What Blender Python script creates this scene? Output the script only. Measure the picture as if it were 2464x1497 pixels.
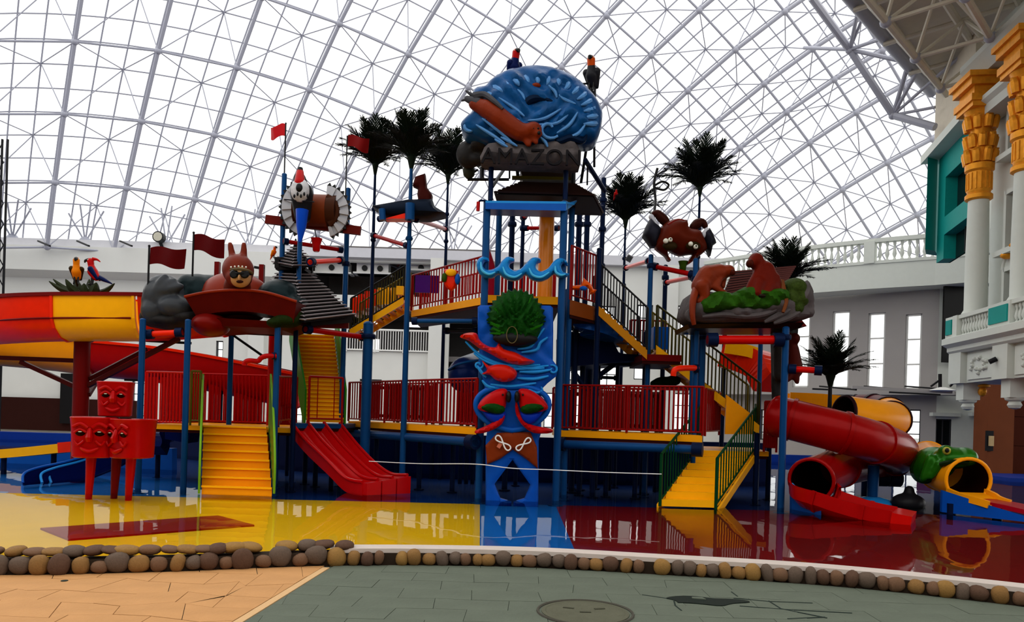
import bpy, bmesh, math, random
import numpy as np
from mathutils import Vector, Matrix
from mathutils.geometry import delaunay_2d_cdt
random.seed(7)
for o in list(bpy.data.objects): bpy.data.objects.remove(o)
SC = bpy.context.scene
COL = SC.collection
# ------------------------------------------------------------------ camera
F, CX, HY, ROLL, CAMZ = 1800.0, 1232.0, 1000.0, math.radians(1.7), 1.6
cam = bpy.data.cameras.new('camera'); cam_o = bpy.data.objects.new('camera', cam); COL.objects.link(cam_o)
cam.sensor_fit = 'HORIZONTAL'; cam.sensor_width = 36.0; cam.lens = 36.0 * F / 2464
cam.shift_y = (HY - 748.5) / 2464
cam.clip_end = 400
cam_o.matrix_world = Matrix.Translation((0, 0, CAMZ)) @ Matrix.Rotation(math.pi / 2, 4, 'X') @ Matrix.Rotation(ROLL, 4, 'Z')
SC.camera = cam_o
# ------------------------------------------------------------------ sky, exposure (overcast daylight through the glass roof)
W = bpy.data.worlds.new('overcast_sky'); SC.world = W; W.use_nodes = True
bg = W.node_tree.nodes['Background']; bg.inputs[0].default_value = (1.0, 0.99, 0.965, 1); bg.inputs[1].default_value = 1.7
SC.view_settings.view_transform = 'Standard'; SC.view_settings.look = 'None'
SC.view_settings.gamma = 1.0; SC.view_settings.use_curve_mapping = False
SC.view_settings.exposure = 0.0
# ------------------------------------------------------------------ pixel helpers
RV = Vector((math.cos(ROLL), 0, math.sin(ROLL))); UV = Vector((-math.sin(ROLL), 0, math.cos(ROLL)))
CAMP = Vector((0, 0, CAMZ))
def P(px, py, D):
    return CAMP + D * (Vector((0, 1, 0)) + (px - CX) / F * RV + (HY - py) / F * UV)
def G(px, py, z=0.0):
    d = Vector((0, 1, 0)) + (px - CX) / F * RV + (HY - py) / F * UV
    return CAMP + d * ((z - CAMZ) / d.z)
def V(*a): return Vector(a)
# ------------------------------------------------------------------ materials
MATS = {}
def mat(name, rgb=(.5, .5, .5), rough=.45, metal=0.0, var=.12, scale=6.0, bump=0.0, bscale=30.0, coat=0.0, spec=.3):
    if name in MATS: return MATS[name]
    mxc = max(rgb); sat = (mxc - min(rgb)) / max(mxc, 1e-6); ex = 1 + .38 * sat if sat > .25 else (1.12 if mxc < .2 else 1.0)
    tint = tuple(.15 + .85 * c / mxc for c in rgb) if sat > .25 else (1, 1, 1)
    rgb = tuple(c ** ex for c in rgb)
    if mxc < .2 and spec == .3: spec = .12
    m = bpy.data.materials.new(name); m.use_nodes = True; nt = m.node_tree; b = nt.nodes['Principled BSDF']
    b.inputs['Roughness'].default_value = rough; b.inputs['Metallic'].default_value = metal
    b.inputs['Coat Weight'].default_value = coat; b.inputs['Coat Roughness'].default_value = .12
    b.inputs['Specular IOR Level'].default_value = spec; b.inputs['Specular Tint'].default_value = tint + (1,)
    tc = nt.nodes.new('ShaderNodeTexCoord'); nz = nt.nodes.new('ShaderNodeTexNoise')
    nz.inputs['Scale'].default_value = scale; nz.inputs['Detail'].default_value = 4
    nt.links.new(tc.outputs['Object'], nz.inputs['Vector'])
    mx = nt.nodes.new('ShaderNodeMix'); mx.data_type = 'RGBA'
    mx.inputs[6].default_value = tuple(max(0, c * (1 - var)) for c in rgb) + (1,)
    mx.inputs[7].default_value = tuple(min(1, c * (1 + var)) for c in rgb) + (1,)
    nt.links.new(nz.outputs['Fac'], mx.inputs[0]); nt.links.new(mx.outputs[2], b.inputs['Base Color'])
    if bump:
        n2 = nt.nodes.new('ShaderNodeTexNoise'); n2.inputs['Scale'].default_value = bscale; n2.inputs['Detail'].default_value = 6
        nt.links.new(tc.outputs['Object'], n2.inputs['Vector'])
        bp = nt.nodes.new('ShaderNodeBump'); bp.inputs['Strength'].default_value = bump; bp.inputs['Distance'].default_value = .03
        nt.links.new(n2.outputs['Fac'], bp.inputs['Height']); nt.links.new(bp.outputs['Normal'], b.inputs['Normal'])
    MATS[name] = m; return m
RED = mat('red_plastic', (.46, .006, .006), .28, coat=.03)
REDB = mat('bright_red_plastic', (.62, .012, .006), .25, coat=.03)
REDO = mat('orange_red_plastic', (.80, .05, .008), .28, coat=.03)
DRED = mat('dark_red_paint', (.20, .006, .006), .4)
RAILR = mat('red_railing_paint', (.30, .005, .005), .35)
YEL = mat('yellow_plastic', (.94, .52, .014), .3, coat=.03, var=.06)
ORA = mat('orange_yellow_plastic', (.90, .42, .012), .35, coat=.03, var=.06)
BLUE = mat('blue_steel_paint', (.012, .090, .23), .35)
NAVY = mat('navy_steel_paint', (.010, .022, .065), .4)
BLUEP = mat('blue_plastic', (.012, .14, .46), .28, coat=.03)
BLUEL = mat('light_blue_plastic', (.04, .32, .66), .3, coat=.03)
GREEN = mat('green_panel_paint', (.05, .26, .02), .4)
DGREEN = mat('dark_green_paint', (.008, .075, .028), .4)
GRASSM = mat('sculpted_grass_green', (.012, .075, .010), .55, var=.6, scale=9, bump=.6, bscale=18)
LGRASS = mat('sculpted_turf_green', (.045, .13, .014), .6, var=.7, scale=6, bump=.6, bscale=14)
BLACKM = mat('black_steel', (.012, .012, .015), .45)
PALMM = mat('palm_leaf_dark', (.006, .010, .006), .6)
ROCK = mat('sculpted_rock', (.10, .085, .085), .7, var=.6, scale=4, bump=.7, bscale=7)
DROCK = mat('dark_sculpted_rock', (.022, .02, .02), .6, var=.7, scale=4, bump=.7, bscale=7)
WOODD = mat('dark_roof_slat', (.21, .18, .185), .45, var=.3)
WOODK = mat('dark_roof_core', (.012, .010, .010), .6)
BROWN = mat('brown_wood_paint', (.15, .035, .012), .5, var=.35, bump=.3, bscale=12)
ORBR = mat('orange_brown_fur', (.24, .045, .012), .45, var=.35, scale=4, bump=.2, bscale=20)
REDBR = mat('red_brown_fur', (.18, .022, .010), .45, var=.35, scale=4, bump=.2, bscale=20)
WHITE = mat('white_paint', (.78, .78, .75), .5, var=.04)
EYEW = mat('eye_white', (.75, .74, .62), .3, var=.03)
BLK = mat('black_gloss', (.01, .01, .01), .3)
WALLM = mat('white_plaster', (.66, .665, .63), .8, var=.05, scale=1.5, bump=.05)
GREYM = mat('grey_plaster', (.34, .32, .31), .8, var=.06, scale=1.5)
BEAM = mat('roof_beam_grey', (.56, .56, .60), .6, var=.05)
STEELW = mat('roof_tube_paint', (.36, .37, .44), .45, var=.05)
GOLD = mat('gold_paint', (.80, .40, .06), .34, metal=.25, var=.3, scale=9)
TEAL = mat('teal_wall_paint', (.02, .36, .33), .6, var=.08)
BLDW = mat('building_white', (.60, .63, .58), .7, var=.04)
DARKG = mat('dark_window_glass', (.012, .014, .016), .08, var=.1)
BEIGE = mat('beige_soffit', (.62, .56, .46), .8, var=.08)
TERRA = mat('brown_stone_cladding', (.24, .085, .035), .6, var=.2, scale=2)
TERRB = mat('dark_brown_cladding', (.11, .028, .012), .55, var=.2, scale=2)
FACE = mat('painted_skin', (.55, .33, .16), .45)
ROPE = mat('white_rope', (.75, .75, .75), .7)
PURP = mat('purple_plastic', (.10, .012, .20), .35)
TANP = mat('tan_stamped_concrete', (.58, .34, .16), .75, var=.18, scale=3, bump=.35, bscale=25)
TANB = mat('tan_border_concrete', (.66, .45, .25), .75, var=.1, scale=5, bump=.2)
TEALP = mat('teal_grey_stamped_concrete', (.135, .155, .12), .75, var=.2, scale=2.2, bump=.35, bscale=25)
GROUT = mat('dark_joint', (.13, .10, .07), .9)
GROUTT = mat('teal_joint', (.10, .115, .09), .9)
def glass_mat():
    m = bpy.data.materials.new('clear_roof_glass'); m.use_nodes = True; nt = m.node_tree
    for n in list(nt.nodes):
        if n.type == 'BSDF_PRINCIPLED': nt.nodes.remove(n)
    tr = nt.nodes.new('ShaderNodeBsdfTransparent'); gl = nt.nodes.new('ShaderNodeBsdfGlossy'); mx = nt.nodes.new('ShaderNodeMixShader')
    gl.inputs['Roughness'].default_value = .05; tr.inputs[0].default_value = (.97, .98, .98, 1); mx.inputs[0].default_value = .04
    nt.links.new(tr.outputs[0], mx.inputs[1]); nt.links.new(gl.outputs[0], mx.inputs[2])
    nt.links.new(mx.outputs[0], nt.nodes['Material Output'].inputs[0]); return m
GLASS = glass_mat()
def water_mat():
    m = bpy.data.materials.new('shallow_pool_water'); m.use_nodes = True; nt = m.node_tree
    for n in list(nt.nodes):
        if n.type == 'BSDF_PRINCIPLED': nt.nodes.remove(n)
    tr = nt.nodes.new('ShaderNodeBsdfTransparent'); gl = nt.nodes.new('ShaderNodeBsdfGlossy'); mx = nt.nodes.new('ShaderNodeMixShader')
    fr = nt.nodes.new('ShaderNodeFresnel'); fr.inputs[0].default_value = 1.24
    gl.inputs['Roughness'].default_value = .015; tr.inputs[0].default_value = (.93, .97, .98, 1)
    tc = nt.nodes.new('ShaderNodeTexCoord'); mp = nt.nodes.new('ShaderNodeMapping'); mp.inputs['Scale'].default_value = (1.2, .5, 1)
    nz = nt.nodes.new('ShaderNodeTexNoise'); nz.inputs['Scale'].default_value = 1.6; nz.inputs['Detail'].default_value = 2
    bp = nt.nodes.new('ShaderNodeBump'); bp.inputs['Strength'].default_value = .035; bp.inputs['Distance'].default_value = .1
    nt.links.new(tc.outputs['Object'], mp.inputs[0]); nt.links.new(mp.outputs[0], nz.inputs['Vector']); nt.links.new(nz.outputs[0], bp.inputs['Height'])
    nt.links.new(bp.outputs[0], gl.inputs['Normal']); nt.links.new(bp.outputs[0], fr.inputs['Normal'])
    nt.links.new(fr.outputs[0], mx.inputs[0]); nt.links.new(tr.outputs[0], mx.inputs[1]); nt.links.new(gl.outputs[0], mx.inputs[2])
    nt.links.new(mx.outputs[0], nt.nodes['Material Output'].inputs[0]); return m
WATER = water_mat()
# ------------------------------------------------------------------ mesh builder
class MB:
    def __init__(s): s.v = []; s.f = []
    def add(s, vs, fs):
        k = len(s.v); s.v += [Vector(a) for a in vs]; s.f += [tuple(i + k for i in f) for f in fs]; return s
    def box(s, c, size, rz=0.0, M=None):
        x, y, z = [a / 2 for a in size]
        vs = [Vector(a) for a in ((-x, -y, -z), (x, -y, -z), (x, y, -z), (-x, y, -z), (-x, -y, z), (x, -y, z), (x, y, z), (-x, y, z))]
        R = M if M is not None else Matrix.Rotation(rz, 3, 'Z')
        return s.add([R @ a + Vector(c) for a in vs], [(0, 3, 2, 1), (4, 5, 6, 7), (0, 1, 5, 4), (1, 2, 6, 5), (2, 3, 7, 6), (3, 0, 4, 7)])
    def beam(s, a, b, w, h, up=(0, 0, 1)):
        a = Vector(a); b = Vector(b); d = b - a; L = d.length; d = d / L
        u = Vector(up); x = d.cross(u)
        if x.length < 1e-4: x = d.cross(Vector((0, 1, 0)))
        x.normalize(); z = x.cross(d)
        M = Matrix((x, d, z)).transposed()
        return s.box((a + b) / 2, (w, L, h), M=M)
    def tube(s, pts, r, n=10, caps=True, closed=False):
        pts = [Vector(p) for p in pts]; m = len(pts)
        rs = list(r) if isinstance(r, (list, tuple)) else [r] * m
        ts = []
        for i in range(m):
            if closed: t = pts[(i + 1) % m] - pts[i - 1]
            else: t = pts[min(i + 1, m - 1)] - pts[max(i - 1, 0)]
            ts.append(t.normalized() if t.length > 1e-9 else Vector((0, 0, 1)))
        u = ts[0].orthogonal().normalized(); vs = []
        for i in range(m):
            u = (u - ts[i] * u.dot(ts[i])); u = u.normalized() if u.length > 1e-6 else ts[i].orthogonal().normalized()
            w = ts[i].cross(u)
            for k in range(n):
                a = 2 * math.pi * k / n; vs.append(pts[i] + (u * math.cos(a) + w * math.sin(a)) * rs[i])
        fs = []
        for i in range(m if closed else m - 1):
            j = (i + 1) % m
            for k in range(n):
                k2 = (k + 1) % n; fs.append((i * n + k, i * n + k2, j * n + k2, j * n + k))
        if caps and not closed: fs.append(tuple(range(n - 1, -1, -1))); fs.append(tuple((m - 1) * n + k for k in range(n)))
        return s.add(vs, fs)
    def capsule(s, a, b, ra, rb, n=12):
        a = Vector(a); b = Vector(b); d = (b - a); d = d.normalized() if d.length > 1e-6 else Vector((0, 0, 1))
        pts = []; rs = []
        for t in (90, 65, 40, 18): pts.append(a - d * ra * math.sin(math.radians(t))); rs.append(max(ra * math.cos(math.radians(t)), ra * .03))
        for t in (-18, 0): pass
        pts += [a, b]; rs += [ra, rb]
        for t in (18, 40, 65, 90): pts.append(b + d * rb * math.sin(math.radians(t))); rs.append(max(rb * math.cos(math.radians(t)), rb * .03))
        return s.tube(pts, rs, n)
    def ell(s, c, r, n=14, m=9, M=None):
        c = Vector(c); r = r if isinstance(r, (tuple, list)) else (r, r, r); vs = [(0, 0, -r[2])]
        for i in range(1, m):
            t = -math.pi / 2 + math.pi * i / m
            for k in range(n):
                a = 2 * math.pi * k / n; vs.append((r[0] * math.cos(t) * math.cos(a), r[1] * math.cos(t) * math.sin(a), r[2] * math.sin(t)))
        vs.append((0, 0, r[2])); fs = []
        for k in range(n): fs.append((0, 1 + (k + 1) % n, 1 + k))
        for i in range(m - 2):
            for k in range(n):
                a = 1 + i * n + k; b = 1 + i * n + (k + 1) % n; fs.append((a, b, b + n, a + n))
        T = len(vs) - 1
        for k in range(n): fs.append((T, 1 + (m - 2) * n + k, 1 + (m - 2) * n + (k + 1) % n))
        R = M if M is not None else Matrix.Identity(3)
        return s.add([R @ Vector(v) + c for v in vs], fs)
    def lathe(s, c, prof, n=20, M=None):
        vs = []; fs = []; c = Vector(c); R = M if M is not None else Matrix.Identity(3); m = len(prof)
        for r, z in prof:
            for k in range(n):
                a = 2 * math.pi * k / n; vs.append(R @ Vector((r * math.cos(a), r * math.sin(a), z)) + c)
        for i in range(m - 1):
            for k in range(n):
                k2 = (k + 1) % n; fs.append((i * n + k, i * n + k2, (i + 1) * n + k2, (i + 1) * n + k))
        fs.append(tuple(range(n - 1, -1, -1))); fs.append(tuple((m - 1) * n + k for k in range(n)))
        return s.add(vs, fs)
    def prism(s, poly, d):
        poly = [Vector(p) for p in poly]; d = Vector(d); n = len(poly)
        return s.add(poly + [p + d for p in poly], [tuple(range(n - 1, -1, -1)), tuple(range(n, 2 * n))] + [(i, (i + 1) % n, (i + 1) % n + n, i + n) for i in range(n)])
    def sweep(s, pts, prof, up=(0, 0, 1), closed_prof=True, caps=True):
        """profile (a,b): a along the sideways direction, b along up"""
        pts = [Vector(p) for p in pts]; m = len(pts); n = len(prof); vs = []; fs = []
        for i in range(m):
            t = (pts[min(i + 1, m - 1)] - pts[max(i - 1, 0)]).normalized(); x = t.cross(Vector(up)).normalized(); z = x.cross(t)
            for a, b in prof: vs.append(pts[i] + x * a + z * b)
        for i in range(m - 1):
            for k in range(n if closed_prof else n - 1):
                k2 = (k + 1) % n; fs.append((i * n + k, i * n + k2, (i + 1) * n + k2, (i + 1) * n + k))
        if caps and closed_prof: fs.append(tuple(range(n - 1, -1, -1))); fs.append(tuple((m - 1) * n + k for k in range(n)))
        return s.add(vs, fs)
WL = {}
def wloc(o): return WL.get(o.name, Vector((0, 0, 0)))
def setp(o, label=None, cat=None, group=None, kind=None):
    if label: o['label'] = label
    if cat: o['category'] = cat
    if group: o['group'] = group
    if kind: o['kind'] = kind
    return o
def thing(name, label, cat, loc, group=None, kind=None):
    o = bpy.data.objects.new(name, None); COL.objects.link(o); o.location = loc; o.empty_display_size = .1
    WL[o.name] = Vector(loc); return setp(o, label, cat, group, kind)
def link_mesh(name, me, parent, wl):
    o = bpy.data.objects.new(name, me); COL.objects.link(o)
    if parent is not None: o.parent = parent; o.location = Vector(wl) - wloc(parent)
    else: o.location = wl
    WL[o.name] = Vector(wl); return o
def mk(name, mb, m, parent=None, label=None, cat=None, group=None, kind=None, smooth=False, fix=True):
    """mesh given in world coordinates -> object whose origin is the base centre of the mesh"""
    xs = np.array([tuple(v) for v in mb.v]); lo = xs.min(0); hi = xs.max(0)
    org = Vector(((lo[0] + hi[0]) / 2, (lo[1] + hi[1]) / 2, lo[2]))
    me = bpy.data.meshes.new(name); me.from_pydata([tuple(a) for a in (xs - np.array(org))], [], mb.f)
    if fix:
        bm = bmesh.new(); bm.from_mesh(me); bmesh.ops.recalc_face_normals(bm, faces=bm.faces[:]); bm.to_mesh(me); bm.free()
    me.materials.append(m)
    if smooth:
        me.polygons.foreach_set('use_smooth', [True] * len(me.polygons))
        try: me.set_sharp_from_angle(angle=math.radians(40))
        except Exception: pass
    o = link_mesh(name, me, parent, org)
    return setp(o, label, cat, group, kind)
def inst(name, me, parent, wl, rot=None, scale=None, **kw):
    o = link_mesh(name, me, parent, wl)
    if rot is not None: o.rotation_euler = rot
    if scale is not None: o.scale = scale
    return setp(o, **kw)
def meshdata(name, mb, m, smooth=False):
    me = bpy.data.meshes.new(name); me.from_pydata([tuple(a) for a in mb.v], [], mb.f)
    bm = bmesh.new(); bm.from_mesh(me); bmesh.ops.recalc_face_normals(bm, faces=bm.faces[:]); bm.to_mesh(me); bm.free()
    me.materials.append(m)
    if smooth:
        me.polygons.foreach_set('use_smooth', [True] * len(me.polygons))
        try: me.set_sharp_from_angle(angle=math.radians(40))
        except Exception: pass
    return me
def bez(pts, k=8):
    """Catmull-Rom through the points"""
    pts = [Vector(p) for p in pts]; out = []
    for i in range(len(pts) - 1):
        p0 = pts[max(i - 1, 0)]; p1 = pts[i]; p2 = pts[i + 1]; p3 = pts[min(i + 2, len(pts) - 1)]
        for j in range(k):
            t = j / k
            out.append(.5 * ((2 * p1) + (p2 - p0) * t + (2 * p0 - 5 * p1 + 4 * p2 - p3) * t * t + (3 * p1 - p0 - 3 * p2 + p3) * t ** 3))
    out.append(pts[-1]); return out
def cbez(pts, k=5):
    pts = [Vector(p) for p in pts]; n = len(pts); out = []
    for i in range(n):
        p0, p1, p2, p3 = pts[i - 1], pts[i], pts[(i + 1) % n], pts[(i + 2) % n]
        for j in range(k):
            t = j / k
            out.append(.5 * ((2 * p1) + (p2 - p0) * t + (2 * p0 - 5 * p1 + 4 * p2 - p3) * t * t + (3 * p1 - p0 - 3 * p2 + p3) * t ** 3))
    return out
def puff(pix, D, thick, h, dm=.25, step=.07, smoothk=0, rel=None, back=0.0, pts=None):
    """solid with a traced outline standing at depth D: thickness thick, rounded front (and back) swelling by h"""
    w = pts if pts is not None else [P(x, y, D) for x, y in pix]
    if smoothk: w = cbez(w, smoothk)
    b2 = []
    for p in w:
        q = (p.x, p.z)
        if not b2 or (abs(q[0] - b2[-1][0]) + abs(q[1] - b2[-1][1])) > 1e-4: b2.append(q)
    B = np.array(b2); n = len(B)
    Bn = np.roll(B, -1, 0); lo = B.min(0); hi = B.max(0)
    def inside(p):
        x, y = p; c = False
        yi = B[:, 1]; yj = Bn[:, 1]; xi = B[:, 0]; xj = Bn[:, 0]
        m_ = ((yi > y) != (yj > y))
        with np.errstate(divide='ignore', invalid='ignore'):
            xs = xi + (y - yi) / (yj - yi) * (xj - xi)
        return (np.count_nonzero(m_ & (x < xs)) % 2) == 1
    def dist(p):
        d = Bn - B; t = np.clip(((p - B) * d).sum(1) / np.maximum((d * d).sum(1), 1e-12), 0, 1)
        q = B + d * t[:, None]; return math.sqrt(((q - p) ** 2).sum(1).min())
    pts2 = [Vector(b) for b in b2]
    gx = np.arange(lo[0] + step / 2, hi[0], step); gz = np.arange(lo[1] + step / 2, hi[1], step)
    for i, x in enumerate(gx):
        for j, z in enumerate(gz):
            q = np.array((x + (step / 2 if j % 2 else 0), z))
            if inside(q) and dist(q) > step * .35: pts2.append(Vector(q))
    vo, eo, fo, *_ = delaunay_2d_cdt(pts2, [], [list(range(n))], 1, 1e-5)
    vo = [np.array((v[0], v[1])) for v in vo]; ds = [dist(v) for v in vo]
    def prof(d): return math.sqrt(max(0, 1 - (1 - min(d / dm, 1)) ** 2))
    mb = MB(); nv = len(vo)
    fr = []; bk = []
    for v, d in zip(vo, ds):
        e = prof(d); r = rel(v[0], v[1]) * min(1, d / (dm * .5)) if rel else 0
        fr.append(Vector((v[0], D - thick / 2 - h * e - r, v[1]))); bk.append(Vector((v[0], D + thick / 2 + back * e, v[1])))
    fs = []; cnt = {}
    for f in fo:
        fs.append(tuple(f)); fs.append(tuple(i + nv for i in reversed(f)))
        for a, b in zip(f, list(f[1:]) + [f[0]]): cnt[(a, b)] = 1
    for a, b in list(cnt):
        if (b, a) not in cnt: fs.append((b, a, a + nv, b + nv))
    return mb.add(fr + bk, fs)
def blob(name, mb, m, parent=None, voxel=.03, **kw):
    """one continuous body grown from overlapping capsules and ellipsoids"""
    o = mk(name, mb, m, parent, smooth=True, **kw)
    r = o.modifiers.new('remesh', 'REMESH'); r.mode = 'VOXEL'; r.voxel_size = voxel; r.use_smooth_shade = True
    s = o.modifiers.new('smooth', 'SMOOTH'); s.factor = .6; s.iterations = 5
    return o
def pole(name, px, py0, py1, D, r, m, label, group=None, cat='post', parent=None, z0=None, n=12):
    a = P(px, py0, D); b = Vector((a.x, a.y, P(px, py1, D).z))
    if z0 is not None: a.z = z0
    return mk(name, MB().tube([a, b], r, n), m, parent, label, cat if parent is None else None, group, smooth=True)
# ================================================================== SETTING
def slab(name, poly, z0, z1, m, parent=None, **kw):
    return mk(name, MB().prism([(p[0], p[1], z0) for p in poly], (0, 0, z1 - z0)), m, parent, **kw)
OUTG = mat('outdoor_ground', (.35, .35, .33), .9)
floor = slab('floor', [(-90, -40), (90, -40), (90, 120), (-90, 120)], -.5, -.16, OUTG, kind='structure')
# --- curb line (front foot of the boulders), traced on the ground
CUR = bez([G(-900, 1372), G(-420, 1380), G(0, 1386), G(400, 1378), G(800, 1363), G(1232, 1366), G(1600, 1386), G(2000, 1412), G(2464, 1462), G(2850, 1520), G(3500, 1640)], 24)
# --- pool basin floor, painted zones
def behind(p, d): # point pushed away from the viewer
    return Vector((p.x, p.y + d, p.z))
poolfloor = slab('pool_floor', [(-40, 6.2), (40, 5.6), (40, 31), (-40, 31)], -.20, -.125, mat('blue_pool_paint', (.010, .075, .26), .5, var=.15, scale=2), kind='structure')
def zone(name, px0a, px0b, px1a, px1b, far, m):
    """painted strip between two ground lines (given at y 1330 and 1205) and the curb"""
    a0, a1 = G(px0a, 1335), G(px0b, 1205); b0, b1 = G(px1a, 1335), G(px1b, 1205)
    front = [p for p in CUR]
    def xat(l0, l1, y): t = (y - l0.y) / (l1.y - l0.y); return l0.x + (l1.x - l0.x) * t
    pl = [(p.x, p.y + .12) for p in front if xat(a0, a1, p.y) < p.x < xat(b0, b1, p.y)]
    ya, yb = pl[0][1], pl[-1][1]
    pl = [(xat(a0, a1, ya), ya)] + pl + [(xat(b0, b1, yb), yb)]
    fy = far
    pl += [(xat(b0, b1, fy[1]), fy[1]), (xat(a0, a1, fy[0]), fy[0])]
    return slab(name, pl, -.124, -.10, m, poolfloor)
zone('yellow_painted_zone', -900, -900, 1155, 1155, (13.4, 14.2), mat('yellow_pool_paint', (.90, .60, .004), .5, var=.08, scale=2))
zone('blue_painted_zone', 1155, 1155, 1397, 1338, (14.3, 14.4), mat('bright_blue_pool_paint', (.01, .22, .55), .5, var=.1, scale=2))
zone('red_painted_zone', 1397, 1338, 3600, 3600, (14.4, 15.2), mat('dark_red_pool_paint', (.30, .006, .008), .5, var=.15, scale=2))
slab('lit_blue_painted_zone', [(-16, 13.45), (-5.1, 13.75), (-5.0, 17.5), (-16, 17.5)], -.124, -.102, mat('lit_blue_pool_paint', (.015, .22, .55), .5, var=.12, scale=2), poolfloor)  # blue paint made lighter here, with the light on it in the colour
matp = [G(97, 1275, -.1), G(165, 1302, -.1), G(612, 1267, -.1), G(525, 1244, -.1)]
slab('red_floor_mat', [(p.x, p.y) for p in matp], -.10, -.075, mat('red_mat', (.36, .012, .006), .6), label='long red mat lying on the yellow pool floor', cat='mat')
wp = [(p.x, p.y + .16, 0) for p in CUR] + [(40, 30.9, 0), (-40, 30.9, 0)]
water = mk('pool_water', MB().add(wp, [tuple(range(len(wp)))]), WATER, kind='structure')
# blue rim at the back of the pool and the beige walkway
mk('pool_rim', MB().box((0, 31.25, .05), (80, .5, .5)), mat('blue_rim_paint', (.01, .06, .3), .5), kind='structure')
slab('walkway', [(-60, 31.5), (60, 31.5), (60, 60), (-60, 60)], -.16, .12, mat('beige_tiles', (.55, .49, .43), .6, var=.08), kind='structure')
# --- paving in front of the curb
base = slab('paving', [(-14, -3)] + [(p.x, p.y + .05) for p in CUR if -14 < p.x < 14] + [(14, -3)], -.16, -.012, GROUTT, kind='structure')
E0, E1 = G(785, 1366), G(572, 1497)
def side(p):  # >0 : teal side of the border line
    d = E1 - E0; return (p[0] - E0.x) * (-d.y) + (p[1] - E0.y) * d.x
def curY(x):
    for a, b in zip(CUR, CUR[1:]):
        if a.x <= x <= b.x: return a.y + (b.y - a.y) * (x - a.x) / (b.x - a.x)
    return 5.5
dl = (E1 - E0); dl.z = 0; dl.normalize(); nl = Vector((-dl.y, dl.x, 0))
E9 = E0 + dl * 5.2
strip = MB().prism([E0 - nl * .035 + V(0, 0, -.06), E9 - nl * .035 + V(0, 0, -.06), E9 + nl * .035 + V(0, 0, -.06), E0 + nl * .035 + V(0, 0, -.06)], (0, 0, .062))
mk('border_strip', strip, TANB, base)
rng = random.Random(3)
def clip_half(poly, f):
    out = []
    for a, b in zip(poly, poly[1:] + poly[:1]):
        fa, fb = f(a), f(b)
        if fa > 0: out.append(a)
        if (fa > 0) != (fb > 0): t = fa / (fa - fb); out.append((a[0] + (b[0] - a[0]) * t, a[1] + (b[1] - a[1]) * t))
    return out
def flags(sx, sy, jit, sgn, m, name, gap, y0=3.9):
    import itertools
    pts = {}
    def corner(i, j):
        if (i, j) not in pts: pts[(i, j)] = (i * sx / 2 + rng.uniform(-jit, jit) * sx, j * sy + rng.uniform(-jit, jit) * sy * .9)
        return pts[(i, j)]
    for j in range(int(y0 / sy), int(8.4 / sy) + 1):
        for i in range(int(-7.5 / sx), int(7.5 / sx)):
            o = 2 * i + (j % 2)
            poly = [corner(o, j), corner(o + 1, j), corner(o + 2, j), corner(o + 2, j + 1), corner(o + 1, j + 1), corner(o, j + 1)]
            cx = sum(p[0] for p in poly) / 6; cy = sum(p[1] for p in poly) / 6
            if abs(cx) > cy * .78 + .3: continue
            poly = clip_half(poly, lambda p: sgn * side(p) / dl.length / (E1 - E0).length - .045)
            if len(poly) < 3: continue
            poly = clip_half(poly, lambda p: curY(p[0]) + .04 - p[1])
            if len(poly) < 3: continue
            cx = sum(p[0] for p in poly) / len(poly); cy = sum(p[1] for p in poly) / len(poly)
            pl = []
            for p in poly:
                dx, dy = p[0] - cx, p[1] - cy; L = math.hypot(dx, dy) + 1e-6; k = max(0, (L - gap) / L); pl.append((cx + dx * k, cy + dy * k))
            zt = rng.uniform(-.0015, .0015)
            mk(name, MB().prism([(p[0], p[1], -.03) for p in pl], (0, 0, .03 + zt)), m, base)
flags(.50, .40, .27, -1, TANP, 'flagstone', .004)
flags(.62, .34, .05, 1, TEALP, 'paver', .0025)
# --- boulders of the curb
curb = thing('pool_curb', 'low curb of rounded boulders around the pool', None, CUR[len(CUR) // 2], kind='structure')
del curb['label']
stone_m = [mat('boulder_' + n, c, .7, var=.25, scale=5, bump=.25, bscale=10) for n, c in (('brown', (.20, .12, .075)), ('tan', (.30, .18, .075)), ('grey', (.15, .11, .085)), ('umber', (.14, .085, .06)), ('ochre', (.34, .21, .08)))]
stone_d = []
for k in range(10):
    r = random.Random(k); mb = MB().ell((0, 0, 0), (1, 1, 1), 12, 8)
    ph = [r.uniform(0, 6.28) for _ in range(6)]
    for v in mb.v:
        d = 1 + .10 * math.sin(2.1 * v.x + ph[0]) + .09 * math.sin(2.4 * v.y + ph[1]) + .08 * math.sin(2.2 * v.z + ph[2])
        v *= d; v.x = math.copysign(abs(v.x) ** .86, v.x); v.z = math.copysign(abs(v.z) ** .86, v.z)
    stone_d.append(meshdata('stone', mb, stone_m[k % 5], True))
core = MB()
cl = [0.0]
for a, b in zip(CUR, CUR[1:]): cl.append(cl[-1] + (b - a).length)
def cpt(s):
    for i in range(len(CUR) - 1):
        if cl[i + 1] >= s: t = (s - cl[i]) / (cl[i + 1] - cl[i]); return CUR[i].lerp(CUR[i + 1], t), (CUR[i + 1] - CUR[i]).normalized()
    return CUR[-1], (CUR[-1] - CUR[-2]).normalized()
s = 0.1
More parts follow.
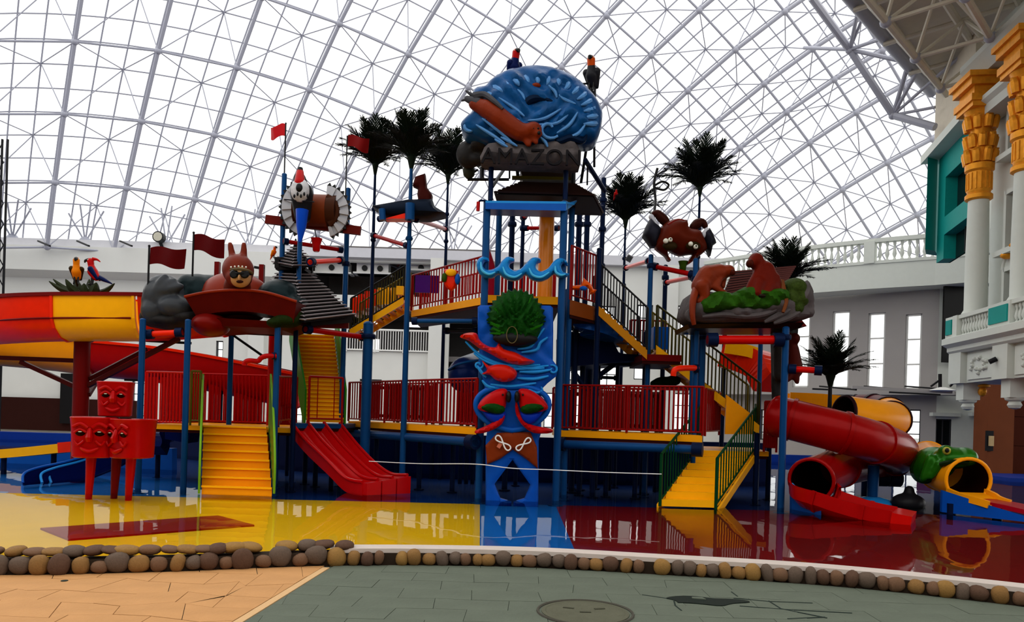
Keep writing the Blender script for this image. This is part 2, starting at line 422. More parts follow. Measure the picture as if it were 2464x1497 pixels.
while s < cl[-1] - .2:
    p, t = cpt(s); nrm = Vector((-t.y, t.x, 0)); left = p.x < -1.75
    w = rng.uniform(.075, .115) if left else rng.uniform(.058, .092)
    hgt = w * rng.uniform(.88, 1.08) if left else rng.uniform(.072, .088)
    ang = math.atan2(t.y, t.x)
    if rng.random() < .97: inst('stone', stone_d[rng.randrange(10)], curb, p + nrm * .07 + V(0, 0, hgt * .85), (rng.uniform(-.2, .2), rng.uniform(-.3, .3), ang), (w, .075, hgt))
    if left and rng.random() < .85:
        w2 = rng.uniform(.09, .125)
        inst('stone', stone_d[rng.randrange(10)], curb, p + nrm * .2 + t * .08 + V(0, 0, .185), (0, rng.uniform(-.15, .15), ang), (w2, .11, rng.uniform(.035, .055)))
    if p.x > 5.4 and rng.random() < .7:
        inst('stone', stone_d[rng.randrange(10)], curb, p + nrm * .2 + V(0, 0, .15), (0, 0, ang), (.09, .1, .045))
    s += 2 * w * .9
ms = MB(); ms.sweep([p + Vector((0, .17, 0)) for p in CUR], [(-.12, -.14), (.09, -.14), (.09, .12), (-.12, .12)])
mk('mortar_core', ms, mat('curb_mortar', (.05, .035, .025), .9), curb)
cop = [p for p in CUR if -1.9 < p.x < 5.6]
ms = MB(); ms.sweep([p + Vector((0, .19, 0)) for p in cop], [(-.14, .12), (.10, .12), (.10, .165), (-.14, .165)])
mk('coping', ms, mat('pale_coping', (.55, .47, .42), .6, var=.1), curb)
# --- manhole, hole with puddle and cracks in the teal paving
mh = G(1408, 1474)
mht = thing('manhole_cover', 'round stamped manhole cover sunk in the teal grey paving', 'manhole cover', mh)
mk('cover_plate', MB().lathe(mh, [(.36, -.01), (.36, .008), (.33, .012), (.32, .006), (.05, .006)], 40), mat('manhole_concrete', (.12, .12, .085), .8, var=.2, bump=.4), mht, smooth=False)
rg = MB()
rg.tube([mh + V(.39 * math.cos(a), .39 * math.sin(a), .004) for a in [i * math.pi / 20 for i in range(40)]], .012, 6, closed=True)
mk('rim', rg, mat('manhole_rim', (.08, .075, .06), .7), mht)
for dx, dy in ((-.13, .1), (.13, .1), (0, -.02)):
    mk('keyhole', MB().box(mh + V(dx, dy, .010), (.09, .025, .006), rz=dx * 2), mat('manhole_mark', (.085, .085, .06), .8), mht)
ph = G(1695, 1447)
pot = [ph + V(.34 * math.cos(a) * (1 + .22 * math.sin(3 * a + 1)), .14 * math.sin(a) * (1 + .25 * math.sin(4 * a)), 0) for a in [i * math.pi / 16 for i in range(32)]]
pm_ = thing('paving_hole', 'dark ragged hole with murky water in the teal grey paving', 'hole', ph)
mk('murky_water', MB().prism([p + V(0, 0, -.005) for p in pot], (0, 0, .012)), mat('murky_puddle', (.012, .018, .014), .6), pm_, smooth=False)
mk('broken_chunk', MB().prism([ph + V(-.1, .05, .004), ph + V(.02, .02, .004), ph + V(.0, .085, .004), ph + V(-.09, .09, .004)], (0, 0, .012)), TEALP, pm_)
ckm = mat('crack_dark', (.03, .04, .035), .9)
for k, pl in enumerate([[(1545, 1432), (1600, 1440), (1640, 1446)], [(1765, 1440), (1850, 1448), (1955, 1452)], [(1620, 1440), (1625, 1458), (1640, 1470)], [(1850, 1447), (1880, 1466), (1990, 1488)],
                        [(1780, 1459), (1900, 1468), (2050, 1476)], [(1760, 1425), (1775, 1436)], [(1985, 1486), (1895, 1490)]]):
    q = [G(x, y) + V(0, 0, -.001) for x, y in pl]
    mk('crack', MB().tube(q, .008, 5), ckm, base)
mk('drain_hole', MB().lathe(G(155, 1398), [(.03, 0), (.03, .004)], 16), ckm, base)
# ================================================================== WALLS
def pw(A, B, px, py):
    A = Vector(A + (0,)) if len(A) == 2 else Vector(A); B = Vector(B + (0,)) if len(B) == 2 else Vector(B)
    d = Vector((0, 1, 0)) + (px - CX) / F * RV + (HY - py) / F * UV
    t = (B - A).normalized(); n = Vector((-t.y, t.x, 0)); k = (A - Vector((0, 0, 0))).dot(n) / d.dot(n)
    q = CAMP + d * k; return (q - A).dot(t), q.z
def wall(name, A, B, z0, z1, thick, holes, m, parent=None, kind='structure'):
    A = Vector(A + (0,)); B = Vector(B + (0,)); t = (B - A).normalized(); n = Vector((-t.y, t.x, 0)); L = (B - A).length
    cuts = sorted({0.0, L} | {max(0, min(L, h[0])) for h in holes} | {max(0, min(L, h[1])) for h in holes}); mb = MB()
    rz = math.atan2(t.y, t.x)
    for a, b in zip(cuts, cuts[1:]):
        if b - a < 1e-4: continue
        c = (a + b) / 2; hs = sorted([(max(z0, h[2]), min(z1, h[3])) for h in holes if h[0] < c < h[1]]); z = z0
        segs = []
        for h0, h1 in hs:
            if h0 > z: segs.append((z, h0))
            z = max(z, h1)
        if z < z1: segs.append((z, z1))
        for s0, s1 in segs: mb.box(A + t * c + n * (thick / 2) + Vector((0, 0, (s0 + s1) / 2)), (b - a, thick, s1 - s0), rz)
    return mk(name, mb, m, parent, kind=kind if parent is None else None)
def hole(A, B, r):
    s0, z1 = pw(A, B, r[0], r[1]); s1, z0 = pw(A, B, r[2], r[3])
    return (min(s0, s1), max(s0, s1), min(z0, z1), max(z0, z1))
WN = [0]
FRM = mat('dark_window_frame', (.05, .05, .055), .5); FRW = mat('white_window_frame', (.62, .62, .6), .5)
def window(A, B, h, nx, ny, fm=FRM, fw=.05, inset=.12, pane=GLASS):
    A = Vector(A + (0,)); B = Vector(B + (0,)); t = (B - A).normalized(); n = Vector((-t.y, t.x, 0)); rz = math.atan2(t.y, t.x)
    WN[0] += 1; w = h[1] - h[0]; hh = h[3] - h[2]; c = A + t * (h[0] + w / 2) + n * inset + Vector((0, 0, h[2]))
    o = thing('window_%d' % WN[0], None, None, c, kind='structure')
    fr = MB()
    for sx in (-1, 1): fr.box(c + t * sx * (w / 2 - fw / 2) + V(0, 0, hh / 2), (fw, .1, hh), rz)
    for z in (fw / 2, hh - fw / 2): fr.box(c + V(0, 0, z), (w, .1, fw), rz)
    mk('window_frame', fr, fm, o)
    for i in range(1, nx): mk('mullion', MB().box(c + t * (-w / 2 + w * i / nx) + V(0, 0, hh / 2), (fw * .8, .08, hh), rz), fm, o)
    for j in range(1, ny): mk('mullion', MB().box(c + V(0, 0, hh * j / ny), (w, .08, fw * .8), rz), fm, o)
    for i in range(nx):
        for j in range(ny): mk('pane', MB().box(c + t * (-w / 2 + w * (i + .5) / nx) + V(0, 0, hh * (j + .5) / ny), (w / nx, .012, hh / ny), rz), pane, o)
    return o
A1, B1 = (-34.0, 36.0), (10.0, 36.0)
ZT = 9.35
up_w = [(1425, 735, 1482, 792), (1535, 733, 1570, 797), (1632, 735, 1660, 800)]
lo_w = [(318, 895, 346, 1002, 1, 4), (1150, 945, 1180, 1030, 1, 3), (1192, 945, 1286, 1034, 3, 4), (1310, 945, 1332, 1030, 1, 3), (1366, 868, 1402, 916, 1, 1), (1368, 950, 1400, 1025, 1, 3), (1436, 868, 1486, 934, 2, 2),
        (1436, 950, 1476, 962, 2, 1), (1526, 870, 1552, 914, 1, 1), (1598, 945, 1668, 1036, 3, 3), (1738, 935, 1822, 1030, 3, 3), (866, 912, 918, 931, 4, 1), (1520, 943, 1580, 958, 4, 1), (520, 820, 536, 862, 1, 2), (690, 955, 735, 1020, 2, 3), (940, 960, 975, 1010, 2, 2)]
log = [(745, 626, 1052, 716), (830, 742, 1042, 850), (1082, 745, 1160, 905)]
logH = [hole(A1, B1, r) for r in log]
holes1 = [hole(A1, B1, r) for r in up_w + [w[:4] for w in lo_w]] + logH
wall('wall_back', A1, B1, 0.0, ZT, .35, holes1, WALLM)
for r in up_w: window(A1, B1, hole(A1, B1, r), 2, 2)
for r in lo_w: window(A1, B1, hole(A1, B1, r[:4]), r[4], r[5])
# room behind the open loggias
A1r, B1r = (-10.2, 40.0), (-1.0, 40.0)
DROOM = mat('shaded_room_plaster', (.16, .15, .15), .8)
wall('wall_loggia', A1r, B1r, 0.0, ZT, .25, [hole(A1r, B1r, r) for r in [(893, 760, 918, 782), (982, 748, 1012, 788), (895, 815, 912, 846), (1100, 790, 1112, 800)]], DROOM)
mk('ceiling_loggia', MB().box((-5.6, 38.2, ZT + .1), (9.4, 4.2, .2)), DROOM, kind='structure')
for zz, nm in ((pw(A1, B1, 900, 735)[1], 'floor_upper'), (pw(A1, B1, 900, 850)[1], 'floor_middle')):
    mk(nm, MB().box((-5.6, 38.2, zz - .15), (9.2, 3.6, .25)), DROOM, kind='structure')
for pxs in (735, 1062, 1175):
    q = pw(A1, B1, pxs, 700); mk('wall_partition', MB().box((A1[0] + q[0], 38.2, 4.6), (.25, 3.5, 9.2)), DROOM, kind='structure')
# parapet beam and the upper band that stands forward of the lower wall
mk('trim_1', MB().box((-12, 35.9, ZT - .2), (44, .5, .45)), BEAM, kind='structure')
z655 = pw(A1, B1, 60, 655)[1]
mk('trim_2', MB().add([], []).prism([(-34, 36, z655 - .25), (-34, 35.2, z655), (-34, 35.2, ZT - .4), (-34, 36, ZT - .4)], (24.1, 0, 0)), WALLM, kind='structure')
for px_ in (88, 182, 285):
    a = P(px_ + 4, 580, 35.0); b = P(px_ + 32, 592, 34.2)
    mk('light_bracket', MB().beam(a, b, .09, .07), BLACKM, None, 'short black bracket sticking out below the roof edge of the white wall', 'bracket', 'brackets on the white wall')
for px_ in (620, 1052, 1610):
    q = P(px_, 760, 35.8); mk('wall_pier', MB().box((q.x, 35.85, 4.5), (.75, .4, 9.0)), WALLM, kind='structure')
# white service boxes with round vents in the dark upper loggia
for x0, x1, y0, y1, nv in ((763, 842, 632, 663, 1), (862, 937, 635, 664, 2), (985, 1046, 640, 656, 1)):
    a = P(x0, y0, 36.9); b = P(x1, y1, 36.9); c = (a + b) / 2
    lab = {763: 'white duct box with a single round vent beside the blue pole', 862: 'white duct box with two round vents in the dark opening', 985: 'flat grey duct box at the end of the dark opening'}[x0]
    t_ = thing('duct_box', lab, 'duct', V(c.x, 36.9, b.z))
    mk('box', MB().box((c.x, 36.9, c.z), (b.x - a.x, .7, a.z - b.z)), WHITE, t_)
    mk('flange', MB().box((c.x, 36.85, b.z + .04), (b.x - a.x + .3, .8, .08)), WHITE, t_)
    for k in range(nv):
        mk('vent', MB().lathe((c.x + (k - (nv - 1) / 2) * .75, 36.54, c.z), [(.14, 0), (.14, .06)], 18, Matrix.Rotation(math.pi / 2, 3, 'X')), BLK, t_)
def railing(name, a, b, h, nb, m, label, cat='railing', group=None, r=.022, rb=.011, posts=2, parent=None, bm=None, low=.1, z=None):
    """straight or sloping guard rail from foot a to foot b; every bar is an object"""
    a = Vector(a); b = Vector(b); up = Vector((0, 0, h)); t = thing(name, label, cat if parent is None else None, (a + b) / 2, group)
    if parent is not None: t.parent = parent; t.location = (a + b) / 2 - wloc(parent)
    mk('top_rail', MB().tube([a + up, b + up], r, 8), m, t, smooth=True)
    mk('bottom_rail', MB().tube([a + V(0, 0, low), b + V(0, 0, low)], r * .8, 8), m, t, smooth=True)
    bar = meshdata('bar', MB().tube([(0, 0, 0), (0, 0, h - low)], rb, 6), bm or m)
    pst = meshdata('post', MB().tube([(0, 0, 0), (0, 0, h)], r * 1.15, 8), m)
    for i in range(nb): p = a.lerp(b, (i + .5) / nb); inst('bar', bar, t, p + V(0, 0, low))
    for i in range(posts): p = a.lerp(b, i / (posts - 1)); inst('post', pst, t, p)
    return t
za = pw(A1, B1, 930, 849)[1]; zb = pw(A1, B1, 930, 795)[1]
a = P(832, 849, 35.9); b = P(1040, 849, 35.9)
railing('balcony_railing', (a.x, 35.9, za), (b.x, 35.9, za), zb - za, 34, WHITE, 'white metal balcony railing across the opening in the far wall', r=.05, rb=.022, posts=4)
# brown dado and dark openings low on the far left
mk('baseboard_back', MB().box((-26, 35.9, 1.0), (16, .15, 1.55)), mat('brown_dado', (.05, .018, .015), .5), kind='structure')
a = P(143, 898, 35.5); b = P(178, 1020, 35.5); c = (a + b) / 2
mk('door_1', MB().box((c.x, 35.75, c.z), (b.x - a.x, .3, a.z - b.z)), mat('black_door', (.01, .009, .01), .5), kind='structure')
# --- back-right wall with tall slit windows, balustraded balcony above
A2, B2 = (10.0, 36.0), (17.0, 30.0)
slits = [(1912, 750, 1945, 932), (2004, 750, 2041, 934), (2090, 754, 2126, 936), (2180, 757, 2214, 937)]
gw = [(2150, 985, 2212, 1105), (1830, 985, 1870, 1060), (2010, 1000, 2060, 1090)]
h2 = [hole(A2, B2, r) for r in slits]; g2 = [hole(A2, B2, r) for r in gw]
zbal = pw(A2, B2, 2235, 690)[1]
wall('wall_back_right', A2, B2, 0.0, zbal, .35, h2 + g2, GREYM)
for h in h2: window(A2, B2, h, 1, 3, FRW, .07)
for h in g2: window(A2, B2, h, 2, 4)
T2 = (Vector(B2 + (0,)) - Vector(A2 + (0,))).normalized(); N2 = Vector((T2.y, -T2.x, 0)); L2 = (Vector(B2 + (0,)) - Vector(A2 + (0,))).length
RZ2 = math.atan2(T2.y, T2.x)
A2v = Vector(A2 + (0,))
def at2(s, off, z): return A2v + T2 * s + N2 * off + Vector((0, 0, z))
zb0 = pw(A2, B2, 2100, 705)[1]
bal = thing('balcony', 'white curved balcony with a balustrade on the far right wall', 'balcony', at2(L2 / 2, .6, zb0))
arc = [at2(s, .9 + .5 * math.sin(math.pi * min(1, s / L2)), 0) for s in [L2 * k / 16 for k in range(-2, 20)]]
mk('fascia', MB().sweep([p + V(0, 0, zb0) for p in arc], [(-1.2, -.05), (.12, -.05), (.12, .95), (-1.2, .95)]), BLDW, bal)
mk('floor_rail', MB().sweep([p + V(0, 0, zb0 + .95) for p in arc], [(-.14, 0), (.16, 0), (.16, .12), (-.14, .12)]), BLDW, bal)
mk('handrail', MB().sweep([p + V(0, 0, zb0 + 1.82) for p in arc], [(-.14, 0), (.16, 0), (.16, .16), (-.14, .16)]), BLDW, bal)
bprof = [(.06, 0), (.06, .06), (.035, .1), (.085, .26), (.06, .42), (.033, .55), (.05, .62), (.06, .65), (.06, .76)]
balu = meshdata('baluster', MB().lathe((0, 0, 0), bprof, 10), BLDW, True)
for i in range(46):
    f = i / 46 * (len(arc) - 1); k = int(f); p = arc[k].lerp(arc[min(k + 1, len(arc) - 1)], f - k); inst('baluster', balu, bal, p + V(0, 0, zb0 + 1.06))
for f in (0, 7, 14, 21): inst('pier', meshdata('pier', MB().box((0, 0, .45), (.4, .4, .9)), BLDW), bal, arc[f] + V(0, 0, zb0 + .98), (0, 0, RZ2))
# canopy ledge and the walkway light truss under the slit windows
zc = pw(A2, B2, 2100, 948)[1]
mk('trim_3', MB().box(at2(L2 / 2 + .3, .5, zc), (L2 + 1, 1.0, .14), RZ2), GREYM, kind='structure')
# --- rear right wall with two dark windows
A3, B3 = (17.0, 30.0), (24.0, 28.4)
dk = [(2250, 1008, 2288, 1102), (2344, 1008, 2374, 1102)]
wall('wall_right_rear', A3, B3, 0.0, 12.5, .35, [hole(A3, B3, r) for r in dk], BLDW)
for r in dk: window(A3, B3, hole(A3, B3, r), 2, 1, pane=DARKG)
for r in dk:
    h = hole(A3, B3, r); q = Vector(A3 + (0,)) + (Vector(B3 + (0,)) - Vector(A3 + (0,))).normalized() * ((h[0] + h[1]) / 2)
    mk('trim_4', MB().box((q.x, q.y - .1, h[3] + .18), (h[1] - h[0] + .5, .25, .14)), BLDW, kind='structure')
mk('dark_opening', MB().box(P(2286, 800, 29.5) + V(0.3, -.1, .3), (1.3, .1, 3.0)), BLK, kind='structure')
nb_s, nb_z = pw(A2, B2, 2226, 1082)
mk('notice_board', MB().box(at2(nb_s, .05, nb_z), (.5, .08, .62), RZ2), DRED, None, 'dark red notice board on the far white wall', 'notice board')
# --- brown stone ground floor under the overhanging facade
a = P(2365, 1140, 26.0)
gf = MB().box((a.x + .45, 26.2, 2.0), (.9, .8, 4.0))
mk('wall_right_ground', gf, TERRA, kind='structure')
wg = MB().box((a.x + 3.9, 26.6, 2.2), (6.0, .5, 4.4))
wgo = mk('wall_right_cladding', wg, TERRB, kind='structure')
for j in range(4):
    for i in range(4): mk('stone_panel', MB().box((a.x + 1.6 + i * 1.35, 26.32, .55 + j * 1.02), (1.33, .06, 1.0)), TERRB, wgo)
lp = thing('wall_lamp', 'rectangular wall lamp on the brown stone pier', 'lamp', P(2379, 1085, 25.7))
a = P(2372, 1085, 25.76); b = P(2389, 1037, 25.76)
mk('back_plate', MB().box((a + b) / 2, (b.x - a.x, .1, b.z - a.z)), BLACKM, lp)
mk('shade', MB().box((a + b) / 2 + V(0, -.1, 0), ((b.x - a.x) * .55, .12, (b.z - a.z) * .5)), mat('lamp_shade_cream', (.6, .45, .25), .5), lp)
mk('pool_step', MB().box((19.5, 24.4, -.02), (8, 2.4, .28)), mat('blue_rim_paint'), kind='structure')

mk('light_block_wall_front', MB().box((0, -9, 4), (80, .5, 8.2)), mat('light_block_tan', (.30, .27, .23), .8), kind='structure')  # unseen wall behind the viewer, added to cut the frontal light
mk('light_block_wall_left', MB().box((-33, 13, 5), (.5, 46, 10.2)), mat('light_block_tan'), kind='structure')  # unseen side wall, added likewise to dim light on the fronts
mk('pool_divider', MB().sweep(bez([V(-12, 25.5, 0), V(-6, 21.0, 0), V(-3, 20.0, 0), V(3, 19.6, 0), V(7, 20.5, 0)], 6), [(-.15, -.12), (.15, -.12), (.15, 1.05), (-.15, 1.05)]), mat('dark_blue_wall', (.006, .02, .09), .45), kind='structure')

lt_ = thing('light_rack', 'dark light rack on brackets below the slit windows', 'light rack', P(2170, 942, 27))
for x0, y0, x1, y1, w in ((2050, 932, 2290, 944, .1), (2140, 944, 2262, 950, .06), (1955, 936, 2000, 938, .06)): mk('bar', MB().beam(P(x0, y0, 27), P(x1, y1, 27), w, w), GREYM if w > .08 else BLACKM, lt_)
mk('upright', MB().beam(P(2262, 900, 27.2), P(2262, 935, 27.2), .09, .09), BLACKM, lt_); mk('diagonal', MB().beam(P(2262, 914, 27.2), P(2240, 930, 27.2), .06, .06), BLACKM, lt_); mk('diagonal', MB().beam(P(2298, 918, 27.2), P(2286, 930, 27.2), .06, .06), BLACKM, lt_)
mk('lamp_pan', MB().lathe(P(2268, 940, 26.9), [(.1, .12), (.42, .02), (.46, 0), (.2, -.03)], 20), WHITE, lt_, smooth=True)
for x in (2060, 2180, 2290): mk('hanger', MB().beam(P(x, 938, 27), P(x, 938, 27) + V(0, 3.2, .25), .06, .06), BLACKM, lt_)
# ================================================================== GLASS DOME
EC = np.array((0, 6.0, 0)); EA = np.array((60.0, 34.0, 36.0))
def on_dome(px, py, inn=0.0):
    d = np.array(Vector((0, 1, 0)) + (px - CX) / F * RV + (HY - py) / F * UV); o = np.array(CAMP) - EC
    ax = EA - inn; a = ((d / ax) ** 2).sum(); b = 2 * (o * d / ax ** 2).sum(); c = ((o / ax) ** 2).sum() - 1
    t = (-b + math.sqrt(b * b - 4 * a * c)) / (2 * a); return Vector(o + d * t + EC)
kB = math.radians(.0285); kA = math.radians(.0265)
LB = lambda x: -math.log(math.cos(kB * (x - 50))) / kB
LA = lambda x: -math.log(math.sin(kA * (x + 150))) / kA
ybase = lambda x: 572 + .042 * x if x < 1700 else 643 + .02 * (x - 1700)
y0s = []; y = 640.0; st = 50.0
while y > -1500: y0s.append(y); y -= st; st *= 1.02
c_s = []
for k in range(-12, 64):
    x = 45 + 72 * k
    if k >= -2 and x < 2500: c_s.append(0 - LA(x))
# lines that enter below the top edge on the right and those that leave on the far left
lastc = [c_s[-1] + 55 * k for k in range(1, 14)]
c_s = sorted(set(c_s + lastc))
NODE = {}
for i, y0 in enumerate(y0s):
    for j, c in enumerate(c_s):
        f = lambda x: y0 + LB(x) - (c + LA(x))
        lo, hi = -140.0, 2640.0
        if f(lo) > 0 or f(hi) < 0: continue
        for _ in range(34):
            md = (lo + hi) / 2
            if f(md) < 0: lo = md
            else: hi = md
        px = (lo + hi) / 2; py = y0 + LB(px)
        if -130 < py < ybase(px) + 40 and -135 < px < 2420: NODE[(i, j)] = (px, py)
dome = thing('ceiling', None, None, (0, 38, 9), kind='structure')
N3 = {k: on_dome(*v) for k, v in NODE.items()}
def runs(keys_fn, n_out, n_in, ok):
    for a in range(n_out):
        cur = []
        for b in range(n_in):
            k = keys_fn(a, b)
            if k in ok: cur.append(k)
            else:
                if len(cur) > 1: yield cur
                cur = []
        if len(cur) > 1: yield cur
for cur in runs(lambda a, b: (a, b), len(y0s), len(c_s), N3): mk('glazing_bar', MB().tube([N3[k] for k in cur], .031, 6), STEELW, dome, smooth=True)
for cur in runs(lambda a, b: (b, a), len(c_s), len(y0s), N3): mk('glazing_bar', MB().tube([N3[k] for k in cur], .036, 6), STEELW, dome, smooth=True)
# inner layer of the space frame
INN = {}
for (i, j), (px, py) in NODE.items():
    if i % 3 == 1 and j % 3 == 1: INN[(i, j)] = on_dome(px + 6, py + 4, 1.7)
for cur in runs(lambda a, b: (3 * a + 1, 3 * b + 1), 30, 40, INN): mk('chord_tube', MB().tube([INN[k] for k in cur], .05, 8), STEELW, dome, smooth=True)
for cur in runs(lambda a, b: (3 * b + 1, 3 * a + 1), 40, 30, INN): mk('chord_tube', MB().tube([INN[k] for k in cur], .085, 8), STEELW, dome, smooth=True)
webs = []
OUTN = {k for k in N3 if k[0] % 3 == 0 and k[1] % 3 == 0}
for (i, j), p in INN.items():
    for di in (-1, 2):
        for dj in (-1, 2):
            q = (i + di, j + dj)
            if q in N3: webs.append((NODE[(i, j)], p, N3[q]))
webs.sort(key=lambda w: -((w[1] - w[2]).length / w[1].y))
for w in webs[:280]: mk('web_rod', MB().tube([w[1], w[2]], .026, 5, caps=False), STEELW, dome)
mb = MB()
for w in webs[280:]: mb.tube([w[1], w[2]], .026, 5, caps=False)
if mb.v: mk('web_rods', mb, STEELW, dome, kind='stuff')
mb = MB()
nodeball = meshdata('node_ball', MB().ell((0, 0, 0), .15, 8, 6), STEELW, True)
for k, p in list(INN.items())[:290]: inst('node_ball', nodeball, dome, p)
# panes
cells = []
for (i, j) in NODE:
    q = [(i, j), (i + 1, j), (i + 1, j + 1), (i, j + 1)]
    if all(k in N3 for k in q):
        pp = [NODE[k] for k in q]; ar = abs(sum(a[0] * b[1] - b[0] * a[1] for a, b in zip(pp, pp[1:] + pp[:1]))) / 2
        vis = all(0 <= a[0] <= 2464 and 0 <= a[1] for a in pp)
        cells.append((vis, ar, [N3[k] for k in q]))
cells.sort(key=lambda c: (not c[0], -c[1]))
rest = MB()
for n_, c in enumerate(cells):
    if n_ < 295:
        mk('pane', MB().add(c[2], [(0, 1, 2, 3)]), GLASS, dome, fix=False)
    else: rest.add(c[2], [(0, 1, 2, 3)])
mk('panes', rest, GLASS, dome, kind='stuff', fix=False)
# feet of the dome on the back wall
for px_ in (30, 205, 400, 600, 1090, 1620):
    q = P(px_, 575 + .04 * px_, 36.2)
    ft = mk('dome_foot', MB().ell(q, .28, 12, 8).tube([q, q + V(0, .3, -.7)], [.2, .3], 10), STEELW, dome, smooth=True)
    for dx, dy in ((-40, -70), (-12, -90), (14, -95), (45, -75)):
        mk('foot_strut', MB().tube([q, on_dome(px_ + dx, 575 + .04 * px_ + dy, .3)], .04, 6), STEELW, dome)
for px_, py_ in ((383, 571),):
    q = P(px_, py_, 35.4)
    sp = thing('spotlight', 'round spotlight on the roof edge above the red flags', 'spotlight', q)
    mk('housing', MB().lathe(q + V(0, -.15, 0), [(.26, 0), (.26, .3), (.12, .4)], 16, Matrix.Rotation(-math.pi / 2, 3, 'X')), BLACKM, sp)
    mk('lens', MB().lathe(q + V(0, -.16, 0), [(.21, 0), (.21, .02)], 16, Matrix.Rotation(-math.pi / 2, 3, 'X')), mat('lens_glass', (.5, .48, .38), .2), sp)
    mk('bracket', MB().beam(q + V(0, .1, -.2), q + V(.1, .4, -.7), .1, .1), BLACKM, sp)
# ================================================================== SOLID CEILING ON THE RIGHT WITH ITS TRUSS
soff = thing('ceiling', None, None, (14, 20, 13), kind='structure')
ZS = 13.0
def onz(px, py, z): return G(px, py, z)
e0 = onz(2050, -14, ZS); e1 = onz(2242, 212, ZS)
dirv = (e1 - e0).normalized()
e9 = e0 - dirv * 14; poly = [e9, e1, Vector((26, e1.y + .5, ZS)), Vector((30, 2, ZS))]
mk('soffit', MB().prism(poly, (0, 0, .35)), BEIGE, soff)
mk('edge_tube', MB().tube([e9 + V(0, 0, -.15), e1 + V(0, 0, -.15)], .17, 10), STEELW, soff, smooth=True)
nrm = Vector((dirv.y, -dirv.x, 0))
if nrm.x < 0: nrm = -nrm
TRM = mat('truss_tube_cream', (.62, .58, .48), .5)
def tn(s, o, z): return e1 - dirv * s + nrm * o + Vector((0, 0, z))
for o_ in (.5, 1.9, 3.3): mk('chord_tube', MB().tube([tn(-.2, o_, -.35), tn(15, o_, -.35)], .10, 8), TRM, soff, smooth=True)
for o_ in (1.2, 2.9): mk('chord_tube', MB().tube([tn(3.0, o_, -1.55), tn(15, o_, -1.55)], .09, 8), TRM, soff, smooth=True)
for s_ in range(1, 8):
    s0 = s_ * 2.4
    mk('cross_tube', MB().tube([tn(s0, -.0, -.35), tn(s0, 4.5, -.35)], .07, 8), TRM, soff, smooth=True)
    for o_ in (1.2, 2.9):
        for ds, do in ((-1.2, -.85), (1.2, -.85), (-1.2, .85), (1.2, .85)):
            if s0 + 1.2 + ds < 0: continue
            mk('web_tube', MB().tube([tn(s0 + 1.2, o_, -1.55), tn(s0 + 1.2 + ds, o_ + do, -.35)], .045, 6), TRM, soff)
        inst('node_ball', nodeball, soff, tn(s0 + 1.2, o_, -1.55))
    mk('web_tube', MB().tube([tn(s0 + 1.2, 1.2, -1.55), tn(s0 + 1.2, 4.6, -1.55)], .055, 6), TRM, soff)
# heavy strut that stands clear of the dome and lands on the building
q0 = P(2149, 277, 24.5)
q1 = P(2045, 119, 24.0)
for a_, x, y, D, r in ((q1, 1953, -6, 23.0, .12), (q0, 2045, 119, 24.0, .12), (q0, 2184, 158, 23.4, .07), (q0, 2250, 306, 23.4, .12), (q0, 2208, 170, 23.2, .06), (q0, 2330, 118, 22.0, .05), (q0, 2250, 258, 23.4, .05), (q1, 2070, 0, 22, .06), (q1, 2095, -6, 22, .05), (q1, 2130, 90, 22.6, .06), (q1, 2165, 146, 23.2, .07), (q1, 1935, 115, 26, .06)):
    mk('strut', MB().tube([a_, P(x, y, D)], r, 8), STEELW, soff, smooth=True)
inst('node_ball', nodeball, soff, q1)
inst('node_ball', nodeball, soff, q0)
# ================================================================== GOLD-CAPPED FACADE ON THE RIGHT
C1 = Vector((12.3, 20.0, 0)); FT = Vector((.13, .99, 0)).normalized(); FN = Vector((-FT.y, FT.x, 0)); FRZ = math.atan2(FT.y, FT.x)
def Q(s, off, z): return C1 + FT * s + FN * off + Vector((0, 0, z))
fac = thing('facade', 'white facade with gold-capped columns, teal panels and a hanging balcony', 'building', Q(-1, -1, 2.6))
# main wall with windows (front plane lies .55 m behind the column axes)
wins = [(-1.9, -.55, 4.45, 5.75), (-1.9, -.55, 6.25, 7.75), (-1.9, -.55, 8.75, 10.2), (-4.3, -2.95, 4.45, 5.75), (-4.3, -2.95, 6.25, 7.75), (-4.3, -2.95, 8.75, 10.2)]
S0 = -6.5; S1 = .5
def fwall(name, holes, s0, s1, z0, z1, off, m, th=.4):
    cuts = sorted({s0, s1} | {h[0] for h in holes} | {h[1] for h in holes}); mb = MB()
    for a, b in zip(cuts, cuts[1:]):
        c = (a + b) / 2; z = z0; segs = []
        for h in sorted([h for h in holes if h[0] < c < h[1]], key=lambda h: h[2]):
            if h[2] > z: segs.append((z, h[2]))
            z = h[3]
        if z < z1: segs.append((z, z1))
        for p, q in segs: mb.box(Q(c, off - th / 2, (p + q) / 2), (b - a, th, q - p), FRZ)
    return mk(name, mb, m, fac)
fwall('wall', wins, S0, S1, 3.0, 12.6, -.55, BLDW)
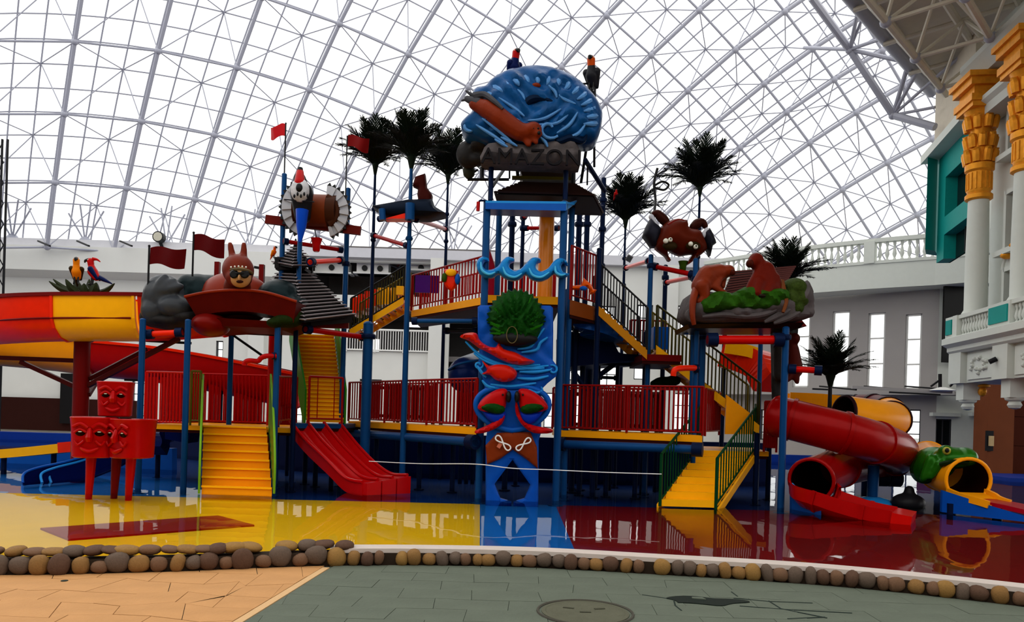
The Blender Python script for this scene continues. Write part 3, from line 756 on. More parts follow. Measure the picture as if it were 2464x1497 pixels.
for h in wins:
    w = h[1] - h[0]; hh = h[3] - h[2]; cs = (h[0] + h[1]) / 2
    wd = thing('window', None, None, Q(cs, -.6, h[2])); wd.parent = fac; wd.location = Q(cs, -.6, h[2]) - wloc(fac)
    fr = MB()
    for a in (h[0], h[1]): fr.box(Q(a, -.5, h[2] + hh / 2), (.12, .22, hh + .12), FRZ)
    fr.box(Q(cs, -.5, h[3]), (w, .22, .12), FRZ)
    mk('window_frame', fr, BLDW, wd)
    mk('sill', MB().box(Q(cs, -.42, h[2] - .08), (w + .4, .4, .14), FRZ), BLDW, wd)
    for k in (1, 2): mk('mullion', MB().box(Q(h[0] + w * k / 3, -.68, h[2] + hh / 2), (.06, .08, hh), FRZ), BLACKM, wd)
    mk('mullion', MB().box(Q(cs, -.68, h[2] + hh * .68), (w, .08, .06), FRZ), BLACKM, wd)
    mk('pane', MB().box(Q(cs, -.74, h[2] + hh / 2), (w, .04, hh), FRZ), DARKG, wd)
# arched tympana with gold shells
for cs in (-1.22, -3.62):
    arcp = [Q(cs + .78 * math.cos(a), -.45, 5.78 + .52 * math.sin(a)) for a in [math.pi * k / 14 for k in range(15)]]
    mk('tympanum', MB().prism(arcp, -FN * .25), BLDW, fac)
    mk('arch_mould', MB().tube(arcp, .06, 8), BLDW, fac, smooth=True)
    for ds in (-.42, 0, .42):
        mk('gold_shell', MB().ell(Q(cs + ds, -.36, 6.1 + (.14 if ds == 0 else -.02)), (.16, .16, .1), 10, 7), GOLD, fac, smooth=True)
# columns
def column(s):
    c = thing('column', None, None, Q(s, 0, 4.45)); c.parent = fac; c.location = Q(s, 0, 4.45) - wloc(fac)
    mk('shaft', MB().lathe(Q(s, 0, 4.45), [(.36, 0), (.36, .1), (.31, .16), (.33, .24), (.275, .34), (.275, 1.6), (.25, 3.25)], 28), BLDW, c, smooth=True)
    mk('capital_bell', MB().lathe(Q(s, 0, 7.7), [(.27, 0), (.33, .04), (.33, .14), (.27, .2), (.29, .26), (.29, .75), (.35, .8), (.35, .95), (.28, 1.0), (.30, 1.3), (.24, 1.8), (.30, 2.2), (.42, 2.4)], 28), GOLD, c, smooth=True)
    fl = MB()
    for k in range(16):
        a = 2 * math.pi * k / 16; fl.tube([Q(s, 0, 7.98) + V(.29 * math.cos(a), .29 * math.sin(a), 0), Q(s, 0, 8.42) + V(.29 * math.cos(a), .29 * math.sin(a), 0)], .028, 6)
    mk('fluting', fl, GOLD, c, smooth=True)
    for z, n, r in ((8.75, 8, .3), (9.15, 8, .28), (9.65, 8, .3)):
        for k in range(n):
            a = 2 * math.pi * (k + (.5 if z == 9.15 else 0)) / n; p = Q(s, 0, z) + V(r * math.cos(a), r * math.sin(a), 0); o = V(math.cos(a), math.sin(a), 0)
            mk('gold_leaf', MB().tube([p - V(0, 0, .06), p + o * .03 + V(0, 0, .14), p + o * .08 + V(0, 0, .26), p + o * .12 + V(0, 0, .24)], [.10, .115, .095, .05], 8), GOLD, c, smooth=True)
    mk('abacus', MB().box(Q(s, -.05, 10.15), (.95, .95, .14), FRZ).box(Q(s, -.05, 10.3), (1.05, 1.05, .18), FRZ).box(Q(s, -.05, 10.5), (.85, .85, .26), FRZ).box(Q(s, -.05, 10.72), (1.1, 1.1, .2), FRZ).box(Q(s, -.05, 10.88), (1.25, 1.25, .14), FRZ), GOLD, c)
    # second bracket block above the column, under the entablature
    return c
column(0.0); column(-2.32); column(-4.64)
# entablature
mk('entablature', MB().sweep([Q(S1, -.2, 9.9), Q(S0, -.2, 9.9)], [(-.3, 0), (.25, 0), (.3, .2), (.42, .28), (.42, .4), (-.3, .4)]), BLDW, fac)
mk('cornice', MB().sweep([Q(S1, -.2, 11.0), Q(S0, -.2, 11.0)], [(-.3, 0), (.3, 0), (.55, .35), (.55, .5), (-.3, .5)]), BLDW, fac)
# balcony hanging under the columns
mk('balcony_slab', MB().sweep([Q(S1 - .1, 0, 3.62), Q(S0, 0, 3.62)], [(-1.2, 0), (.45, 0), (.52, .06), (.52, .16), (.66, .24), (.66, .40), (.5, .46), (-1.2, .46)]), BLDW, fac)
mk('relief_wall', MB().sweep([Q(S1 - .25, 0, 2.82), Q(S0, 0, 2.82)], [(-1.2, 0), (.3, 0), (.3, .8), (-1.2, .8)]), BLDW, fac)
for s in (0.05, -2.3, -4.6):
    mk('relief_pier', MB().box(Q(s, .34, 3.22), (.7, .25, .82), FRZ), BLDW, fac)
    mk('pendant_block', MB().box(Q(s, .1, 2.6), (.42, .42, .45), FRZ), BLDW, fac)
    mk('pendant_drop', MB().lathe(Q(s, .1, 2.1), [(.03, 0), (.12, .03), (.16, .1), (.12, .18), (.2, .22), (.22, .27), (.16, .3)], 16), BLDW, fac, smooth=True)
    mk('gold_scroll', MB().ell(Q(s - .34, -.1, 2.6), (.1, .12, .13), 10, 7).ell(Q(s - .42, -.1, 2.74), (.16, .12, .06), 10, 7), GOLD, fac, smooth=True)
rr = random.Random(5)
for s in (-1.12, -3.45):
    mk('relief_panel', MB().box(Q(s, .31, 3.22), (1.45, .06, .66), FRZ), BLDW, fac)
    for k in range(16):
        a = k / 16 * 2 * math.pi
        mk('relief_flower', MB().ell(Q(s + .42 * math.cos(a) * rr.uniform(.5, 1.2), .35, 3.24 + .2 * math.sin(a) * rr.uniform(.5, 1.2)), (.07, .05, .055), 8, 6), BLDW, fac, smooth=True)
mk('cctv_camera', MB().tube([Q(-2.2, .48, 3.3), Q(-2.15, .62, 3.22)], .06, 10), BLACKM, fac, smooth=True)
# balustrade with teal panels
bz = 4.08
for s0, s1, teal in ((.6, .12, 1), (.12, -.12, 2), (-.12, -1.75, 0), (-1.75, -2.75, 1), (-2.75, -4.1, 0)):
    c = (s0 + s1) / 2; L = abs(s0 - s1)
    if teal == 1:
        mk('pedestal', MB().box(Q(c, .32, bz + .27), (L, .34, .56), FRZ), BLDW, fac)
        mk('teal_panel', MB().box(Q(c, .5, bz + .27), (L - .14, .04, .4), FRZ), TEAL, fac)
        mk('teal_panel', MB().box(Q(c + L / 2, .32, bz + .27), (.03, .24, .4), FRZ), TEAL, fac)
    elif teal == 2: mk('pedestal', MB().box(Q(c, .36, bz + .27), (L, .3, .56), FRZ), BLDW, fac)
    else:
        mk('handrail', MB().box(Q(c, .36, bz + .5), (L, .2, .1), FRZ), BLDW, fac)
        nb = int(L / .145); bm2 = meshdata('baluster', MB().lathe((0, 0, 0), [(r * .75, z * .58) for r, z in bprof], 8), BLDW, True)
        for k in range(nb): inst('baluster', bm2, fac, Q(s1 + L * (k + .5) / nb, .36, bz))
# teal wing set back at the far end, with dark windows
TZ0, TZ1 = 6.6, 10.2
t0 = P(2226, 600, 24.0); t1 = P(2250, 600, 24.2); t2 = P(2330, 600, 21.2)
tw = thing('teal_wing', 'teal end wall with dark windows behind the gold-capped column', 'building', V(t1.x, t1.y, 6.8))
zt_ = P(2240, 378, 24.0).z; zb_ = P(2240, 600, 24.0).z
mk('end_pier', MB().prism([(t0.x, t0.y, zb_), (t1.x, t1.y, zb_), (t1.x + .5, t1.y + .7, zb_), (t0.x + .42, t0.y + .7, zb_)], (0, 0, zt_ - zb_)), TEAL, tw)
d_ = (t2 - t1); d_.z = 0; L_ = d_.length; d_.normalize(); trz = math.atan2(d_.y, d_.x); off_ = Vector((d_.y, -d_.x, 0))
if off_.x > 0: off_ = -off_
def TQ(s, o, z): return Vector((t1.x, t1.y, 0)) + d_ * s + off_ * o + Vector((0, 0, z))
zs = [(zb_, zb_ + .05), ]
wz = [(P(2300, 605, 22.5).z, P(2300, 545, 22.5).z), (P(2300, 500, 22.5).z, P(2300, 400, 22.5).z)]
mb = MB(); z = zb_
for a, b in wz:
    if a > z: mb.box(TQ(L_ / 2, -.25, (z + a) / 2), (L_, .4, a - z), trz)
    mb.box(TQ(.35, -.25, (a + b) / 2), (.7, .4, b - a), trz); z = b
mb.box(TQ(L_ / 2, -.25, (z + zt_) / 2), (L_, .4, zt_ - z), trz)
mk('wall', mb, TEAL, tw)
for a, b in wz:
    mk('pane', MB().box(TQ(L_ / 2, -.42, (a + b) / 2), (L_, .05, b - a), trz), DARKG, tw)
    mk('mullion', MB().box(TQ(L_ * .55, -.36, (a + b) / 2), (.07, .06, b - a), trz), BLACKM, tw)
mk('cornice', MB().box(TQ(L_ / 2 - .1, .05, zt_ + .12), (L_ + .6, .7, .26), trz), BLDW, tw)
mk('attic', MB().box(TQ(L_ / 2 + .2, -.15, zt_ + 1.3), (L_ + .5, .5, 2.2), trz), BEIGE, tw)
mk('attic_pipe', MB().tube([TQ(.25, -.1, zt_ + .3), TQ(.25, -.1, zt_ + 2.8)], .07, 8), GREYM, tw, smooth=True)
# ================================================================== PLAY STRUCTURE: POSTS, DECKS, RAILS, STAIRS
ZB = -.11
def post(px, py, pt, D, r, m, label, group, name='support_post', z0=ZB, collars=()):
    """steel post measured at (px, py), rising to image height pt, standing on the pool floor"""
    a = P(px, py, D); top = P(px, pt, D).z; t = thing(name, label, 'post', V(a.x, a.y, z0), group)
    mk('shaft', MB().tube([(a.x, a.y, z0), (a.x, a.y, top)], r, 12), m, t, smooth=True)
    if z0 < 0: mk('base_plate', MB().lathe((a.x, a.y, z0), [(r * 2.1, 0), (r * 2.1, .02), (r * 1.2, .03)], 16), m, t)
    mk('cap', MB().ell((a.x, a.y, top), (r * 1.05, r * 1.05, r * .6), 10, 6), m, t, smooth=True)
    for c in collars:
        z = P(px, c, D).z; mk('collar', MB().lathe((a.x, a.y, z), [(r * 1.45, -.05), (r * 1.6, -.02), (r * 1.6, .02), (r * 1.45, .05)], 14), NAVY, t)
    return t
g = 'blue posts of the red-canopied cabin'
for px, py, pt, D, lb in ((343, 800, 770, 14.3, 'blue cabin post beside the black rock ledge'), (452, 800, 772, 14.3, 'blue cabin post left of the wide yellow stair'), (668, 800, 768, 14.6, 'blue cabin post right of the curved green side panel'), (557, 800, 770, 17.0, 'blue cabin post standing behind the wide yellow stair')):
    post(px, py, pt, D, .058, BLUE, lb, g)
post(709, 900, 770, 15.4, .05, NAVY, 'dark navy post under the slatted pagoda roof beside the triple slide', None)
post(826, 850, 455, 16.8, .058, BLUE, 'tall blue post right of the turkey-fan bird frame', None, collars=(635, 745))
post(679, 600, 420, 16.0, .055, BLUE, 'tall blue post left of the turkey-fan bird frame behind the pagoda', None)
post(721, 600, 480, 15.6, .05, BLUE, 'blue mast rising from the tip of the pagoda roof', None, z0=3.9)
post(884, 870, 780, 16.5, .11, BLUE, 'thick blue post beside the far white balcony railing', None, collars=(810,))
# tower posts
g = 'blue posts of the tall tower'
TL = 'blue steel post of the tall wave-topped tower'
for px, pt, D, lb in ((1170, 488, 14.3, 'blue tower post at the left end of the wave ornament'), (1200, 488, 15.4, 'blue tower post just behind the left wave curl'), (1356, 488, 14.3, 'blue tower post at the right end of the wave ornament'), (1375, 500, 15.4, 'blue tower post just behind the right wave curl')): post(px, 560, pt, D, .072 if D < 15 else .062, BLUE, lb, g)
for px, pt, D, lb in ((1232, 490, 17.0, 'dark navy tower post rising behind the green bush'), (1393, 500, 17.0, 'dark navy tower post beside the orange leaping figure'), (1412, 500, 17.6, 'dark navy tower post at the back of the tower landing')): post(px, 560, pt, D, .065, NAVY, lb, 'rear posts of the tower', collars=(540,))
post(1258, 560, 480, 18.2, .05, NAVY, 'thin dark post with a red pipe joint behind the tower', None, collars=(515, 550))
post(1448, 600, 430, 18.0, .06, NAVY, 'tall dark post between the tower and the far palm', None, collars=(482, 552, 640))
post(1438, 760, 600, 16.0, .06, NAVY, 'dark post at the head of the stair right of the tower', None)
# right-hand posts
post(1564, 700, 615, 16.4, .055, BLUE, 'blue post under the left side of the orange crab', None, collars=(640,))
post(1672, 700, 625, 15.75, .055, BLUE, 'blue post under the right side of the orange crab', None, collars=(672,))
post(1600, 700, 640, 18.0, .055, NAVY, 'dark post behind the orange crab between the red pipes', None, collars=(668,))
post(1690, 830, 795, 15.82, .074, BLUE, 'bright blue post between the monkey rock and the green handrail', 'front posts of the monkey rock', collars=(812,))
post(1890, 830, 790, 14.2, .066, BLUE, 'bright blue post between the monkey rock and the red tube slide', 'front posts of the monkey rock', collars=(812,))
post(1675, 850, 795, 15.0, .05, BLUE, 'blue post just behind the red pipe elbow', None)
post(1742, 860, 800, 18.1, .055, NAVY, 'dark post beside the green handrails under the monkey rock', None)
post(1828, 900, 800, 16.5, .05, BLUE, 'blue rear post between the rock and the red tube slide', None)
post(1416, 900, 800, 19.6, .13, NAVY, 'thick dark column under the stair right of the tower', None)
post(1358, 900, 700, 16.0, .075, BLUE, 'blue post close behind the relief panel', None)
post(1380, 900, 740, 18.0, .06, NAVY, 'dark post with a diagonal brace behind the tower', None)
post(1486, 900, 850, 18.5, .05, NAVY, 'slim dark post carrying the diagonal brace', None)
post(1553, 900, 800, 17.0, .07, NAVY, 'dark post at the foot of the stair right of the tower', None)
# posts below the lower walkway
for px, D in ((905, 17.2), (1010, 16.6), (1090, 16.2), (1395, 16.4), (1460, 16.2), (1530, 16.0), (1600, 15.6)):
    post(px, 1100, 1050, D, .055, NAVY, 'dark leg standing in the water under the red-railed walkway', 'legs under the walkway')
for px, D in ((1820, 15.5), (1850, 16.6), (760, 16.5), (735, 17.0), (500, 17.5), (380, 17.5)):
    post(px, 1100, 1045, D, .055, NAVY, 'dark leg standing in the water under a yellow-edged platform', 'legs under the platforms')
# ------------------------------------------------------------------ decks
YFAS = mat('yellow_fascia_paint', (.85, .42, .012), .4, var=.05)
UND = mat('deck_underside', (.06, .012, .010), .6)
def deck(name, pts, th, label, um=UND, fm=YFAS, cat='platform'):
    """pts: corner points on the walking surface, front edge first"""
    zc = sum(p.z for p in pts) / len(pts); t = thing(name, label, cat, sum((Vector(p) for p in pts), Vector()) / len(pts))
    c = sum((Vector(p) for p in pts), Vector()) / len(pts)
    mk('fascia', MB().prism([p - V(0, 0, th) for p in pts], (0, 0, th)), fm, t)
    ins = [c + (Vector(p) - c) * .97 for p in pts]
    mk('underside', MB().prism([p - V(0, 0, th + .06) for p in ins], (0, 0, .07)), um, t)
    return t
def lvl(p, z): return Vector((p.x, p.y, z))
zc = 1.2
dl_ = [lvl(P(452, 1028, 15.55), zc), lvl(P(702, 1028, 15.55), zc), lvl(P(702, 1028, 15.55), zc) + V(0, 3, 0), lvl(P(345, 1028, 15.55), zc) + V(0, 3, 0), lvl(P(345, 1028, 15.55), zc)]
DK0 = deck('cabin_platform', dl_, .1, 'yellow-edged platform above the wide front stair')
a, b = P(838, 1013, 18.0), P(1146, 1030, 14.1); a.z = b.z = 1.35
DK1 = deck('walkway_deck', [a, b, b + V(0, 1.4, 0), a + V(0, 1.4, 0)], .13, 'yellow-edged walkway between the triple slide and the tower')
WA, WB_ = a.copy(), b.copy()
a, b = P(1338, 1033, 15.4), P(1690, 1053, 14.3); a.z = b.z = 1.325
DK2 = deck('walkway_deck', [a, b, b + V(0, 1.5, 0), a + V(0, 1.5, 0)], .13, 'yellow-edged walkway between the tower and the green-railed stair')
WC, WD = a.copy(), b.copy()
a = P(705, 1018, 15.6); b = P(830, 1018, 16.6); a.z = b.z = 1.3
DK3 = deck('slide_platform', [a, b, b + V(0, 1.6, 0), a + V(0, 1.6, 0)], .1, 'small platform at the head of the red triple slide', um=UND, fm=BLUE)
a = P(1690, 1082, 15.7); b = P(1850, 1085, 15.7); a.z = b.z = 1.0
DK4 = deck('stair_landing', [a, b, b + V(.4, 2.2, 0), a + V(0, 2.2, 0)], .1, 'yellow landing at the head of the green-railed stair', fm=YFAS)
def btube(name, p, q, r, m, label, group=None, cat='pipe', ends=True):
    t = thing(name, label, cat, (Vector(p) + Vector(q)) / 2, group)
    mk('pipe', MB().tube([p, q], r, 12), m, t, smooth=True)
    if ends:
        d = (Vector(q) - Vector(p)).normalized()
        for e, sgn in ((Vector(p), 1), (Vector(q), -1)): mk('clamp', MB().tube([e, e + d * sgn * r * 2.2], r * 1.6, 12), NAVY, t, smooth=True)
    return t
btube('floor_beam', WA + V(0, -.05, -.28), WB_ + V(0, -.05, -.27), .09, BLUE, 'blue beam pipe under the left walkway edge', cat='beam')
btube('floor_beam', WC + V(0, -.05, -.28), WD + V(0, -.05, -.27), .09, BLUE, 'blue beam pipe under the right walkway edge', cat='beam')
# ------------------------------------------------------------------ lower red guard rails
def bent_rail(name, a, b, h, nb, m, label, **k): return railing(name, a, b, h, nb, m, label, **k)
railing('guard_rail', WA, WB_, .93, 44, RAILR, 'red barred guard rail along the front of the left walkway', rb=.017, posts=4, low=.06, parent=DK1)
railing('guard_rail', WA + V(0, 1.38, 0), WB_ + V(0, 1.38, 0), .93, 36, RAILR, 'red barred guard rail along the rear of the left walkway', rb=.017, posts=4, low=.06, parent=DK1)
railing('guard_rail', WC, WD, .93, 34, RAILR, 'red barred guard rail along the front of the right walkway', rb=.018, posts=3, low=.06, parent=DK2)
railing('guard_rail', WC + V(0, 1.48, 0), WD + V(0, 1.48, 0), .93, 30, RAILR, 'red barred guard rail along the rear of the right walkway', rb=.018, posts=3, low=.06, parent=DK2)
a, b = lvl(P(348, 1028, 15.5), 1.2), lvl(P(444, 1028, 15.5), 1.2)
railing('guard_rail', a, b, 1.08, 12, REDB, 'bright red guard rail at the left front of the cabin platform', rb=.017, low=.05, parent=DK0)
a, b = lvl(P(400, 1020, 18.4), 1.2), lvl(P(665, 1020, 18.4), 1.2)
railing('guard_rail', a, b, 1.2, 30, RED, 'red guard rail at the back of the cabin platform', rb=.02, low=.05, parent=DK0)
a, b = lvl(P(668, 1020, 15.3), 1.25), lvl(P(712, 1020, 16.4), 1.3)
railing('guard_rail', a, b, 1.0, 7, RAILR, 'short red guard rail between the stair and the triple slide', rb=.015, parent=DK3)
a, b = lvl(P(712, 1018, 17.6), 1.3), lvl(P(825, 1018, 16.8), 1.3)
railing('slide_gate_rail', P(742, 1018, 15.7), P(822, 1020, 16.0), .98, 2, RAILR, 'thin red rail across the foot of the ribbed orange stair', rb=.012, parent=DK3)
a, b = lvl(P(1696, 1052, 15.0), 1.3), lvl(P(1730, 1052, 16.6), 1.3)
railing('guard_rail', a, b, .95, 9, RAILR, 'short red guard rail beside the green-railed stair', rb=.016, parent=DK4)
a, b = lvl(P(1838, 1080, 15.6), 1.0), lvl(P(1868, 1080, 15.4), 1.0)
railing('guard_rail', a, b, 1.05, 6, RAILR, 'short red guard rail between the green handrail and the red tube slide', rb=.03, parent=DK4)
# ------------------------------------------------------------------ stairs
def stair(name, bl, br, tl, tr, n, m, label, sides=None, sm=None, closed=True, nosing=None, sh=(.0, .2)):
    bl, br, tl, tr = map(Vector, (bl, br, tl, tr)); t = thing(name, label, 'stair', (bl + br) / 2)
    for i in range(n):
        f0, f1 = i / n, (i + 1) / n
        a0, b0 = bl.lerp(tl, f0), br.lerp(tr, f0); a1, b1 = bl.lerp(tl, f1), br.lerp(tr, f1); zz = a1.z; z_ = a0.z
        if closed: L = [lvl(a0, z_), lvl(a0, zz), lvl(a1, zz), lvl(a1, zz - .05)]; R = [lvl(b0, z_), lvl(b0, zz), lvl(b1, zz), lvl(b1, zz - .05)]
        else: L = [lvl(a0, zz - .05), lvl(a0, zz), lvl(a1, zz), lvl(a1, zz - .05)]; R = [lvl(b0, zz - .05), lvl(b0, zz), lvl(b1, zz), lvl(b1, zz - .05)]
        mk('step', MB().add(L + R, [(0, 1, 2, 3), (7, 6, 5, 4), (0, 4, 5, 1), (1, 5, 6, 2), (2, 6, 7, 3), (3, 7, 4, 0)]), m, t)
        if nosing:
            d = (a1 - a0); d.z = 0; d = d.normalized() if d.length > 1e-6 else V(0, 1, 0)
            mk('nosing', MB().beam(lvl(a0, zz) - d * .02, lvl(b0, zz) - d * .02, .05, .035), nosing, t)
    if sides:
        for p, q, o in ((bl, tl, -1), (br, tr, 1)):
            d = (br - bl).normalized() * o * .02
            mk('side_panel', MB().prism([p + d + V(0, 0, sh[0]), q + d + V(0, 0, sh[0]), q + d + V(0, 0, sh[1]), p + d + V(0, 0, sh[1])], (br - bl).normalized() * o * .04), sides, t)
    return t
ST0 = stair('front_stair', P(485, 1190, 13.7), P(654, 1190, 13.7), lvl(P(490, 1029, 15.55), 1.2), lvl(P(640, 1029, 15.55), 1.2), 8, ORA, 'wide yellow front stair between green side panels', nosing=YEL)
# green side panels of the front stair: tall sails of sheet
def panel(name, pts, th, m, label, cat='panel', group=None): return mk(name, MB().prism(pts, th), m, None, label, cat, group)
for (x0, x1), xx, lb in (((481, 487), (479, 486), 'narrow green side panel left of the wide yellow stair'), ((657, 646), (661, 640), 'curved green side panel right of the wide yellow stair')):
    p0 = P(x0, 1190, 13.65); p1 = P(x1, 1029, 15.6)
    pts = bez([p0 + V(0, 0, .02), p0 + V(0, 0, .62), p0.lerp(p1, .35) + V(0, 0, .98), p0.lerp(p1, .75) + V(0, 0, 1.08), p1 + V(0, 0, 1.12)], 4) + [p1 + V(0, 0, -.05)]
    t = thing('side_panel', lb, None, p0); t.parent = ST0; t.location = p0 - wloc(ST0)
    sx = .035 if x0 > 560 else -.035
    mk('sheet', MB().prism(pts, (sx, 0, 0)), GREEN, t)
    mk('edge_tube', MB().tube([p + V(sx / 2, 0, 0) for p in pts], .022, 8), mat('lime_edge', (.22, .42, .03), .4), t, smooth=True)
for px, lb in ((458, 'small barred yellow rail beside the left blue post'),):
    a, b = lvl(P(457, 1028, 15.4), 1.2), lvl(P(480, 1028, 15.4), 1.2)
    railing('hand_gate', a, b, 1.12, 4, mat('olive_rail', (.16, .13, .02), .4), lb, rb=.01, parent=DK0)
# ribbed orange stair with green cheeks rising to the left
stair('ribbed_stair', P(738, 1015, 16.7), P(826, 1015, 16.7), P(702, 806, 18.2), P(803, 806, 18.2), 22, ORA, 'steep orange ribbed stair with green cheeks', sides=GREEN, sh=(-.15, .72), nosing=YEL)
# green-railed stair at right
RS = (P(1588, 1218, 13.7), P(1722, 1228, 13.7), lvl(P(1686, 1083, 15.7), 1.0), lvl(P(1818, 1085, 15.7), 1.0))
ST2 = stair('green_railed_stair', *RS, 8, YEL, 'yellow stair with green handrails standing in the red pool', sides=YEL, sh=(-.12, .03))
for a, b, lb in ((RS[0], RS[2], 'green handrail on the tower side of the yellow stair'), (RS[1], RS[3], 'green handrail on the slide side of the yellow stair')):
    t = railing('stair_handrail', a + V(0, 0, .0), b, .95, 16, DGREEN, lb, cat='handrail', rb=.013, r=.026, parent=ST2)
    mk('end_rail', MB().tube([b + V(0, 0, .95), b + V(.02, .12, 1.0), b + V(.02, .14, .2)], .03, 8), DGREEN, t, smooth=True)
# ------------------------------------------------------------------ upper walkway left of the tower
a, b = P(990, 733, 17.4), P(1162, 722, 15.0); zz = (a.z + b.z) / 2
UA, UB = P(990, 737, 17.4), P(1166, 726, 15.0)
UB.z = UA.z = (UA.z + UB.z) / 2
DK5 = deck('upper_deck', [UA + V(0, 0, .0), UB, UB + V(.2, 1.6, 0), UA + V(0, 1.6, 0)], .15, 'yellow-edged upper deck left of the blue wave ornament')
railing('upper_guard_rail', UA + V(0, 0, 0), UB, .82, 26, RAILR, 'red barred rail along the front of the upper deck', rb=.014, posts=3, parent=DK5)
railing('upper_guard_rail', UA + V(0, 1.55, 0), UB + V(0, 1.55, 0), .82, 22, RED, 'red barred rail along the rear of the upper deck', rb=.016, posts=3, parent=DK5)
p0, p1 = P(1000, 706, 16.9), P(1056, 662, 16.7)
pnl = thing('activity_panel', 'purple activity panel set in the upper red rail', 'play panel', p0)
mk('board', MB().box((p0 + p1) / 2, (p1.x - p0.x, .05, p1.z - p0.z)), PURP, pnl)
for k in range(3): mk('slot', MB().box(V(p0.x + .06 + k * .07, p0.y - .04, (p0.z + p1.z) / 2 - .03), (.03, .02, .25)), WHITE, pnl)
for k in range(5): mk('stud', MB().ell(V(p0.x + .1 + k * .08, p0.y - .05, p1.z - .05), .018, 8, 6), mat('pink_stud', (.5, .1, .3), .4), pnl, smooth=True)
# stair rising from the pagoda to the upper deck
SA, SB_ = P(842, 800, 17.2), P(972, 722, 17.2)
ST3 = stair('upper_stair', SA + V(0, 1.0, 0), SA, SB_ + V(0, 1.0, 0), SB_, 8, ORA, 'yellow barred stair climbing from the pagoda to the upper deck', sides=YEL, sh=(-.1, .06), closed=False)
railing('stair_handrail', SA, SB_, .78, 20, BLACKM, 'black barred handrail in front of the upper yellow stair', cat='handrail', rb=.012, r=.02, bm=mat('olive_bar', (.05, .045, .012), .4), parent=ST3)
railing('stair_handrail', SA + V(0, 1, 0), SB_ + V(0, 1, 0), .82, 16, mat('olive_rail'), 'olive barred handrail behind the upper yellow stair', cat='handrail', rb=.012, r=.02, parent=ST3)
t = thing('hump_slide', 'orange and yellow barrel-topped slide behind the upper stair', 'slide', P(900, 745, 18.6))
for i in range(9):
    x = 845 + i * 16; q = P(x, 720 - 14 * math.sin(i / 8 * 3.1) - i * 2, 18.5); m_ = REDO if i < 4 else YEL if i < 7 else ORA
    mk('slat', MB().box(q + V(.07, .4, -.15), (.135, .8, .42)), m_, t)
a = P(960, 722, 17.0); mk('landing_box', MB().box(P(966, 703, 17.3), (.16, .5, .2)), YEL, None, 'small yellow box at the top of the upper stair', 'box')
btube('cross_pipe', P(992, 773, 15.6), P(1150, 773, 15.4), .05, BLUE, 'blue horizontal pipe below the upper deck')
btube('cross_pipe', P(1072, 796, 17.5), P(1150, 796, 16.5), .05, BLACKM, 'black horizontal pipe with round joint below the upper deck')
# ------------------------------------------------------------------ right of the tower: upper deck, two flights
RA_, RB_ = P(1372, 722, 15.2), P(1440, 740, 16.2); RA_.z = RB_.z = (RA_.z + RB_.z) / 2
DK6 = deck('tower_landing', [RA_, RB_, RB_ + V(0, 2, 0), RA_ + V(0, 2, 0)], .3, 'orange-brown landing on the right side of the tower', fm=mat('orange_brown_paint', (.32, .10, .015), .5))
railing('tower_rail', RA_, RB_, 1.1, 10, RAILR, 'dark red barred rail on the landing right of the tower', rb=.016, parent=DK6)
TA, TB = P(1166, 715, 14.6), P(1350, 715, 14.6); TA.z = TB.z
DK7 = deck('tower_deck', [TA, TB, TB + V(0, 2.5, 0), TA + V(0, 2.5, 0)], .15, 'yellow-edged deck inside the tower behind the wave ornament')
railing('tower_rail', TA + V(0, 2.4, 0), TB + V(0, 2.4, 0), .95, 18, RED, 'red and white striped rail at the back of the tower deck', rb=.03, posts=2, parent=DK7)
a, b = TA + V(0, .1, 0), TA + V(.1, 2.4, .0)
railing('tower_rail', a, b, 1.05, 14, mat('magenta_red_paint', (.42, .01, .06), .4), 'magenta red rail on the left side of the tower deck', rb=.016, parent=DK7)
mk('tower_core', MB().lathe(lvl(P(1311, 700, 15.8), TA.z), [(.16, 0), (.16, 1.9)], 24), mat('amber_pillar', (.75, .30, .01), .35, coat=.3), None, 'yellow pillar rising through the tower to the blue roof slab', 'pillar', smooth=True)
S1a, S1b = P(1556, 848, 16.0), P(1440, 742, 16.0)
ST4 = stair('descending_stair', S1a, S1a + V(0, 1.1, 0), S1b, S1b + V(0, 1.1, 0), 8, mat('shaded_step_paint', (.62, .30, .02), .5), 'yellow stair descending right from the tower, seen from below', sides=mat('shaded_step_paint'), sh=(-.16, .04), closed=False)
railing('stair_handrail', S1a, S1b + V(.02, 0, 0), .95, 16, BLACKM, 'black barred handrail in front of the descending tower stair', cat='handrail', rb=.013, r=.02, parent=ST4)
railing('stair_handrail', S1a + V(0, 1.1, 0), S1b + V(0, 1.1, 0), .9, 14, BLACKM, 'black barred handrail behind the descending tower stair', cat='handrail', rb=.012, r=.02, parent=ST4)
a = P(1545, 852, 16.0); b = P(1640, 855, 16.0); b.z = a.z
DK8 = deck('mid_landing', [a, b, b + V(0, 1.8, 0), a + V(0, 1.8, 0)], .14, 'dark red landing between the two right-hand stair flights', fm=DRED)
a2, b2 = a + V(0, 1.75, 0), b + V(0, 1.75, 0)
railing('landing_rail', a2, b2, .95, 12, RAILR, 'dark red rail at the back of the middle landing', rb=.016, parent=DK8)
mk('landing_bin', MB().box(P(1588, 815, 16.9), (.34, .3, .5)), BLUEP, None, 'dark blue box standing on the middle landing', 'box')
S2a, S2b = P(1826, 1012, 15.6), P(1578, 842, 16.4); S2a.z = 1.45
ST5 = stair('lower_flight', S2a, S2a + V(.1, 1.1, 0), S2b, S2b + V(.1, 1.1, 0), 11, ORA, 'yellow stair flight descending behind the monkey rock to the red deck', sides=YEL, sh=(-.1, .1))
railing('stair_handrail', S2a, S2b, .98, 28, mat('olive_bar'), 'olive barred handrail in front of the lower right flight', cat='handrail', rb=.012, r=.022, parent=ST5)
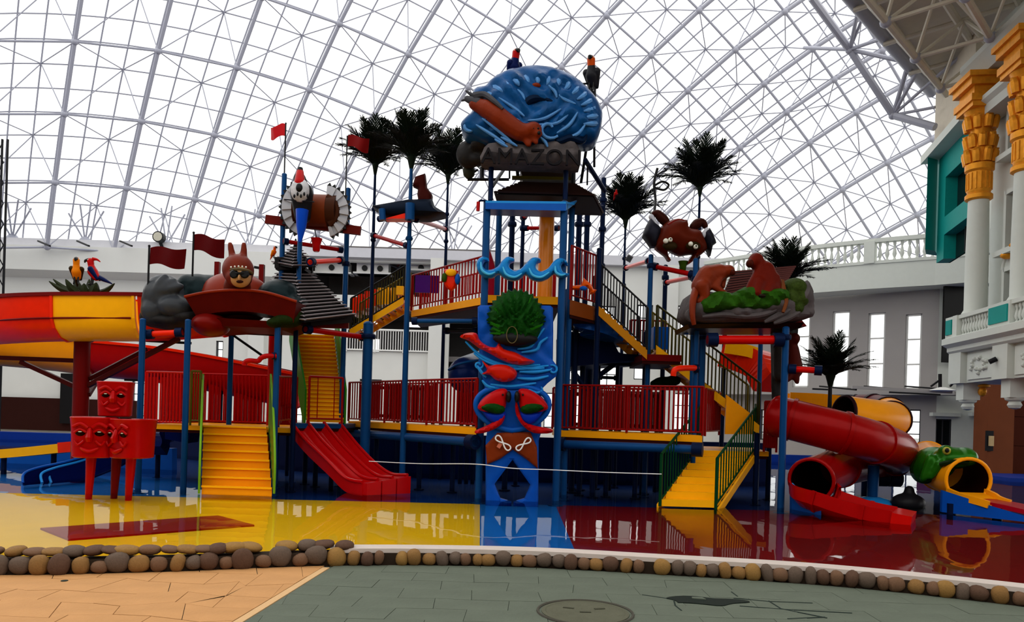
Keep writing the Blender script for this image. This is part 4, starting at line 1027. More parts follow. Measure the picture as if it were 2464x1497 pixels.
railing('stair_handrail', S2a + V(.1, 1.1, 0), S2b + V(.1, 1.1, 0), .98, 26, mat('olive_rail'), 'olive barred handrail behind the lower right flight', cat='handrail', rb=.014, r=.022, parent=ST5)
mk('flight_cheek', MB().prism([P(1748, 950, 15.6), P(1812, 1000, 15.6), P(1810, 1045, 15.6), P(1745, 1045, 15.6)], (0, .06, 0)), ORA, None, 'orange panel closing the foot of the lower right flight', 'panel')
# dark machinery deck below the tower stair
a = P(1350, 800, 17.0); b = P(1560, 880, 17.0)
md = thing('service_deck', 'dark boxed service deck under the tower stair', 'platform', V((a.x + b.x) / 2, 18, b.z))
mk('box', MB().prism([P(1352, 795, 17), P(1470, 812, 17), P(1490, 850, 17), P(1550, 855, 17), P(1555, 868, 17), P(1480, 872, 17), P(1352, 884, 17)], (0, 2.2, 0)), mat('dark_blue_box', (.006, .012, .05), .5), md)
mk('brace', MB().tube([P(1378, 892, 17.2), P(1412, 940, 17.2)], .06, 8), NAVY, md, smooth=True)
mk('brace', MB().tube([P(1440, 905, 17.4), P(1490, 868, 17.6)], .06, 8), NAVY, md, smooth=True)
mk('brace', MB().tube([P(1440, 873, 17.4), P(1555, 878, 17.6)], .05, 8), NAVY, md, smooth=True)
btube('thin_beam', P(1440, 908, 18.2), P(1486, 910, 18.2), .04, NAVY, 'thin dark crossbar low behind the tower', cat='beam')
# rope strung across the water
rp = bez([P(888, 1110, 15.4), P(1010, 1116, 14.9), P(1143, 1117, 14.0), P(1232, 1127, 13.75), P(1330, 1131, 13.85), P(1460, 1137, 13.75), P(1592, 1141, 13.6)], 8)
mk('barrier_rope', MB().tube(rp, .009, 6), ROPE, None, 'thin white barrier rope strung past the relief panel', 'rope', smooth=True)
# ------------------------------------------------------------------ red spray pipes and buckets
def rpipe(p, q, r, label, m=RED): return btube('spray_pipe', p, q, r, m, label)
rpipe(P(682, 580, 15.9), P(824, 602, 16.7), .045, 'red pipe hanging under the turkey-fan bird frame')
rpipe(P(746, 631, 15.2), P(822, 626, 16.6), .055, 'thick red pipe stub above the pagoda eave', REDO)
rpipe(P(897, 566, 16.9), P(982, 592, 15.9), .045, 'slanting red pipe between two palm poles')
rpipe(P(1000, 527, 15.9), P(1073, 552, 19.0), .05, 'slanting red pipe under the brown glider')
rpipe(P(912, 527, 16.8), P(990, 520, 16.2), .045, 'short red pipe at the left wing of the brown glider', RED)
rpipe(P(735, 792, 15.0), P(880, 812, 16.6), .06, 'long red pipe under the pagoda eave', RED)
rpipe(P(352, 805, 14.4), P(440, 800, 14.4), .06, 'bright red pipe between the two left cabin posts', REDO)
rpipe(P(1505, 645, 19.2), P(1562, 628, 16.5), .05, 'rising red pipe left of the orange crab', REDO)
rpipe(P(1570, 640, 16.5), P(1672, 662, 15.85), .055, 'red pipe carrying the green bucket under the crab')
rpipe(P(1602, 680, 17.8), P(1668, 666, 15.9), .05, 'lower red pipe right of the dark post', REDO)
rpipe(P(1702, 818, 14.15), P(1884, 818, 14.15), .085, 'heavy red crossbar pipe under the monkey rock', REDB)
rpipe(P(1898, 888, 14.2), P(1978, 892, 14.0), .06, 'bright red pipe stub jutting right from the blue post', REDB)
rpipe(P(1258, 524, 18.0), P(1296, 500, 17.0), .05, 'short red pipe slanting behind the yellow pillar')
rpipe(P(1262, 549, 18.1), P(1345, 549, 17.6), .045, 'level red pipe behind the yellow pillar')
rpipe(P(1390, 497, 17.4), P(1448, 500, 17.9), .05, 'dark red pipe below the right corner of the tower roof', DRED)
t = thing('elbow_pipe', 'orange-red elbow pipe jutting from the blue post over the stair', 'pipe', P(1650, 890, 14.9))
mk('pipe', MB().tube(bez([P(1678, 886, 14.9), P(1645, 886, 14.7), P(1624, 890, 14.6), P(1620, 905, 14.6)], 6), .058, 12), REDO, t, smooth=True)
mk('flange', MB().tube([P(1668, 887, 14.9), P(1680, 887, 14.9)], .085, 12), NAVY, t, smooth=True)
t = thing('elbow_pipe', 'red double-elbow spray pipe left of the cabin front post', 'pipe', P(620, 870, 14.4))
mk('pipe', MB().tube(bez([P(664, 857, 14.5), P(640, 857, 14.4), P(628, 862, 14.4), P(620, 869, 14.4), P(600, 868, 14.3), P(590, 872, 14.3), P(588, 880, 14.3)], 6), .048, 12), RED, t, smooth=True)
mk('flange', MB().tube([P(655, 857, 14.5), P(664, 857, 14.5)], .07, 12), NAVY, t, smooth=True)
def bucket(px, py0, py1, D, r, m, label, hang=None):
    a = P(px, py1, D); h = P(px, py0, D).z - a.z; t = thing('tipping_bucket', label, 'bucket', a)
    mk('shell', MB().lathe(a, [(r * .45, 0), (r * .62, h * .08), (r * .72, h * .5), (r, h * .95), (r * 1.06, h), (r * .9, h), (r * .6, h * .12)], 20), m, t, smooth=True)
    if hang: mk('hanger', MB().tube([a + V(0, 0, h), P(px - 4, hang, D)], .012, 6), BLACKM, t)
    return t
bucket(761, 574, 606, 15.7, .115, RED, 'red tipping bucket hanging under the turkey-fan bird', 552)
bucket(1643, 629, 654, 16.2, .10, mat('olive_green_plastic', (.06, .11, .012), .45), 'olive green tipping bucket below the orange crab')
bucket(1651, 770, 805, 15.4, .085, BLUEP, 'blue tipping bucket left of the monkey rock', 752)

# red board screens behind the lower rails
def screen(name, x0, y0, x1, y1, D, n, m, label, gaps=(), h=None):
    a, b = P(x0, y1, D), P(x1, y1, D); z1 = P((x0 + x1) / 2, y0, D).z; t = thing(name, label, 'screen', (a + b) / 2)
    w = (b.x - a.x) / n
    for i in range(n):
        if i in gaps: continue
        mk('board', MB().box(V(a.x + w * (i + .5), D, (a.z + z1) / 2), (w * .93, .04, z1 - a.z)), m, t)
    mk('rail', MB().box(V((a.x + b.x) / 2, D + .05, z1 - .1), (b.x - a.x, .06, .08)).box(V((a.x + b.x) / 2, D + .05, a.z + .1), (b.x - a.x, .06, .08)), m, t)
    for x in (a.x + .1, (a.x + b.x) / 2, b.x - .1): mk('leg', MB().tube([(x, D + .1, ZB), (x, D + .1, z1 - .05)], .05, 8), NAVY, t, smooth=True)
screen('board_screen', 352, 912, 700, 1022, 18.95, 30, RED, 'tall red board screen behind the cabin platform', gaps=(2, 4, 12, 15, 17, 24))
screen('board_screen', 862, 925, 1050, 1008, 19.6, 18, DRED, 'dark red board screen behind the left walkway', gaps=(5,))
screen('board_screen', 1100, 925, 1150, 1015, 18.2, 5, RAILR, 'narrow red board screen beside the blue tube slide')
screen('board_screen', 1350, 940, 1592, 1030, 17.6, 22, DRED, 'dark red board screen behind the right walkway', gaps=(3, 4))
# ================================================================== SCULPTURES OF THE TOWER
def bird(name, foot, yaw, H, label, head, body, wing, tail, beak=BLK, crest=None, group=None, lean=.25, tl=.75, belly=None, neck=1.0):
    f = V(math.sin(yaw), -math.cos(yaw), 0); r = V(math.cos(yaw), math.sin(yaw), 0); u = V(0, 0, 1); foot = Vector(foot)
    def L(a, b, c): return foot + (f * a + r * b + u * c) * H
    t = thing(name, label, 'bird statue', foot, group)
    blob('body', MB().capsule(L(-.14, 0, .30), L(-.02, 0, .48), .15 * H, .185 * H).capsule(L(-.02, 0, .5), L(.05, 0, .74), .17 * H, .105 * H), body, t, voxel=.025 * H + .004)
    mk('head', MB().capsule(L(.045, 0, .72), L(.07, 0, .87), .108 * H, .115 * H, 16), head, t, smooth=True)
    mk('beak', MB().tube(bez([L(.14, 0, .9), L(.24, 0, .88), L(.27, 0, .80)], 4), [.07 * H * (1 - i / 9) + .006 for i in range(9)], 8), beak, t, smooth=True)
    for s in (-1, 1):
        mk('wing', MB().capsule(L(.0, .155 * s, .56), L(-.22, .10 * s, .22), .10 * H, .05 * H), wing, t, smooth=True)
        mk('eye', MB().ell(L(.12, .085 * s, .9), .022 * H, 8, 6), EYEW, t, smooth=True)
        mk('foot', MB().tube([L(-.02, .06 * s, .3), L(0, .06 * s, .04), L(.1, .06 * s, .01)], .03 * H, 6), BLK, t, smooth=True)
    e = L(-.14 - lean * .9, 0, .3 - tl)
    mk('tail', MB().tube([L(-.12, 0, .34), L(-.14, 0, .34).lerp(e, .5), e], [.10 * H, .075 * H, .02 * H], 8), tail, t, smooth=True)
    if crest: mk('crest', MB().tube(bez([L(0, 0, .95), L(-.15, 0, .94), L(-.27, 0, .86)], 4), [.07 * H * (1 - i / 10) for i in range(9)], 8), crest, t, smooth=True)
    if belly: mk('belly', MB().ell(L(.08, 0, .5), (.13 * H, .13 * H, .19 * H), 12, 8), belly, t, smooth=True)
    return t
PNAVY = mat('navy_feather_paint', (.012, .022, .10), .35); PBLACK = mat('charcoal_feather_paint', (.02, .02, .024), .4)
PRED = mat('red_feather_paint', (.50, .012, .012), .35); PORA = mat('orange_feather_paint', (.62, .12, .008), .35); PYEL = mat('yellow_feather_paint', (.78, .30, .01), .35)
bird('parrot', P(1237, 200, 14.6), .5, .66, 'parrot with a red head and navy body on top of the wave', PRED, PNAVY, PNAVY, PNAVY)
bird('parrot', P(1422, 222, 14.9), -.4, .72, 'parrot with an orange head and charcoal body beside the wave', PORA, PBLACK, PBLACK, PBLACK)
# ---- big wave sculpture
wout = [(1111, 312), (1118, 298), (1137, 280), (1136, 258), (1142, 228), (1168, 220), (1184, 203), (1218, 184), (1260, 175), (1300, 172), (1340, 181), (1377, 197), (1405, 219), (1428, 244), (1443, 270), (1446, 294), (1440, 330), (1428, 349), (1408, 354), (1378, 352), (1326, 356), (1280, 360), (1190, 356), (1140, 340), (1118, 328)]
WD_ = 14.55
wv = thing('wave_sculpture', 'big blue sculpted wave with white-tipped foam crowning the tower', 'sculpture', P(1280, 358, WD_))
WAVEM = mat('sculpted_wave_blue', (.014, .11, .27), .3, var=.75, scale=3.2, coat=.03, bump=.8, bscale=3.5)
WAVEL = mat('sculpted_wave_pale', (.13, .30, .55), .35, var=.4, scale=5, bump=.4, bscale=8)
def wrel(x, z): return .035 * math.sin(14 * x + 5 * math.sin(4 * z)) + .03 * math.sin(17 * z + 4 * math.sin(5 * x))
mk('wave_body', puff(wout, WD_, .5, .28, dm=.5, step=.06, smoothk=3, rel=wrel, back=.2), WAVEM, wv, smooth=True)
# foam fingers along the crest
for k in range(17):
    a = math.pi * (.93 - .98 * k / 16); cx, cy = 1288, 282; rx, ry = 148, 102
    x0, y0 = cx + rx * math.cos(a), cy - ry * math.sin(a); x1, y1 = cx + rx * .80 * math.cos(a - .05), cy - ry * .78 * math.sin(a - .05)
    mk('foam_finger', MB().tube(bez([P(x0, y0, WD_ - .33), P((x0 + x1) / 2 + 4, (y0 + y1) / 2, WD_ - .5), P(x1, y1, WD_ - .5)], 3), [.06, .06, .055, .05, .04, .028, .015], 8), WAVEL, wv, smooth=True)
def swirl(cx, cy, r0, r1, a0, turns, D, rad, m, parent, nm='swirl'):
    n = int(14 * turns) + 4; pts = []
    for i in range(n):
        t = i / (n - 1); a = a0 + turns * 2 * math.pi * t; r = r0 + (r1 - r0) * t; pts.append(P(cx + r * math.cos(a), cy - r * .9 * math.sin(a), D))
    return mk(nm, MB().tube(pts, [rad * (.4 + .6 * math.sin(math.pi * (.15 + .7 * i / (n - 1)))) for i in range(n)], 8), m, parent, smooth=True)
swirl(1128, 304, 4, 18, 0, 1.3, WD_ - .35, .035, WAVEL, wv); swirl(1322, 310, 8, 28, .5, .8, WD_ - .55, .035, WAVEL, wv);
rr = random.Random(11)
for pl in ([(1145, 300), (1180, 322), (1215, 345)], [(1160, 285), (1200, 315), (1240, 350)], [(1175, 250), (1220, 275), (1250, 290)], [(1200, 235), (1240, 262), (1262, 280)], [(1270, 290), (1310, 285), (1350, 262)], [(1290, 300), (1340, 296), (1372, 270)], [(1340, 320), (1370, 300), (1390, 270)], [(1355, 335), (1390, 322), (1408, 300)],
           [(1205, 330), (1225, 340), (1245, 352)], [(1190, 335), (1208, 346), (1222, 354)], [(1300, 330), (1312, 342), (1318, 354)], [(1385, 250), (1360, 240), (1345, 228)], [(1320, 205), (1335, 220), (1340, 235)], [(1245, 215), (1258, 230), (1262, 248)]):
    q = bez([P(x, y, WD_ - .53) for x, y in pl], 5); n = len(q)
    mk('ripple', MB().tube(q, [.028 * math.sin(math.pi * (.1 + .8 * i / (n - 1))) + .004 for i in range(n)], 7), WAVEL, wv, smooth=True)
CAVE = mat('dark_cave_blue', (.006, .02, .05), .4)
mk('hollow', MB().tube(bez([P(1262, 270, WD_ - .46), P(1270, 245, WD_ - .5), P(1295, 237, WD_ - .5), P(1330, 246, WD_ - .5)], 5), [.03 + .05 * math.sin(math.pi * i / 15) for i in range(16)], 8), CAVE, wv, smooth=True)
mk('hollow', MB().tube(bez([P(1336, 325, WD_ - .46), P(1345, 340, WD_ - .5), P(1372, 332, WD_ - .5), P(1400, 340, WD_ - .46), P(1412, 325, WD_ - .44)], 5), [.02 + .05 * math.sin(math.pi * i / 20) for i in range(21)], 8), CAVE, wv, smooth=True)
mk('pebble', MB().ell(P(1290, 206, WD_ - .5), (.09, .06, .05), 10, 7), ORBR, wv, smooth=True); mk('pebble', MB().ell(P(1354, 278, WD_ - .5), (.1, .06, .06), 10, 7), DROCK, wv, smooth=True)
# ---- diving otter on the wave
OD = 14.0
ot = thing('otter_statue', 'orange-brown otter diving head first across the blue wave', 'animal statue', P(1285, 352, OD))
ob = MB()
op = [P(x, y, OD + d) for x, y, d in ((1142, 250, .1), (1170, 262, .05), (1200, 282, 0), (1228, 304, 0), (1252, 318, -.02), (1275, 316, -.04))]
for a, b, ra, rb in zip(op, op[1:], (.12, .17, .19, .19, .17), (.17, .19, .19, .17, .14)): ob.capsule(a, b, ra, rb)
ob.ell(P(1283, 312, OD - .06), (.17, .17, .14)); ob.ell(P(1293, 322, OD - .12), (.1, .1, .08))
ob.capsule(P(1258, 325, OD), P(1272, 348, OD - .05), .08, .055); ob.capsule(P(1275, 320, OD), P(1290, 342, OD - .1), .07, .05)
for x in (1275, 1290): ob.ell(P(x, 302, OD - .06), (.035, .03, .045))
blob('body', ob, ORBR, ot, voxel=.025)
mk('hind_flipper', MB().capsule(P(1150, 248, OD + .05), P(1124, 238, OD + .1), .1, .06).capsule(P(1124, 238, OD + .1), P(1112, 242, OD + .1), .035, .02).capsule(P(1140, 232, OD + .1), P(1122, 219, OD + .1), .045, .02), mat('grey_flipper', (.06, .06, .07), .4), ot, smooth=True)
mk('tail', MB().tube(bez([P(1140, 232, OD + .05), P(1165, 228, OD + .02), P(1190, 244, OD - .12), P(1210, 262, OD - .16)], 5), [.07 * (1 - i / 20) + .01 for i in range(16)], 8), mat('grey_flipper'), ot, smooth=True)
mk('nose', MB().ell(P(1297, 320, OD - .2), .035, 8, 6), BLK, ot, smooth=True)
for x in (1284, 1295): mk('eye', MB().ell(P(x, 309, OD - .2), .02, 8, 6), BLK, ot, smooth=True)
# ---- rock slab with the carved name
sl = thing('name_slab', 'grey sculpted rock slab carved AMAZON below the blue wave', 'sign', P(1275, 405, 14.4))
mk('rock', puff([(1176, 358), (1220, 354), (1270, 362), (1330, 352), (1382, 352), (1394, 404), (1330, 404), (1262, 402), (1200, 399), (1158, 397), (1162, 378)], 14.4, .55, .1, dm=.15, step=.06, smoothk=2, rel=lambda x, z: .03 * math.sin(21 * x) + .02 * math.sin(31 * z)), ROCK, sl, smooth=True)
cu = bpy.data.curves.new('lettering', 'FONT'); cu.body = 'AMAZON'; cu.align_x = 'CENTER'; cu.size = .42; cu.extrude = .03; cu.space_character = 1.05
tmp = bpy.data.objects.new('lettering_tmp', cu); COL.objects.link(tmp); bpy.context.view_layer.update()
me = bpy.data.meshes.new_from_object(tmp.evaluated_get(bpy.context.evaluated_depsgraph_get())); bpy.data.objects.remove(tmp)
me.materials.clear(); me.materials.append(mat('carved_black', (.012, .010, .012), .8))
lt = inst('lettering', me, sl, P(1278, 396, 13.98), (math.pi / 2, math.radians(-.2), 0), (1.0, 1.0, 1.0)); lt['label'] = 'dark carved letters AMAZON'
# dark boulder and lamp post at its left
bd = MB().ell(P(1128, 372, 15.0), (.26, .26, .28)); bd.ell(P(1160, 350, 14.7), (.24, .25, .12)); bd.ell(P(1150, 385, 14.9), (.2, .2, .12)); bd.ell(P(1180, 365, 14.8), (.25, .2, .14))
blob('dark_boulder', bd, DROCK, None, voxel=.03, label='dark rounded boulder left of the carved rock slab', cat='sculpture')
# ---- dark pyramid roof below the slab
def slat_roof(name, corners, ring, rows, label, sm=WOODD, th=.035, parent=None):
    t = thing(name, label, 'roof', sum((Vector(c) for c in corners), Vector()) / 4); n = len(corners)
    core = MB(); cc = [Vector(c) - V(0, 0, .03) for c in corners]; rr_ = [Vector(c) - V(0, 0, .04) for c in ring]
    core.add(cc + rr_, [tuple(range(n)), tuple(range(2 * n - 1, n - 1, -1))] + [(i, (i + 1) % n, (i + 1) % n + n, i + n) for i in range(n)])
    mk('core', core, WOODK, t)
    for i in range(n):
        a0, b0, a1, b1 = Vector(corners[i]), Vector(corners[(i + 1) % n]), Vector(ring[i]), Vector(ring[(i + 1) % n])
        nr = (b0 - a0).cross(a1 - a0).normalized()
        if nr.z < 0: nr = -nr
        for k in range(rows):
            f0 = k / rows; f1 = (k + .52) / rows
            q = [a0.lerp(a1, f0) + nr * .045, b0.lerp(b1, f0) + nr * .045, b0.lerp(b1, f1) + nr * .012, a0.lerp(a1, f1) + nr * .012]
            mk('slat', MB().prism(q, -nr * th), sm, t)
    return t
RZ_ = P(1310, 468, 14.6).z
slat_roof('hip_roof', [lvl(P(1190, 468, 14.6), RZ_), lvl(P(1428, 472, 14.6), RZ_), lvl(P(1452, 474, 15.9), RZ_), lvl(P(1205, 468, 15.9), RZ_)], [lvl(P(1258, 428, 15.0), RZ_ + .35), lvl(P(1378, 430, 15.0), RZ_ + .35), lvl(P(1390, 430, 15.5), RZ_ + .35), lvl(P(1262, 428, 15.5), RZ_ + .35)], 7, 'dark slatted hip roof between the rock slab and the blue roof slab', sm=mat('dark_brown_slat', (.045, .022, .018), .5))
rb_ = thing('roof_box', 'dark timber box carrying the carved rock slab', 'box', P(1318, 432, 15.6))
mk('box', MB().prism([P(1252, 405, 15.2), P(1385, 405, 15.2), P(1380, 432, 15.2), P(1258, 430, 15.2)], (0, 1.4, 0)), mat('brown_beam', (.06, .035, .025), .6), rb_)
mk('ridge_board', MB().beam(P(1232, 428, 15.1), P(1384, 432, 15.1), .1, .06), mat('olive_rail'), rb_)
# thin lattice that props the wave
pr = thing('prop_frame', 'dark steel prop frame holding the wave and rock slab', 'frame', P(1290, 470, 15))
for a, b, r in ((P(1182, 402, 14.5), P(1180, 482, 14.5), .05), (P(1160, 402, 14.6), P(1160, 428, 14.6), .04), (P(1125, 432, 15.2), P(1225, 432, 15.2), .03), (P(1215, 405, 15.3), P(1185, 450, 14.6), .03), (P(1244, 402, 15.3), P(1246, 425, 15.3), .035), (P(1226, 404, 15.3), P(1226, 430, 15.3), .018), (P(1362, 406, 14.5), P(1360, 480, 14.5), .05), (P(1380, 406, 15.0), P(1379, 470, 15), .045),
                (P(1412, 350, 15.0), P(1398, 440, 15.5), .03), (P(1430, 340, 15.0), P(1430, 402, 15.3), .025), (P(1408, 385, 15), P(1455, 460, 16), .05), (P(1414, 395, 15), P(1413, 445, 15.4), .018), (P(1432, 205, 15.2), P(1428, 265, 15), .03), (P(1372, 203, 14.8), P(1440, 200, 15.1), .02)):
    mk('rod', MB().tube([a, b], r, 8), NAVY if r > .045 else BLACKM, pr, smooth=True)
lmp = thing('post_lantern', 'small dark lantern on a bracket left of the tower roof', 'lamp', P(1128, 430, 15.2))
mk('lantern', MB().lathe(P(1128, 430, 15.2), [(.05, 0), (.11, .06), (.13, .16), (.09, .28), (.03, .34)], 10), mat('dark_bronze', (.03, .03, .02), .5), lmp, smooth=True)
mk('spike', MB().tube([P(1136, 418, 15.2), P(1150, 408, 15.2)], .02, 6), BLACKM, lmp)
# ---- light blue roof slab
bs = thing('blue_roof_slab', 'light blue roof slab on the tower posts', 'roof', P(1275, 505, 15))
q = [P(1168, 503, 14.15), P(1168, 488, 14.15), P(1205, 472, 14.9), P(1392, 480, 14.9), P(1362, 490, 14.15), P(1362, 506, 14.15)]
fl = [P(1168, 503, 14.15), P(1362, 507, 14.15), P(1362, 490, 14.15), P(1168, 488, 14.15)]
mk('fascia', MB().prism(fl, (0, .08, 0)), BLUEP, bs)
a0, b0 = P(1168, 488, 14.15), P(1362, 490, 14.15)
mk('sloping_top', MB().prism([a0, b0, b0 + V(.2, .5, .12), a0 + V(.05, .5, .14)], (0, 0, .04)), BLUEL, bs)
mk('soffit', MB().box((fl[0] + fl[1]) / 2 + V(0, .3, .06), ((fl[1] - fl[0]).length, .5, .08)), BLUEP, bs)
mk('end_fin', MB().prism([P(1362, 506, 14.15), P(1362, 490, 14.15), P(1392, 480, 14.9), P(1386, 488, 15.0)], (0, .05, 0)), BLUEL, bs)
sg = thing('hooked_sprayer', 'small red sprayer on a hooked arm at the blue slab corner', 'sprayer', P(1152, 510, 14.2))
mk('arm', MB().tube(bez([P(1172, 484, 14.2), P(1155, 483, 14.2), P(1152, 492, 14.2)], 4), .02, 6), NAVY, sg, smooth=True)
mk('nozzle', MB().tube([P(1151, 486, 14.2), P(1150, 508, 14.2)], .035, 8), RED, sg, smooth=True)
# ---- wave ornament across the posts
wo = [(1147, 642), (1149, 628), (1160, 619), (1174, 622), (1177, 629), (1167, 630), (1162, 640), (1168, 649), (1182, 650), (1197, 643), (1209, 628), (1221, 619), (1236, 622), (1237, 630), (1227, 635), (1227, 646), (1239, 652), (1254, 647), (1268, 632), (1282, 621), (1299, 623), (1301, 631), (1291, 635), (1290, 647), (1301, 654), (1318, 647), (1332, 630), (1347, 622), (1362, 628), (1366, 640), (1356, 634), (1350, 643), (1355, 656), (1369, 660), (1360, 668), (1345, 668), (1332, 660), (1318, 671), (1298, 678), (1278, 673), (1264, 662), (1250, 673), (1230, 676), (1212, 669), (1200, 660), (1186, 669), (1168, 669), (1153, 658)]
wt = thing('wave_ornament', 'light blue ornament of four curling waves across the tower posts', 'ornament', P(1258, 678, 14.0))
mk('board', puff(wo, 14.17, .1, .09, dm=.08, step=.035, smoothk=3), mat('ornament_blue', (.02, .27, .58), .3, coat=.03), wt, smooth=True)
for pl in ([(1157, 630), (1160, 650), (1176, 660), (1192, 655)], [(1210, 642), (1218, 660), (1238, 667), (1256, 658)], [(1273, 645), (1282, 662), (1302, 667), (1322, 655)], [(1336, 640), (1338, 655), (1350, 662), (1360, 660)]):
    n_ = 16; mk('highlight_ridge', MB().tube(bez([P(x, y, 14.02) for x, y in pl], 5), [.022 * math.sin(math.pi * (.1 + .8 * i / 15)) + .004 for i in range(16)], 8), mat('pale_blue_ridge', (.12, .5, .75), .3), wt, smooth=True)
# ---- tall relief panel at the foot of the tower
pd = 14.1
rp_ = thing('relief_panel', 'tall blue relief panel with dolphins, parrots and a palm bush', 'sculpture', P(1233, 1215, pd))
PB = mat('relief_panel_blue', (.012, .125, .45), .32, var=.3, scale=5, coat=.03, bump=.25, bscale=9)
pout = [(1150, 740), (1156, 736), (1200, 736), (1290, 736), (1324, 737), (1330, 742), (1331, 800), (1330, 868), (1342, 884), (1338, 906), (1318, 922), (1302, 938), (1302, 1040), (1296, 1060), (1295, 1219), (1235, 1219), (1235, 1207), (1262, 1199), (1276, 1166), (1233, 1106), (1190, 1164), (1204, 1199), (1231, 1207), (1231, 1219), (1168, 1219), (1169, 1060), (1172, 1040), (1166, 930), (1160, 905), (1150, 880), (1156, 840), (1150, 800)]
mk('panel', puff(pout, pd, .14, .04, dm=.06, step=.06, rel=lambda x, z: .015 * math.sin(16 * x + 3 * math.sin(7 * z)) * (1 if z > 2.2 else 0)), PB, rp_, smooth=True)
def relief(nm, pix, m, h, sk=3, off=.12, th=.06, dm=.12, step=.045, rel=None): return mk(nm, puff(pix, pd - off, th, h, dm=dm, step=step, smoothk=sk, rel=rel), m, rp_, smooth=True)
bush = []
for k in range(40):
    a = math.pi * (1.18 - 1.36 * k / 39); rj = 1.0 if k % 2 else .9; bush.append((1242 + 72 * rj * math.cos(a), 770 - 76 * rj * math.sin(a) * (1 if math.sin(a) > 0 else .4)))
bush += [(1300, 800), (1286, 828), (1262, 836), (1216, 832), (1190, 812), (1178, 795)]
gc = P(1240, 800, pd)
mk('bush', puff(bush, pd - .15, .1, .22, dm=.35, step=.045, rel=lambda x, z: .035 * math.sin(26 * math.atan2(z - gc.z, x - gc.x))), GRASSM, rp_, smooth=True)
rr = random.Random(2)
for k in range(46):
    a = rr.uniform(-.25, math.pi + .25); r0 = rr.uniform(6, 40); r1 = r0 + rr.uniform(18, 34)
    mk('blade', MB().tube([P(1242 + r0 * math.cos(a), 795 - r0 * math.sin(a), pd - .36), P(1242 + r1 * math.cos(a), 785 - r1 * 1.15 * math.sin(a), pd - .34)], [.028, .012], 6), mat('blade_green', (.03, .16, .012), .5), rp_, smooth=True)
mk('base_shading', MB().ell(P(1240, 815, pd - .26), (.42, .17, .14), 16, 9), mat('base_shading', (.012, .012, .012), .5), rp_, smooth=True)  # black mass stands for the shading at the foot of the bush
mk('necklace', MB().tube([P(1232 + 13 * math.cos(a), 806 - 20 * math.sin(a), pd - .44) for a in [2 * math.pi * k / 20 for k in range(20)]], .008, 6, closed=True), mat('dull_beads', (.16, .13, .06), .5), rp_, smooth=True)
dred = mat('dolphin_red', (.58, .03, .012), .28, coat=.03)
relief('dolphin', [(1107, 811), (1122, 802), (1146, 802), (1154, 818), (1172, 832), (1192, 836), (1201, 825), (1212, 840), (1240, 848), (1262, 860), (1287, 871), (1258, 879), (1219, 872), (1179, 851), (1150, 836), (1128, 820)], dred, .14, off=.2, dm=.1)
relief('dolphin', [(1160, 868), (1176, 880), (1196, 877), (1220, 879), (1240, 890), (1244, 902), (1236, 914), (1214, 920), (1192, 914), (1178, 902), (1160, 900), (1172, 890)], dred, .15, off=.2, dm=.1)
for k, pl in enumerate(([(1120, 822), (1160, 858), (1220, 880), (1300, 878)], [(1140, 850), (1175, 872), (1240, 888), (1320, 880)], [(1245, 840), (1275, 835), (1290, 815), (1310, 790)], [(1255, 848), (1290, 842), (1300, 825), (1318, 812)], [(1250, 895), (1290, 895), (1325, 890)], [(1245, 910), (1285, 912), (1320, 905)], [(1180, 925), (1230, 930), (1290, 922)], [(1160, 915), (1175, 930), (1205, 935)], [(1270, 935), (1290, 945), (1305, 940)], [(1148, 880), (1158, 895), (1170, 908)], [(1200, 862), (1260, 885), (1310, 886)])):
    q = bez([P(x, y, pd - .17) for x, y in pl], 6); n = len(q)
    mk('water_ridge', MB().tube(q, [.026 * math.sin(math.pi * (.12 + .76 * i / (n - 1))) + .006 for i in range(n)], 7), BLUEL, rp_, smooth=True)
swirl(1152, 878, 3, 12, 0, 1.1, pd - .16, .022, BLUEL, rp_); swirl(1330, 890, 3, 13, 2, 1.0, pd - .14, .022, BLUEL, rp_); swirl(1295, 940, 3, 12, 1, 1.0, pd - .14, .02, BLUEL, rp_)
